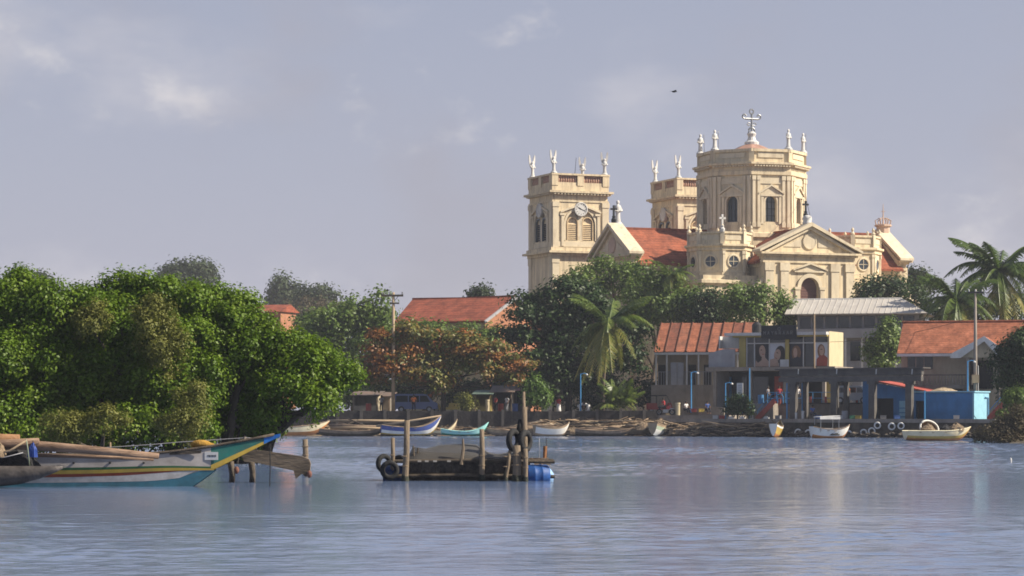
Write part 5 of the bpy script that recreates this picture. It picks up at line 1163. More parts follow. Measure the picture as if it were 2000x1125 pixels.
m_carb = M('van_blue_paint', (0.09, 0.13, 0.27), 0.35, 0.1, 1, spec=0.5)
van(812, 254, 2.26, 0.0, m_carb, 'dark blue van parked behind the seawall', 4.4)
van(1668, 238, 3.05, R(-20), M('van_silver_paint', (0.42, 0.45, 0.47), 0.35, 0.1, 1, spec=0.5), 'silver van parked on the terrace under canopy', 3.8, 1.7)
# three wheeler
def tuktuk(px, D, zg, rz, paint, label):
    e = empty('three_wheeler', (PX(px, D), D, zg), rz, label, 'three wheeler')
    MB().prism([(-1.3, 0.3), (0.9, 0.3), (1.3, 0.45), (1.15, 0.95), (0.85, 1.0), (0.5, 0.55), (-0.2, 0.55), (-0.3, 0.95), (-1.3, 0.95)], -0.6, 0.6).build('body', paint, e)
    MB().prism([(-1.32, 1.6), (0.75, 1.68), (0.6, 1.76), (-1.2, 1.74)], -0.62, 0.62).build('roof', m_dark, e)
    for x in (-1.25, -0.3): 
        for y in (-0.57, 0.57): MB().tube([(x, y, 0.9), (x, y, 1.65)], 0.03, 6).build('pillar', m_iron, e)
    MB().slab([(1.12, -0.5, 0.95), (1.12, 0.5, 0.95), (0.75, 0.5, 1.66), (0.75, -0.5, 1.66)], 0.03).build('windscreen', m_shop, e)
    for x, y in ((1.0, 0), (-0.85, -0.52), (-0.85, 0.52)): wheel(e, x, y, 0.24, 0.24)
tuktuk(872, 254.5, 2.26, R(180), M('yellow_body', (0.6, 0.45, 0.12), 0.45, 0.1), 'small yellow and white three wheeler behind the seawall')
tuktuk(1288, 256, 2.26, 0, M('red_body', (0.32, 0.05, 0.04), 0.45, 0.1), 'red three wheeler half hidden near the verandah house')
# motorbike
F = Frame(1300, 243.5, -15); e = F.empty('motorbike', 'red and silver motorbike parked at the end of seawall', 'motorbike'); zg = 2.0
e.location.z = zg
for x in (-0.62, 0.62): 
    o = MB().torus((x, 0, 0.3), 0.24, 0.06, 'y', 18, 8).build('wheel', m_tyre, e); MB().torus((x, 0, 0.3), 0.16, 0.02, 'y', 16, 5).build('rim', m_silver, o)
MB().prism([(-0.75, 0.72), (-0.2, 0.62), (0.15, 0.62), (0.1, 0.72), (-0.3, 0.74), (-0.72, 0.82)], -0.11, 0.11).build('seat', m_dark, e)
MB().prism([(0.12, 0.58), (0.45, 0.62), (0.52, 0.85), (0.3, 0.92), (0.1, 0.8)], -0.13, 0.13).build('fuel_tank', M('bike_red', (0.40, 0.05, 0.05), 0.35, 0.1), e)
MB().prism([(-0.25, 0.25), (0.25, 0.25), (0.3, 0.55), (-0.2, 0.55)], -0.12, 0.12).build('engine', m_silver, e)
MB().tube([(0.62, 0, 0.3), (0.42, 0, 0.95)], 0.04, 6).build('fork', m_silver, e); MB().tube([(0.38, -0.33, 1.02), (0.42, 0, 0.95), (0.38, 0.33, 1.02)], 0.025, 6).build('handlebar', m_iron, e)
MB().prism([(0.35, 0.55), (0.85, 0.6), (0.9, 0.66), (0.4, 0.66)], -0.06, 0.06).build('mudguard', m_silver, e); MB().tube([(-0.6, 0.15, 0.28), (0.1, 0.15, 0.25)], 0.05, 6).build('exhaust', m_silver, e)

# --- people: one skinned body, clothes and hair as its children
m_sk = M('skin', (0.20, 0.11, 0.07), 0.6, 0.1, 4); m_hr = M('hair', (0.015, 0.012, 0.010), 0.6, 0.2, 8)
def skinned(name, pts, edges, rad, mat, parent, sub=2):
    me = bpy.data.meshes.new(name); me.from_pydata(pts, edges, []); o = bpy.data.objects.new(name, me); link(o, parent)
    s_ = o.modifiers.new('skin', 'SKIN'); s_.use_smooth_shade = True
    for i, v in enumerate(me.skin_vertices[0].data): v.radius = (rad[i], rad[i]*0.85); v.use_root = (i == 0)
    u = o.modifiers.new('sub', 'SUBSURF'); u.levels = 1; u.render_levels = sub
    me.materials.append(mat); return o
def person(px, D, zg, rz, shirt, legs, label, pose='stand', s=1.0, skirt=False, group=None):
    e = empty('person', (PX(px, D), D, zg), rz, label, 'person', group); e.scale = (s, s, s)
    # local -y is the front
    if pose == 'stand': J = dict(pel=(0,0,.93), ch=(0,0,1.28), nk=(0,0,1.48), hd=(0,-.01,1.60), top=(0,0,1.70), hipL=(-.1,0,.9), knL=(-.11,-.02,.49), anL=(-.11,.02,.09), toL=(-.12,-.16,.04), hipR=(.1,0,.9), knR=(.11,-.05,.49), anR=(.12,0,.09), toR=(.13,-.17,.04), shL=(-.19,0,1.42), elL=(-.26,.02,1.14), haL=(-.24,-.1,.88), fiL=(-.23,-.13,.78), shR=(.19,0,1.42), elR=(.27,.02,1.14), haR=(.22,-.14,.92), fiR=(.2,-.18,.83))
    elif pose == 'sit': J = dict(pel=(0,0,.48), ch=(0,-.05,.82), nk=(0,-.07,1.02), hd=(0,-.09,1.14), top=(0,-.08,1.24), hipL=(-.1,-.02,.46), knL=(-.13,-.44,.48), anL=(-.13,-.42,.07), toL=(-.13,-.58,.04), hipR=(.1,-.02,.46), knR=(.13,-.44,.48), anR=(.13,-.46,.07), toR=(.14,-.62,.04), shL=(-.19,-.06,.96), elL=(-.25,-.12,.70), haL=(-.17,-.36,.60), fiL=(-.14,-.45,.57), shR=(.19,-.06,.96), elR=(.25,-.12,.70), haR=(.17,-.36,.60), fiR=(.14,-.45,.57))
    else: J = dict(pel=(0,.12,.85), ch=(0,-.2,1.05), nk=(0,-.37,1.08), hd=(0,-.49,1.04), top=(0,-.58,1.0), hipL=(-.1,.1,.82), knL=(-.12,-.05,.47), anL=(-.12,.05,.09), toL=(-.12,-.12,.04), hipR=(.1,.1,.82), knR=(.12,-.1,.47), anR=(.12,.0,.09), toR=(.13,-.17,.04), shL=(-.18,-.3,1.06), elL=(-.22,-.36,.80), haL=(-.16,-.42,.56), fiL=(-.14,-.44,.47), shR=(.18,-.3,1.06), elR=(.22,-.36,.80), haR=(.16,-.44,.58), fiR=(.14,-.47,.49))
    K = list(J); ix = {k: i for i, k in enumerate(K)}
    ch = ['pel ch','ch nk','nk hd','hd top','pel hipL','hipL knL','knL anL','anL toL','pel hipR','hipR knR','knR anR','anR toR','ch shL','shL elL','elL haL','haL fiL','ch shR','shR elR','elR haR','haR fiR']
    rad = dict(pel=.13, ch=.14, nk=.055, hd=.095, top=.06, hipL=.085, hipR=.085, knL=.058, knR=.058, anL=.04, anR=.04, toL=.035, toR=.035, shL=.06, shR=.06, elL=.042, elR=.042, haL=.032, haR=.032, fiL=.022, fiR=.022)
    skinned('body', [J[k] for k in K], [(ix[a], ix[b_]) for a, b_ in (q.split() for q in ch)], [rad[k] for k in K], m_sk, e)
    V = lambda k: Vector(J[k])
    mid = lambda a, b_, t: tuple(V(a).lerp(V(b_), t))
    skinned('shirt', [J['pel'], J['ch'], mid('ch', 'nk', .75), J['shL'], mid('shL', 'elL', .8), J['shR'], mid('shR', 'elR', .8)], [(0,1),(1,2),(1,3),(3,4),(1,5),(5,6)], [.155, .168, .075, .082, .066, .082, .066], shirt, e, 1)
    if skirt:
        a = V('pel'); kn = (V('anL')+V('anR'))/2
        MB().tube([tuple(a+Vector((0,0,.1))), tuple(a), tuple(a.lerp(kn, .5)), tuple(a.lerp(kn, .92))], [.13, .18, .22, .27], 12).build('skirt', legs, e, True)
    else:
        skinned('trousers', [J['pel'], J['hipL'], J['knL'], mid('knL', 'anL', .85), J['hipR'], J['knR'], mid('knR', 'anR', .85)], [(0,1),(1,2),(2,3),(0,4),(4,5),(5,6)], [.15, .105, .078, .062, .105, .078, .062], legs, e, 1)
    h = V('hd'); MB().ball(tuple(h + (V('top')-h)*0.35 + Vector((0, .015, .01))), 0.112, 10, 7, sy=1.05, sz=0.95).build('hair', m_hr, e, True)
    f = h + Vector((0, -0.1, 0)); 
    MB().ball((f.x, f.y-0.005, f.z-0.01), 0.022, 6, 5).build('nose', m_sk, e, True)
    for x in (-0.035, 0.035): MB().ball((x, f.y+0.012, f.z+0.02), 0.012, 6, 5).build('eye', m_hr, e, True)
    return e
c_or = M('orange_cloth', (0.75, 0.20, 0.04), 0.9, 0.1); c_wh = M('white_cloth', (0.70, 0.68, 0.66), 0.9, 0.08); c_rd = M('red_cloth', (0.45, 0.04, 0.05), 0.9, 0.1); c_bl = M('blue_cloth', (0.06, 0.11, 0.30), 0.9, 0.1); c_dk = M('dark_cloth', (0.03, 0.03, 0.04), 0.9, 0.1); c_gy = M('grey_cloth', (0.25, 0.25, 0.26), 0.9, 0.1)
person(808, 251.9, 2.3, R(10), c_or, c_dk, 'person in bright orange shirt standing before the blue van', s=1.0)
person(1091, 251.4, 2.1, R(-40), c_rd, c_wh, 'person in red top and long white skirt near the bush', skirt=True)
person(1133, 251.3, 2.1, R(60), c_wh, c_wh, 'person in white bending forward below the blue lamp post', 'bend')
person(1147, 251.3, 2.1, R(-70), c_wh, c_wh, 'person in long white skirt beside the bending person', 'bend', skirt=True)
person(1297, 244.5, 2.4, R(-70), c_rd, c_dk, 'person in red shirt sitting above the motorbike', 'sit')
person(1339, 243.5, 2.1, R(40), c_wh, c_dk, 'person in white shirt sitting behind the low wall', 'sit')
person(1381, 242.5, 2.1, R(20), c_bl, c_dk, 'person in dark blue sitting at the table edge', 'sit')
person(1586, QD(1586, .5), QZ+0.14, R(30), c_bl, c_dk, 'person in blue shirt sitting on the quay edge', 'sit')
person(1522, 243.5, 3.06, R(0), c_rd, c_dk, 'person in red shirt standing on the terrace in shade')
# low concrete wall and clutter near the motorbike
F = Frame(1316, 244, -18); e = F.empty('low_wall', 'low grey concrete wall on the quay before the verandah house', 'wall')
x1 = F.x(1414); MB().box(0, x1, 0, 0.3, 0.8, F.z(797)).build('wall_body', m_conc, e); MB().box(-0.05, x1+0.05, -0.08, 0.38, F.z(797), F.z(795)).build('coping', m_conc, e); MB().box(-0.3, x1+0.2, -0.9, 0.0, 0.8, F.z(813)).build('footing', m_conc, e)
for i, (px, D, z, h, r, lab) in enumerate([(952, 252, 2.3, 1.25, 0.2, 'cream cylindrical gate post behind the seawall'), (1324, 243.2, 2.1, 1.1, 0.22, 'cream round bollard beside the seated people'), (1468, 238.6, QZ, 0.6, 0.17, 'white bucket left of the steps'), (1555, QD(1555, .6), QZ+.1, 0.6, 0.11, 'short white mooring post, left of the pair on the quay'), (1568, QD(1568, .6), QZ+.1, 0.75, 0.13, 'taller white mooring post on the quay')]):
    tag_put(MB().loft((0,0,0), 14, [(r, -0.1), (r, h*0.85), (r*1.15, h*0.87), (r*1.1, h)]), 'mooring_post' if i > 2 else 'round_post', m_whitep if i > 1 else m_yelp, lab, 'post', (PX(px, D), D, z), smooth=False)
for i, (px, D, w_, lab) in enumerate([(1428, QD(1428, .5), 0.55, 'flat white foam box lid on the quay, leftmost'), (1450, QD(1450, .5), 0.5, 'white foam scraps on the quay between lid and bucket'), (1497, QD(1497, .5), 0.5, 'white foam slab at the foot of the steps')]):
    tag_put(MB().box(-w_/2, w_/2, -0.15, 0.15, 0, 0.13).box(-w_/3, w_/5, -0.1, 0.1, 0.134, 0.22), 'foam_box', m_whitep, lab, 'box', (PX(px, D), D, QZ+0.13), R(-25))

# ================================================================ tyres on the quay
def tyre_at(px, py, D, rz, r, label, white=True, group='white ringed tyres on the quay wall', tilt=0.0):
    p = P(px, py, D); e = empty('tyre_fender' if white else 'tyre', p, rz, label, 'tyre', group); e.rotation_euler = (tilt, 0, rz)
    MB().torus((0, 0, 0), r*0.74, r*0.26, 'y', 24, 10).build('tyre_casing', m_tyre, e, True)
    if white: MB().torus((0, -r*0.17, 0), r*0.74, r*0.20, 'y', 24, 6).build('white_sidewall', M('tyre_white_paint', (0.78, 0.77, 0.74), 0.6, 0.1, 4, grime=.3, gcol=(.3, .28, .25), gsc=(4, 4, 4)), e, True)
    return e
TQ = [(1559, 845, 227.2, 0.36, 'white ringed tyre, leftmost of the pair near yellow skiff'), (1579, 846, 225.5, 0.35, 'white ringed tyre, right one of the pair left of canopied boat'),
      (1657, 848, 218.8, 0.38, 'white ringed tyre just right of the canopied boat'), (1687, 845, 216, 0.34, 'lowest white ringed tyre left of the clustered tyres'), (1703, 842, 214.8, 0.35, 'white ringed tyre second from left in the rising row'),
      (1714, 831, 214, 0.33, 'white ringed tyre at the top of rising row'), (1742, 833, 211.8, 0.35, 'white ringed tyre under the blue hut doorway panel'), (1760, 832, 210.4, 0.33, 'rightmost white ringed tyre beside the orange buoy')]
for px, py, D, r, lab in TQ: tyre_at(px, py, QD(px, -.45), R(-18), r*1.06, lab)

# ================================================================ boats on the shore
def boat(label, px, py, D, L_, B, H, rz, bands, bow=0.9, stern=0.25, rake=0.5, keel=0.15, name='fishing_boat', group='boats drawn up on the far shore', inner=None, gun=None, thwarts=3, pitch=0.0, cat='boat'):
    p = P(px, py, D); e = empty(name, (p.x, p.y, p.z), rz, label, cat, group); e.rotation_euler = (0, pitch, rz)
    n = 22; st = []
    for i in range(n+1):
        t = i/n; u = 2*t-1                         # -1 stern, +1 bow
        hb = B/2*(max(0.0, 1-max(0, u)**2.4))**0.8 * (1-0.35*max(0, -u)**2)
        top = H + bow*max(0, u)**2.2 + stern*max(0, -u)**2
        kl = keel*abs(u)**3 + (top*0.82*max(0, (u-0.55)/0.45)**1.6 if u > 0.55 else 0)
        x = u*L_/2 + rake*max(0, u)**3*0.0
        st.append((x, hb, kl, top))
    def surf(q, i, s_):
        x, hb, kl, top = st[i]; w_ = hb*(0.25+0.75*min(1, q*1.15)**0.7) if q > 0 else hb*0.12
        return (x, s_*w_, kl + (top-kl)*q)
    for q0, q1, mt in bands:
        for s_ in (-1, 1):
            b = MB(); vs = []; fs = []
            for i in range(n+1): vs += [surf(q0, i, s_), surf((q0+q1)/2, i, s_), surf(q1, i, s_)]
            for i in range(n):
                for k in (0, 1): fs.append((i*3+k, (i+1)*3+k, (i+1)*3+k+1, i*3+k+1))
            x, hb, kl, top = st[0]
            b.add(vs, fs); b.build('strake', mt, e, True)
    b = MB(); qs = [0, .3, .6, .8, 1.0]; b.add([surf(q, 0, -1) for q in qs] + [surf(q, 0, 1) for q in reversed(qs)], [tuple(range(10))]); b.build('transom', bands[-1][2], e)
    b = MB(); vs = []; fs = []
    for i in range(n+1):
        a = surf(0.45, i, -1); c_ = surf(0.45, i, 1); vs += [(a[0], a[1]*0.98, a[2]), (c_[0], c_[1]*0.98, c_[2])]
    for i in range(n): fs.append((i*2, (i+1)*2, (i+1)*2+1, i*2+1))
    b.add(vs, fs).build('floor', inner or m_woodd, e)
    for s_ in (-1, 1): MB().tube([Vector(surf(1.0, i, s_)) for i in range(n+1)], 0.04, 6).build('gunwale', gun or m_wood, e)
    for k in range(thwarts):
        i = 4 + k*int(12/max(1, thwarts)); a, c_ = surf(.85, i, -1), surf(.85, i, 1); MB().box(a[0]-0.12, a[0]+0.12, a[1]*0.97, c_[1]*0.97, a[2]-0.04, a[2]+0.02).build('thwart', m_woodl, e)
    return e
p_blue = M('boat_blue', (0.06, 0.10, 0.32), 0.5, 0.15, 2, grime=0.4); p_wht = M('boat_white', (0.76, 0.74, 0.68), 0.5, 0.08, 2, grime=0.35, gcol=(.3, .25, .2)); p_yel = M('boat_yellow', (0.50, 0.34, 0.08), 0.5, 0.15, 2, grime=0.3)
p_turq = M('boat_turquoise', (0.30, 0.62, 0.58), 0.5, 0.12, 2, grime=0.25, gcol=(.5, .55, .5)); p_grn = M('boat_green', (0.03, 0.20, 0.12), 0.5, 0.15, 2, grime=0.3); p_crm = M('boat_cream', (0.76, 0.67, 0.45), 0.5, 0.1, 2, grime=0.35, gcol=(.3, .2, .1)); p_org = M('boat_orange', (0.50, 0.20, 0.06), 0.6, 0.2, 2, grime=0.3); p_tan = M('boat_tan', (0.36, 0.25, 0.15), 0.8, 0.25, 2, grime=0.3)
boat('long cream and orange boat half hidden behind the mangrove branches', 560, 851, 241, 8.2, 1.3, 0.85, R(14), [(0, .4, p_org), (.4, 1, p_crm)], bow=0.6)
boat('dark old hull lying low left of the timber pile', 690, 852, 242, 6.5, 1.1, 0.5, R(2), [(0, .5, m_woodd), (.5, 1, m_wood)], bow=0.3)
boat('blue and white boat with yellow bottom stripe and high prow', 803, 850, 242.0, 5.8, 1.25, 0.75, R(14), [(0, .14, p_yel), (.14, .48, p_wht), (.48, 1, p_blue)], bow=1.15, gun=m_woodl)
boat('narrow cream canoe with raised white prow', 858, 849, 244, 3.6, 0.6, 0.4, R(18), [(0, .5, p_tan), (.5, 1, p_crm)], bow=1.1, thwarts=1)
boat('turquoise boat with green bottom beside the cream canoe', 908, 851, 242.6, 4.6, 0.9, 0.42, R(14), [(0, .3, p_grn), (.3, 1, p_turq)], bow=0.85, gun=p_turq)
boat('tan wooden canoe right of the turquoise boat', 995, 851, 243.2, 5.2, 0.8, 0.5, R(176), [(0, .5, m_wood), (.5, 1, p_tan)], bow=0.4)
boat('white skiff with brown transom left of the debris', 1078, 852, 241.8, 3.6, 1.35, 0.85, R(22), [(0, .2, p_tan), (.2, .8, p_wht), (.8, 1, m_woodl)], bow=0.5)
boat('pale green dinghy pointing away near the seawall end', 1291, 852, 241, 3.8, 1.5, 1.0, R(62), [(0, .5, p_wht), (.5, .8, M('boat_pale_green', (0.45, 0.52, 0.38), 0.6, 0.15, 2, grime=.3)), (.8, 1, m_woodl)], bow=0.5)
boat('old grey hull beached among the driftwood', 1180, 852, 242, 5.5, 1.2, 0.5, R(3), [(0, .5, m_woodd), (.5, 1, m_wood)], bow=0.3)
boat('brown canoe lying across the rubble left of the dinghy', 1235, 848, 243.5, 4.6, 0.8, 0.5, R(-4), [(0, .5, p_tan), (.5, 1, m_woodl)], bow=0.35)
boat('small yellow and orange skiff nosed against the quay', 1517, 854.5, 232.5, 2.6, 1.15, 1.0, R(70), [(0, .25, p_org), (.25, .8, p_yel), (.8, 1, p_wht)], bow=0.6, group='boats moored at the quay')
mb_ = boat('white motor boat with canopy moored at the quay', 1622, 857.5, 223, 3.6, 1.6, 0.85, R(16), [(0, .3, p_org), (.3, 1, p_wht)], bow=0.4, group='boats moored at the quay')
MB().slab([(-1.3, -0.75, 1.95), (0.6, -0.75, 2.05), (0.6, 0.75, 2.05), (-1.3, 0.75, 1.95)], 0.07).build('canopy', m_whitep, mb_)
MB().box(-1.3, 0.6, -0.78, -0.74, 1.72, 1.93).build('canopy_valance', m_whitep, mb_)
for x in (-1.2, 0.5):
    for y in (-0.68, 0.68): MB().tube([(x, y, 0.6), (x, y, 1.95)], 0.03, 6).build('canopy_pole', m_silver, mb_)
MB().box(-1.75, -1.45, -0.25, 0.25, 0.3, 1.25).build('outboard_motor', m_iron, mb_); MB().box(-0.9, 0.1, -0.5, 0.5, 0.5, 0.95).build('seat', m_greyp, mb_)
cb = boat('large cream boat with orange hull bottom moored below the blue store', 1832, 862.5, 200, 5.5, 1.9, 0.85, R(14), [(0, .28, p_org), (.28, .5, p_yel), (.5, 1, p_crm)], bow=0.3, stern=0.0, group='boats moored at the quay', gun=p_crm)
e = empty('tilted_dinghy', P(1815, 836, 201), R(14), 'white dinghy tipped on its side with open end towards the water', 'boat', 'boats moored at the quay'); e.rotation_euler = (R(-14), R(16), R(14)); e.scale = (0.8, 0.8, 0.8)
vs = []; fs = []; k_ = 20
for i in range(7):
    t_ = i/6
    for j in range(k_):
        a = 2*math.pi*j/k_; r_ = math.cos(t_*math.pi/2*0.93); vs.append((0.98*r_*math.cos(a), 1.5*t_**0.9, 0.72*r_*math.sin(a)))
for i in range(6):
    for j in range(k_): fs.append((i*k_+j, i*k_+(j+1) % k_, (i+1)*k_+(j+1) % k_, (i+1)*k_+j))
MB().add(vs, fs).build('hull', p_tan, e, True)
b = MB(); pts = [(0.98*math.cos(2*math.pi*j/24), 0, 0.72*math.sin(2*math.pi*j/24)) for j in range(25)]; b.tube(pts, 0.10, 8, cap=False).build('rim', p_wht, e, True)
MB().box(-0.85, 0.85, 0.35, 0.5, -0.25, -0.15).build('thwart', m_woodl, e)
tag_put(MB().ball((0,0,0), 0.33, 14, 10, sz=1.1).loft((0,0,0), 8, [(0.1, 0.33), (0.1, 0.45)]), 'buoy', M('orange_plastic', (0.55, 0.16, 0.06), 0.5, 0.15), 'round orange buoy beside the cream boat stern', 'buoy', P(1780, 832, QD(1780, .5)), smooth=True)
# nets and gear heaped on the cream boat
def heap(label, px, py, D, rx, ry, h, mat, n=26, name='net_heap', cat='fishing net', seed=0):
    rg = random.Random(seed); b = MB(); vs = []; fs = []; k = 16; rings = 7
    for i in range(rings):
        t = i/(rings-1)
        for j in range(k):
            a = 2*math.pi*j/k; r_ = (1-t**1.5)*rg.uniform(.82, 1.15); vs.append((rx*r_*math.cos(a), ry*r_*math.sin(a), h*(t**0.8)*rg.uniform(.85, 1.15) - (0.1 if i == 0 else 0)))
    for i in range(rings-1):
        for j in range(k): fs.append((i*k+j, i*k+(j+1) % k, (i+1)*k+(j+1) % k, (i+1)*k+j))
    b.add(vs, fs)
    o = b.build(name, mat); o.location = P(px, py, D); return tag(o, label, cat)
m_net = M('brown_net', (0.17, 0.12, 0.075), 0.95, 0.4, 6, c2=(0.24, 0.18, 0.12), bump=0.9, bsc=25); m_netd = M('dark_net', (0.03, 0.03, 0.032), 0.95, 0.4, 6, bump=0.9, bsc=25)
heap('brown net heap in the bow of the cream boat', 1868, 840, 200, 0.65, 0.5, 0.6, m_net, seed=1)
heap('black net bundle amidships in the cream boat', 1846, 840, 200, 0.45, 0.45, 0.5, m_netd, seed=2)
heap('grey brown gear heap over the leaning dinghy', 1812, 842, 200.5, 0.6, 0.4, 0.6, m_net, seed=3)
heap('brown net heap on top of the pale green dinghy', 1290, 832, 242, 0.9, 0.6, 0.75, m_net, seed=4)
heap('tangled brown net pile left of the pale dinghy', 1258, 838, 243, 1.0, 0.6, 0.7, m_net, seed=5)
heap('net pile on the quay end near the motorbike', 1330, 846, 240.0, 1.2, 0.7, 0.8, m_net, seed=6)
heap('brown net pile right of the dinghy at water edge', 1368, 849, 238.6, 1.1, 0.6, 0.65, m_net, seed=7)
heap('dark gear heap in the canopied motor boat', 1625, 848, 222.8, 0.7, 0.5, 0.55, m_netd, seed=8)
heap('pale nets heaped between the skiff and driftwood', 1120, 846, 243.5, 1.0, 0.5, 0.55, m_net, seed=9)
heap('brown nets heaped by the timber pile end', 762, 850, 242.5, 0.9, 0.5, 0.7, m_net, seed=10)
heap('pile of pale sand and rubble on the blue store roof', 1843, 768, 230.8, 1.5, 0.8, 0.5, M('sand', (0.36, 0.28, 0.19), 0.95, 0.25, 4, bump=.6, bsc=12), name='sand_heap', cat='sand heap', seed=31)
# timber: long poles and logs
def log(px0, py0, px1, py1, D, r, label, mat, group, name='driftwood_pole', dd=0.0):
    a, c_ = P(px0, py0, D), P(px1, py1, D+dd); mid = (a+c_)/2 + Vector((0, 0, random.uniform(-.06, .12)))
    o = MB().tube([a-a, mid-a, c_-a], [r, r*0.95, r*0.7], 7).build(name, mat, None, True); o.location = a; return tag(o, label, 'pole' if 'pole' in name else 'log', group)
ORD = ['leftmost', 'second from left', 'third from left', 'fourth from left', 'fifth from left', 'sixth from left', 'seventh from left', 'eighth from left', 'ninth from left', 'tenth from left', 'eleventh from left', 'twelfth from left', 'thirteenth from left', 'fourteenth from left', 'fifteenth from left', 'rightmost']
def relabel(objs, what):
    objs.sort(key=lambda o: o.location.x)
    for o, w_ in zip(objs, ORD[:len(objs)-1] + ['rightmost']): o['label'] = what + ', ' + w_ + ' by its left end'
GT = 'timber poles in the pile left of the blue boat'
LT = []
for (x0, y0, x1, y1, r, mt) in [(640,822,790,822,.14,m_woodl),(642,830,780,834,.13,m_wood),(645,836,770,838,.15,m_woodl),(650,842,765,845,.14,m_wood),(655,848,750,848,.15,m_woodl),(660,826,742,846,.10,m_wood),(680,818,750,845,.06,m_woodd),(700,820,640,846,.07,m_woodd),(735,832,768,848,.10,m_woodl),(648,840,700,849,.12,m_wood)]:
    LT.append(log(x0, y0, x1, y1, 243+random.uniform(-.6, .8), r, 'weathered pole lying in the timber pile left of the blue boat', mt, GT))
relabel(LT, 'weathered pole in timber pile by blue boat')
log(735, 832, 860, 812, 241.2, 0.11, 'long pale pole laid along the blue boat up to its prow', m_woodl, None)
GD = 'driftwood poles between the white skiff and pale dinghy'
LD = []
for i in range(16):
    x = 1100+random.uniform(0, 150); y = 846 - random.uniform(0, 20); w_ = random.uniform(50, 100)
    LD.append(log(x, y, x+w_, y+random.uniform(-6, 8), 243.5+random.uniform(-.5, 2), random.uniform(.05, .12), 'driftwood pole lying on the shore between white skiff and pale dinghy', random.choice([m_wood, m_woodl, m_woodd]), GD))
relabel(LD, 'driftwood pole between white skiff and pale dinghy')
GE = 'poles lying on the shore right of the turquoise boat'
LE = []
for i in range(5):
    x = 955+i*14; LE.append(log(x, 838-i*2, x+random.uniform(50, 90), 842-i*3, 244.2+i*0.2, random.uniform(.05, .10), 'thin pole lying on shore right of the turquoise boat', random.choice([m_wood, m_woodl]), GE))
relabel(LE, 'thin pole right of turquoise boat')
GQ = 'planks and poles along the quay foot'
LQ = []
for i in range(10):
    x = 1320+i*15; LQ.append(log(x, 850-random.uniform(0, 14), x+random.uniform(30, 80), 850-random.uniform(0, 10), QD(x+30, -1.2), random.uniform(.04, .10), 'pole lying on rubble below the low grey wall', random.choice([m_wood, m_woodl, m_woodd]), GQ))
relabel(LQ, 'pole on rubble below low grey wall')
log(1370, 822, 1442, 834, 236.6, 0.05, 'thin pale hose trailing down over the quay rubble', m_woodl, None, name='hose_pole')

# loose litter of sticks, planks and net scraps among the boats
b = MB(); m_bleach = M('bleached_wood', (0.46, 0.37, 0.26), 0.9, 0.2, 3); mats_ = [m_wood, m_woodl, m_bleach, m_net, p_tan]
for i in range(1000):
    px = random.uniform(600, 1440) if i < 400 else random.uniform(1035, 1500); x = PX(px, 245); y = shore_y(x) + random.uniform(0.0, 3.6); z = 0.12 + 0.17*(y-shore_y(x)) + random.uniform(0, 1)**1.6*(1.15 if px > 1040 else .35)
    if px > 1285: y = QD(px) - random.uniform(.15, 1.9); z = random.uniform(0, 1)**1.4*1.25
    a = random.gauss(0, .5); L2 = random.uniform(.25, 1.5); d = Vector((math.cos(a), math.sin(a)*.6, random.gauss(0, .16)))*L2; r_ = random.uniform(.02, .07); mi = random.randrange(5)
    p = Vector((x, y, z))
    if random.random() < .6: b.tube([p-d, p+Vector((0,0,.03)), p+d], [r_, r_, r_*.7], 5, mi=mi)
    else:
        n0 = Vector((-d.y, d.x, 0)).normalized()*random.uniform(.08, .2); up = Vector((0, 0, .03)); b.add([p-d-n0, p+d-n0, p+d+n0, p-d+n0, p-d-n0+up, p+d-n0+up, p+d+n0+up, p-d+n0+up], [(3,2,1,0),(4,5,6,7),(0,1,5,4),(1,2,6,5),(2,3,7,6),(3,0,4,7)], mi)
tag(b.build('driftwood_litter', mats_), 'jumble of sticks, planks and net scraps along the shore', kind='stuff')
# crates, barrels and chairs standing on the quay and terrace
def crate(px, D, z, c_, label, w_=.5, h_=.32):
    F = Frame(px, D, random.uniform(-40, 10)); e = empty('fish_crate', (F.X0, D, z), F.rz, label, 'crate', 'crates and boxes along the waterfront')
    mt = M('crate_'+c_, dict(blue=(.04,.12,.36), red=(.36,.05,.04), white=(.55,.54,.52), green=(.05,.22,.12), yellow=(.5,.36,.06), grey=(.2,.2,.21))[c_], .55, .2, 4, grime=.4)
    for x0, x1, y0, y1 in ((-w_/2, w_/2, -w_/3, -w_/3+.03), (-w_/2, w_/2, w_/3-.03, w_/3), (-w_/2, -w_/2+.03, -w_/3+.031, w_/3-.031), (w_/2-.03, w_/2, -w_/3+.031, w_/3-.031)): MB().box(x0, x1, y0, y1, .02, h_).build('side', mt, e)
    MB().box(-w_/2+.01, w_/2-.01, -w_/3+.01, w_/3-.01, 0, .02).build('base', mt, e); MB().box(-w_/2-.02, w_/2+.02, -w_/3-.02, -w_/3-.001, h_-.05, h_).build('rim', mt, e)
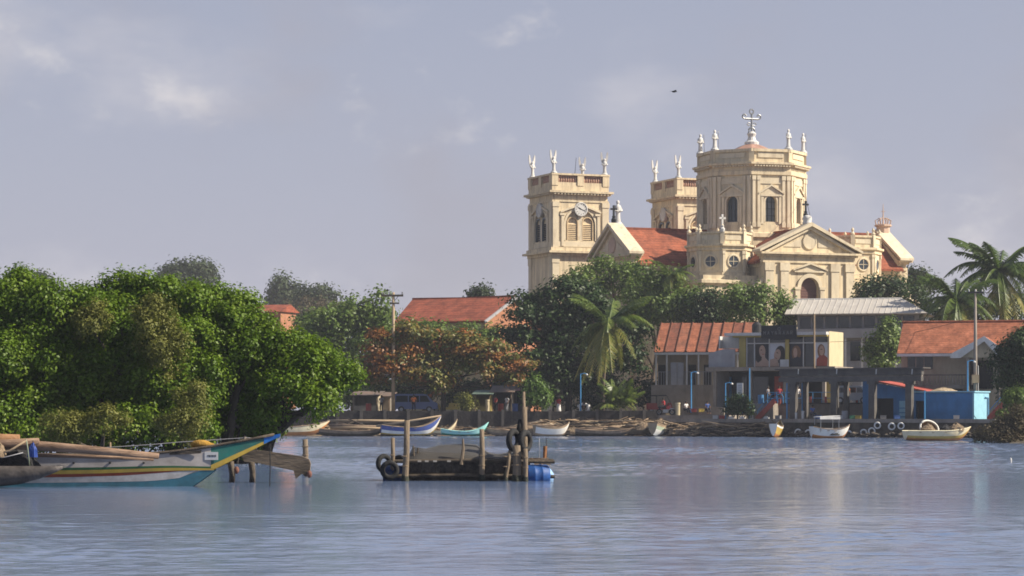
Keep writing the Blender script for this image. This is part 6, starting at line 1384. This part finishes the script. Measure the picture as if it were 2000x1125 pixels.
for px, D, z, c_, lab in [(1410, QD(1410, .6), QZ+.12, 'red', 'red crate on the quay left of dark bush'), (1398, QD(1398, .5), QZ+.12, 'white', 'white crate on quay edge beside the red crate'), (1520, QD(1520, .7), QZ+.12, 'grey', 'grey crate at the foot of terrace wall'), (1598, QD(1598, .6), QZ+.12, 'blue', 'blue crate beside the person on quay'), (1640, QD(1640, .6), QZ+.12, 'white', 'white crate on quay above the canopied boat'), (1665, QD(1665, .7), QZ+.12, 'green', 'green crate left of the blue hut'), (1676, QD(1676, .8), QZ+.12, 'yellow', 'yellow crate touching the blue hut corner'), (1725, QD(1725, .6), QZ+.12, 'grey', 'grey crate below the blue hut doorway'), (1752, QD(1752, .6), QZ+.12, 'blue', 'blue crate on quay above the tyres'), (1868, QD(1868, .8), QZ+.12, 'white', 'white crate in front of the blue store'), (1355, 243, 2.3, 'red', 'red crate on the low grey wall'), (1370, 242.4, 2.3, 'yellow', 'yellow crate on the low grey wall'), (1610, 240, 3.1, 'white', 'white crate on the terrace by the railing'), (1575, 241, 3.1, 'green', 'green crate on the terrace behind the railing')]: crate(px, D, z, c_, lab)
for px, D, z, r_, h_, mt, lab in [(1486, 244, 3.1, .28, .85, m_blue, 'blue drum standing on the terrace left end'), (1634, 239, 3.1, .28, .85, m_redp, 'red drum on the terrace beside the silver van'), (1650, QD(1650, .9), QZ, .28, .85, m_greyp, 'grey drum on the quay right of canopied boat'), (1006, 254, 2.26, .28, .9, c_bl, 'dark blue drum in front of the pink stall'), (720, 254, 2.26, .28, .9, m_redp, 'rusty red drum in front of the grey tin shed'), (978, 255, 2.26, .28, .9, m_redp, 'red drum before the curved awning kiosk')]:
    tag_put(MB().loft((0,0,0), 16, [(r_, 0), (r_, h_*.32), (r_*1.04, h_*.34), (r_, h_*.36), (r_, h_*.64), (r_*1.04, h_*.66), (r_, h_*.68), (r_, h_), (r_*.9, h_), (r_*.9, h_-.04)]), 'oil_drum', mt, lab, 'drum', (PX(px, D), D, z), group='drums along the waterfront')
for px, D, z, sh, lg, lab, po in [(1500, 246, 3.06, c_gy, c_dk, 'person in grey standing at left end of the terrace', 'stand'), (1558, 245, 3.06, c_wh, c_dk, 'person in white shirt standing behind the terrace railing', 'stand'), (1655, 236, 3.06, c_or, c_dk, 'person in orange standing left of the silver van', 'stand'), (968, 253, 2.26, c_rd, c_dk, 'person in red standing at the curved awning kiosk', 'stand'), (990, 253.4, 2.26, c_wh, c_gy, 'person in white standing before the pink stall', 'stand'), (745, 253.5, 2.26, c_gy, c_dk, 'person in grey standing beside the power pole', 'stand'), (1432, 240.5, QZ+.1, c_gy, c_dk, 'person in grey shirt standing near the notice board', 'stand')]:
    person(px, D, z, R(random.uniform(-60, 60)), sh, lg, lab, po)

# ================================================================ birds
def bird(label, px, py, D, span, flap, rz=0.3):
    e = empty('bird', P(px, py, D), rz, label, 'bird'); m_b = M('black_feather', (0.012, 0.012, 0.014), 0.7, 0.2)
    b = MB(); s_ = span
    b.ball((0, 0, 0), 0.13*s_, 10, 8, sx=1.7, sy=0.6, sz=0.6); b.ball((0.24*s_, 0, 0.03*s_), 0.06*s_, 8, 6); b.tube([(0.28*s_, 0, 0.03*s_), (0.36*s_, 0, 0.01*s_)], [0.025*s_, 0.004*s_], 6)
    b.add([(-0.18*s_, -0.04*s_, 0.01), (-0.18*s_, 0.04*s_, 0.01), (-0.42*s_, 0.09*s_, 0), (-0.42*s_, -0.09*s_, 0)], [(0,1,2,3)])
    for sg in (-1, 1):
        b.add([(0.12*s_, sg*0.05*s_, 0.03*s_), (-0.12*s_, sg*0.05*s_, 0.03*s_), (0.1*s_, sg*0.26*s_, 0.03*s_+flap*0.5*s_), (-0.15*s_, sg*0.26*s_, 0.03*s_+flap*0.45*s_), (-0.02*s_, sg*0.5*s_, 0.03*s_+flap*s_), (-0.16*s_, sg*0.46*s_, 0.03*s_+flap*0.85*s_)], [(0,1,3,2),(2,3,5,4)])
    b.build('body', m_b, e, True)
bird('black crow flying in the sky left of the church cross', 1316, 179, 190, 0.85, 0.06, 0.5)
bird('small dark bird flying beside the top of power pole', 757, 567, 251, 0.7, 0.12, 0.2)
o = tag_put(MB().loft((0,0,0), 10, [(0.02, -0.25), (0.05, -0.1), (0.05, 0.12), (0.02, 0.2)]), 'float_marker', m_whitep, 'tiny white float marker on open water at far right', 'buoy', P(1974, 903, 108.7))
# ================================================================ foreground: outrigger boat
DB = 72.0; SB = FPX/DB
e = empty('outrigger_boat', (PX(100, DB), DB, 0), 0, 'large painted outrigger boat with teal bow and red, white and blue stripes', 'boat')
X0 = PX(100, DB)
def bx(px): return PX(px, DB) - X0
def bz(py): return PZ(py, DB)
def itp(x, tab):
    if x <= tab[0][0]: return tab[0][1]
    for (a, u), (b_, v) in zip(tab, tab[1:]):
        if a <= x <= b_: return u + (v-u)*(x-a)/(b_-a)
    return tab[-1][1]
TOP = [(-700, 850), (-500, 872), (-300, 884), (-100, 888), (100, 889), (250, 889), (330, 884), (400, 875), (450, 866), (500, 857), (547, 847)]
SEAM = [(-700, 912), (0, 914), (200, 912), (330, 909), (415, 911)]            # bottom of grey board / top of green line
def hb(px):                                                                   # half beam of the hull
    t = (px+100)/640.0
    return max(0.03, 0.52*(1-max(0, t)**3.0)) if px > -100 else 0.52*(1-0.6*((-100-px)/600)**2)
def band(name, mat, pxs, lo, hi, off=0.0, bulge=0.0, nz=3):
    for sg in (-1, 1):
        b = MB(); vs = []; fs = []
        for px in pxs:
            z0, z1 = bz(itp(px, lo)), bz(itp(px, hi))
            for k in range(nz):
                q = k/(nz-1); z = z0 + (z1-z0)*q
                w_ = hb(px)*(0.80 + 0.2*min(1, max(0, z)/0.55)) + off + bulge*math.sin(math.pi*q)
                vs.append((bx(px), sg*w_, z))
        n = len(pxs)
        for i in range(n-1):
            for k in range(nz-1): fs.append((i*nz+k, (i+1)*nz+k, (i+1)*nz+k+1, i*nz+k+1))
        b.add(vs, fs).build(name, mat, e, True)
gr = lambda a, b_, n: [a + (b_-a)*i/n for i in range(n+1)]
h_grey = M('hull_grey_board', (0.36, 0.33, 0.31), 0.7, 0.15, 2, grime=0.6, gcol=(0.12, 0.10, 0.09), gsc=(1.2, 1.2, 2.5)); h_teal = M('hull_teal', (0.02, 0.13, 0.11), 0.55, 0.25, 2, grime=0.5, gsc=(1.5, 1.5, 4)); h_yel = M('hull_yellow', (0.42, 0.29, 0.05), 0.5, 0.15, 3, grime=0.3); h_red = M('hull_red', (0.26, 0.05, 0.02), 0.55, 0.15, 3, grime=0.3); h_wht = M('hull_white', (0.50, 0.47, 0.44), 0.6, 0.2, 3, grime=0.7, gcol=(0.3, 0.26, 0.22), gsc=(2, 2, 3)); h_blu = M('hull_sea_blue', (0.045, 0.15, 0.20), 0.5, 0.3, 2, grime=0.6, gcol=(.04, .06, .06), gsc=(1.5, 1.5, 4)); h_grn = M('hull_green_line', (0.03, 0.10, 0.04), 0.5, 0.15, 3); h_tip = M('hull_tip_blue', (0.02, 0.14, 0.45), 0.45, 0.15, 3)
band('grey_board', h_grey, gr(-700, 414, 34), SEAM, TOP)
band('green_line', h_grn, gr(-700, 415, 30), [(-700, 917), (0, 919), (200, 917), (330, 913), (415, 914)], SEAM, 0.006)
YB = [(-700, 926), (0, 927), (200, 924), (330, 919), (422, 918)]
band('yellow_line', h_yel, gr(-700, 420, 30), YB, [(-700, 917), (0, 919), (200, 917), (330, 913), (415, 914), (422, 915)], 0.012)
RB = [(-700, 934), (0, 933), (150, 931), (250, 928), (330, 922), (362, 919)]
band('red_line', h_red, gr(-700, 360, 26), RB, YB, 0.004)
WB = [(-700, 944), (0, 943), (200, 941), (300, 939), (350, 934), (378, 924), (388, 918.5)]
WT = [(-700, 934), (0, 933), (150, 931), (250, 928), (330, 922), (362, 919), (388, 918.4)]
band('white_band', h_wht, gr(-700, 387, 32), WB, WT, 0.002)
BT = [(-700, 944), (0, 943), (200, 941), (300, 939), (350, 934), (378, 924), (388, 918.5), (422, 918)]
BBm = [(-700, 975), (300, 975), (360, 962), (380, 948), (400, 935), (415, 921), (422, 918.3)]
band('blue_bottom', h_blu, gr(-700, 421, 44), BBm, BT, 0.0)
# bow: teal plank, yellow stem line, blue tip
BL = [(414, 912), (540, 855), (547, 853)]
band('teal_bow', h_teal, gr(414, 520, 10), [(414, 908), (520, 860)], TOP)
band('yellow_stem', h_yel, gr(414, 522, 10), [(414, 917.5), (425, 914), (522, 864.5)], [(414, 908), (520, 860)], 0.008)
band('blue_tip', h_tip, gr(516, 547, 5), [(516, 867), (547, 853)], TOP, 0.012)
b = MB(); b.add([(bx(547), -0.045, bz(853)), (bx(547), 0.045, bz(853)), (bx(547), 0.045, bz(847)), (bx(547), -0.045, bz(847))], [(0,1,2,3)]); b.build('tip_end', h_tip, e)
for sg in (-1, 1):
    MB().tube([(bx(p), sg*(hb(p)+0.01), bz(itp(p, TOP))+0.015) for p in gr(-700, 535, 40)], [0.045]*41, 6).build('gunwale', m_woodd, e, True)
b = MB(); vs = []; fs = []
P_ = gr(-690, 500, 26)
for p in P_: vs += [(bx(p), -hb(p)*0.95, bz(itp(p, TOP))-0.10), (bx(p), hb(p)*0.95, bz(itp(p, TOP))-0.10)]
for i in range(26): fs.append((2*i, 2*i+2, 2*i+3, 2*i+1))
b.add(vs, fs).build('deck', m_woodd, e)
b = MB(); b.prism([(bx(325), bz(889)), (bx(395), bz(885)), (bx(397), bz(879)), (bx(330), bz(883))], -hb(360)-0.03, -hb(360)-0.005); b.build('worn_patch', m_woodd, e)
o = MB().box(bx(402), bx(428), -hb(415)-0.035, -hb(415)-0.012, bz(898), bz(882.5)).build('number_plate', m_whitep, e)
for i in range(6): MB().box(bx(408+i*2.9), bx(409.6+i*2.9), -hb(415)-0.041, -hb(415)-0.0355, bz(891.5+0.5*(i % 2)), bz(888.2)).build('number_stroke', m_iron, o)
for p in (150, 220, 285): MB().loft((bx(p), -hb(p)-0.02, 0), 6, [(0.03, bz(905)), (0.03, bz(902))]).build('rivet', m_iron, e)
MB().tube([(bx(527), 0.0, bz(866)), (bx(528), 0, bz(905)), (bx(527), 0, 0.0)], 0.016, 5).build('bow_rope', m_tyre, e)
MB().tube([(bx(180), 0.1, bz(876)), (bx(300), 0.1, bz(868)), (bx(345), 0.1, bz(864)), (bx(480), 0.1, bz(855)), (bx(500), 0.1, bz(856))], 0.012, 5).build('deck_rope', m_greyp, e)
MB().ball((bx(392), 0.0, bz(868)), 0.24, 12, 8, sx=1.25, sy=0.7, sz=0.55).ball((bx(408), 0.05, bz(871)), 0.15, 10, 7, sx=1.3, sz=0.6).build('yellow_sack', M('faded_yellow_sack', (0.30, 0.17, 0.03), 0.9, 0.35, 6, bump=.8, bsc=10, grime=.4), e, True)
MB().tube([(bx(214), 0.2, bz(886)), (bx(213), 0.2, bz(864))], 0.03, 6).build('thole_pin', m_woodl, e); MB().tube([(bx(478), 0, bz(862)), (bx(478), 0, bz(853))], 0.05, 6).build('bow_post', m_conc, e)
# long spars lashed along the boat, nearer than the hull
def spar(label, pts, rad, mat, D=70.6):
    q = [P(x, y, D) for x, y in pts]; o = MB().tube([v-q[0] for v in q], rad, 10).build('spar', mat, None, True); o.location = q[0]; return tag(o, label, 'spar', 'spars lashed on the painted boat')
m_spar = M('spar_wood', (0.16, 0.095, 0.06), 0.7, 0.35, 3, c2=(0.24, 0.16, 0.11), bump=0.5, bsc=12, stretch=(0.5, 3, 3))
spar('thick brown spar tapering along the painted boat side', [(-160, 862), (40, 868), (180, 879), (310, 891)], [.17, .15, .12, .085], m_spar)
spar('lower dark reddish spar beneath the thick spar', [(70, 889), (180, 892), (300, 897)], [.05, .055, .05], m_spar, 70.9)
spar('rough light log stacked on top of spars at left edge', [(-120, 855), (-20, 856), (38, 856)], [.15, .14, .11], M('orange_log', (0.26, 0.14, 0.07), 0.8, 0.3, 3, bump=.5), 70.4)
spar('second rough log under the light log at left edge', [(-100, 872), (0, 866), (76, 862)], [.12, .11, .10], m_spar, 70.3)
spar('thin bamboo pole crossing diagonally at left edge', [(-60, 900), (20, 880), (52, 860)], [.035, .03, .025], m_woodl, 70.0)
def rope(label, pts, D, r, mat, name='rope'):
    q = [P(x, y, D) for x, y in pts]; o = MB().tube([v-q[0] for v in q], r, 6).build(name, mat, None, True); o.location = q[0]; return tag(o, label, 'rope')
rope('pale green rope hanging from spars to the dark float', [(51, 858), (54, 876), (58, 912)], 70.0, 0.02, M('rope_green', (0.22, 0.25, 0.18), 0.9, 0.2))
rope('thin slack rope at left edge below the logs', [(-30, 896), (10, 893), (45, 884)], 70.0, 0.015, m_greyp)
o = heap('crumpled dark blue cloth hanging over the spars', 64, 886, 70.2, 0.14, 0.1, 0.32, M('blue_tarp', (0.02, 0.05, 0.22), 0.6, 0.3, 6), name='blue_cloth', cat='cloth', seed=21)
heap('dark tangled net bundle between the logs and dark float', 22, 904, 71.0, 0.75, 0.3, 0.55, m_netd, seed=22)
heap('pale coil of net at the left picture edge', -2, 886, 70.1, 0.2, 0.2, 0.32, m_net, seed=23)
# dark float log (outrigger hull) nearer than the boat
e = empty('outrigger_float', (PX(-80, 70.0), 70.0, 0), R(-2), 'dark wooden outrigger float in front of painted boat at left edge', 'outrigger')
b = MB(); pts = [(-4.0, 0.30, 0.34), (-1.0, 0.30, 0.33), (0.6, 0.31, 0.31), (1.6, 0.36, 0.26), (2.2, 0.44, 0.18), (2.6, 0.52, 0.10), (2.86, 0.585, 0.04)]
b.tube([(x, 0, z) for x, z, r in pts], [r for _, _, r in pts], 14).build('float_log', M('float_wood', (0.045, 0.038, 0.035), 0.6, 0.3, 3, c2=(0.085, 0.075, 0.07), bump=.5, bsc=8), e, True)
MB().prism([(2.55, 0.50), (3.0, 0.62), (2.8, 0.66), (2.5, 0.62)], -0.03, 0.03).build('float_tip', m_conc, e)

# --- brown outrigger plank of a second craft, right of the bow
DK = 76.0
e = empty('outrigger_beam', P(480, 905, DK), 0, 'brown curved outrigger beam reaching over water right of the bow', 'outrigger')
o0 = P(480, 905, DK)
def kz(px, py, dy=0.0): v = P(px, py, DK) - o0; return (v.x, v.z)
b = MB(); b.prism([kz(470,886), kz(480,876), kz(540,884), kz(590,891), kz(604,897), kz(607,906), kz(605,925), kz(598,932), kz(590,925), kz(578,935), kz(574,919), kz(540,912), kz(500,903), kz(478,902)], -0.12, 0.12); b.build('beam', M('wet_plank', (0.10, 0.075, 0.05), 0.75, 0.35, 2, c2=(0.15, 0.115, 0.08), bump=.5, bsc=10, stretch=(.5, 2, 2)), e)
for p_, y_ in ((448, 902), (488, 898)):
    x, z = kz(p_, y_); MB().tube([(x, 0.3, z), (x+0.05, 0.35, z-0.4), (x+0.02, 0.3, -0.9)], [0.10, 0.09, 0.09], 8).build('shadow_pile', m_woodd, e, True)  # added piles stand in for dark shadow and reflection under the bow
for p, y0 in ((463, 918), (605, 926)):
    x, z = kz(p, y0); MB().ball((x, -0.15, z), 0.08, 10, 8, sz=1.4).build('float_knob', M('rust_float', (0.16, 0.07, 0.05), 0.8, 0.3, 6), e, True)
# --- stakes in the water
m_stake = M('stake_wood', (0.24, 0.185, 0.13), 0.85, 0.35, 4, c2=(0.15, 0.115, 0.08), bump=.6, bsc=12, stretch=(3, 3, 0.6))
def stake(label, px, py0, py1, D, r0, r1, mat=None, lean=0.0):
    a = P(px, py1, D); t = P(px+lean, py0, D); o = MB().tube([(0,0,-1.0), (0,0,0), tuple((t-a)*0.5 + Vector((0.015, 0, 0))), tuple(t-a)], [r0, r0, (r0+r1)/2, r1], 10).build('mooring_stake', mat or m_stake, None, True)
    o.location = (a.x, a.y, max(0, a.z))
    if r0 > 0.05:
        MB().tube([(0,0,-0.4), (0.01,0,0.05), (0,0.01,0.16), (0.01,0,0.24)], [r0*1.10, r0*1.14, r0*1.09, r0*0.9], 10).build('weed_collar', M('wet_weed', (0.03, 0.032, 0.022), 0.7, 0.5, 8, bump=.9, bsc=25), o, True)
        for q_ in range(2): MB().torus((0.0, 0, 0.35+0.3*q_+r0), r0*1.02, 0.018, 'z', 12, 5).build('lashing', m_net, o)
    return tag(o, label, 'stake', 'wooden stakes standing in the lagoon')
stake('short wooden stake behind the brown outrigger beam', 596, 858, 915, 88, 0.11, 0.09)
# ================================================================ floating fish cage
DC = 79.0
e = empty('fish_cage', P(900, 936, DC), 0, 'floating fish cage of dark netting on a timber frame', 'fish cage'); c0 = P(900, 936, DC)
def cx(px): return PX(px, DC) - c0.x
def cz(py): return PZ(py, DC) - c0.z
m_cage = M('cage_net', (0.035, 0.03, 0.026), 0.9, 0.4, 5, c2=(0.075, 0.062, 0.05), bump=.7, bsc=18)
xa, xb = cx(792), cx(1035); zt = cz(900); zw = -0.25
for i in range(8):                                         # sagging net panels between posts
    u0 = xa + (xb-xa)*i/8; u1 = xa + (xb-xa)*(i+1)/8; sagz = random.uniform(-.05, .06)
    b = MB(); vs = []; fs = []
    for a in range(5):
        for k in range(5):
            q, s_ = a/4, k/4; vs.append((u0+0.01+(u1-u0-0.02)*q, -0.9 + 0.10*math.sin(math.pi*q)*math.sin(math.pi*s_)+random.uniform(-.015,.015), zw + (zt+sagz*math.sin(math.pi*q)-zw)*s_))
    for a in range(4):
        for k in range(4): fs.append((a*5+k, (a+1)*5+k, (a+1)*5+k+1, a*5+k+1))
    b.add(vs, fs).build('net_panel', m_cage, e)
put(MB().box(xa, xa+0.05, -0.88, 1.4, zw, zt-0.01), 'end_panel', m_cage, e); put(MB().box(xb-0.05, xb, -0.88, 1.4, zw, zt-0.01), 'end_panel', m_cage, e); put(MB().box(xa, xb, 1.4, 1.45, zw, zt), 'rear_panel', m_cage, e)
for y, z in ((-0.93, zt), (1.42, zt), (-0.93, 0.12)): put(MB().tube([(xa-0.3, y, z), ((xa+xb)/2, y, z+0.03), (xb+0.75, y, z-0.02)], 0.055, 8), 'rail', m_woodd, e)
for i, p in enumerate((818, 832, 848, 875)): put(MB().box(cx(p), cx(p+7), -1.0, -0.97, zt-0.02, zt+0.035), 'cord_wrap', M('pale_cord', (0.42, 0.38, 0.32), 0.9, 0.1), e)
# draped see-through net on top
mt = bpy.data.materials.new('thin_net'); mt.use_nodes = True; n = mt.node_tree.nodes; l = mt.node_tree.links
bs = n['Principled BSDF']; bs.inputs['Base Color'].default_value = (0.07, 0.065, 0.06, 1); bs.inputs['Roughness'].default_value = 0.9; bs.inputs['Alpha'].default_value = 0.72
ridge = [(797, 893), (806, 872), (830, 876), (860, 868), (900, 866), (930, 868), (955, 885), (975, 888), (1000, 882), (1032, 878)]
b = MB(); vs = []; fs = []
for i, (px, py) in enumerate(ridge):
    for k in range(9):
        q = k/8; y = -0.92 + 2.3*q; z = zt + (cz(py)-zt)*math.sin(math.pi*q)**0.6 + random.uniform(-.02, .02); vs.append((cx(px), y, z))
for i in range(len(ridge)-1):
    for k in range(8): fs.append((i*9+k, (i+1)*9+k, (i+1)*9+k+1, i*9+k+1))
b.add(vs, fs).build('net_cover', mt, e, True)
heap_o = MB(); vs = []; fs = []
for i, (px, py) in enumerate([(798, 898), (805, 884), (815, 880), (835, 882), (870, 884), (905, 885), (930, 890), (950, 896)]):
    for k in range(7):
        q = k/6; vs.append((cx(px), -0.7+1.2*q, zt - 0.02 + (cz(py)-zt)*math.sin(math.pi*q) + random.uniform(-.015, .02)))
for i in range(7):
    for k in range(6): fs.append((i*7+k, (i+1)*7+k, (i+1)*7+k+1, i*7+k+1))
heap_o.add(vs, fs).build('net_bundle', m_cage, e, True)
put(MB().tube([(cx(811), -0.7, zt-0.1), (cx(809), -0.7, cz(870))], 0.03, 6), 'peg', m_woodd, e); put(MB().tube([(cx(815), -0.6, zt-0.1), (cx(818), -0.6, cz(874))], 0.03, 6), 'peg', m_woodd, e)
put(MB().tube([(cx(902), -0.95, zt-0.1), (cx(906), -0.9, cz(876)), (cx(905), -0.9, cz(857))], [0.06, 0.045, 0.03], 7), 'peg', m_stake, e)
# blue barrels floating the cage
def barrel(label, px, D, r, L_, rot, mat):
    o = MB(Matrix.Rotation(R(90), 4, 'Y')).loft((0,0,-L_/2), 20, [(r*0.9, 0), (r, 0.05), (r, L_*0.3), (r*1.05, L_*0.33), (r, L_*0.36), (r, L_*0.64), (r*1.05, L_*0.67), (r, L_*0.7), (r, L_-0.05), (r*0.9, L_)]).build('float_barrel', mat, None, True)
    o.location = (PX(px, D), D, 0.16); o.rotation_euler = (0, 0, rot); return tag(o, label, 'barrel', 'blue barrels floating the fish cage')
m_bar = M('barrel_blue', (0.014, 0.07, 0.25), 0.55, 0.35, 4, grime=0.7, gcol=(0.02, 0.04, 0.10), gsc=(3, 3, 3)); m_bard = M('barrel_navy', (0.012, 0.03, 0.10), 0.45, 0.3, 4, grime=0.5, gcol=(0.015, 0.015, 0.02), gsc=(3, 3, 3))
barrel('bright blue plastic barrel at right end of the fish cage', 1048, 78.2, 0.33, 0.72, R(15), m_bar)
barrel('dark navy barrel under tyre at left end of fish cage', 772, 78.4, 0.30, 0.75, R(5), m_bard)
o = MB().loft((0,0,0), 14, [(0.02, 0.0), (0.2, 0.05), (0.22, 0.3), (0.12, 0.45), (0.05, 0.5)]).build('plastic_jug', M('pale_blue_plastic', (0.25, 0.40, 0.60), 0.4, 0.2, 3), None, True); o.location = (PX(1068, 78.4), 78.4, -0.1); tag(o, 'pale blue plastic jug floating beside the bright barrel', 'jug')
# posts and their tyres
stake('tall wooden stake at left front corner of the fish cage', 791, 823, 942, 77.6, 0.105, 0.085, lean=4)
stake('wooden stake in the middle front of fish cage', 941, 838, 937, 77.7, 0.085, 0.075)
stake('short grey stake rising behind the left tyre', 766, 855, 935, 78.2, 0.07, 0.06, lean=1)
stake('tallest tapered stake carrying the stacked tyres', 1021, 765, 938, 78.6, 0.11, 0.045, lean=2)
stake('thick mottled stake in front of the stacked tyres', 1009, 870, 940, 77.4, 0.14, 0.12)
stake('second thick grey stake beside the tallest stake', 1024, 795, 939, 78.2, 0.095, 0.085)
stake('leaning pale stake left of the stacked tyres', 987, 880, 938, 77.9, 0.065, 0.05, lean=9)
stake('thin stake in front of the blue barrel', 1026, 878, 942, 77.3, 0.075, 0.07)
stake('thin dark rod at right end of fish cage', 1067, 855, 905, 79.0, 0.018, 0.012, m_iron)
stake('second thin rod at right end of fish cage', 1053, 855, 905, 79.3, 0.012, 0.01, m_greyp)
GTY = 'black tyres on the fish cage stakes'
tyre_at(1003, 860, 78.0, R(58), 0.36, 'black tyre standing left on the stacked tyre stake', False, GTY)
tyre_at(1026, 862, 78.1, R(60), 0.36, 'black tyre standing right on the stacked tyre stake', False, GTY)
tyre_at(1014, 835, 78.4, R(90), 0.30, 'worn black tyre hung high on tallest stake', False, GTY, 0.2)
tyre_at(761, 918, 77.9, R(12), 0.30, 'black tyre hung at left end of fish cage', False, GTY)
tyre_at(750, 905, 78.6, R(40), 0.30, 'black tyre behind the left end tyre of fish cage', False, GTY)
tyre_at(780, 906, 78.4, R(-30), 0.28, 'black tyre beside the tall left corner stake', False, GTY)
# rusty winch clutter on the right corner
e2 = empty('timber_cleat', P(1056, 898, 78.8), 0, 'brown timber cleat and lashings above the bright blue barrel', 'timber')
MB().box(-0.35, 0.25, -0.1, 0.1, -0.04, 0.06).build('plank', m_wood, e2); MB().tube([(0.12, 0, 0), (0.14, 0, 0.42)], [0.05, 0.06], 8).build('upright', M('rust_wood', (0.26, 0.12, 0.05), 0.9, 0.3, 5), e2); MB().box(-0.2, 0.3, -0.14, -0.11, -0.16, -0.10).build('lashing', m_woodl, e2); MB().tube([(0.0, -0.12, -0.05), (0.12, -0.12, -0.42)], 0.03, 6).build('strut', m_wood, e2)
# ================================================================ haze in the air
hz = bpy.data.materials.new('haze'); hz.use_nodes = True; n = hz.node_tree.nodes; l = hz.node_tree.links
n.remove(n['Principled BSDF']); pv = n.new('ShaderNodeVolumePrincipled'); pv.inputs['Density'].default_value = 0.00014
pv.inputs['Color'].default_value = (0.86, 0.90, 1.0, 1); pv.inputs['Anisotropy'].default_value = 0.1
l.new(pv.outputs['Volume'], n['Material Output'].inputs['Volume'])
o = MB().box(-1250, 1250, -80, 1400, -1.5, 46).build('haze', hz); tag(o, 'thin pale haze over the lagoon', kind='stuff')
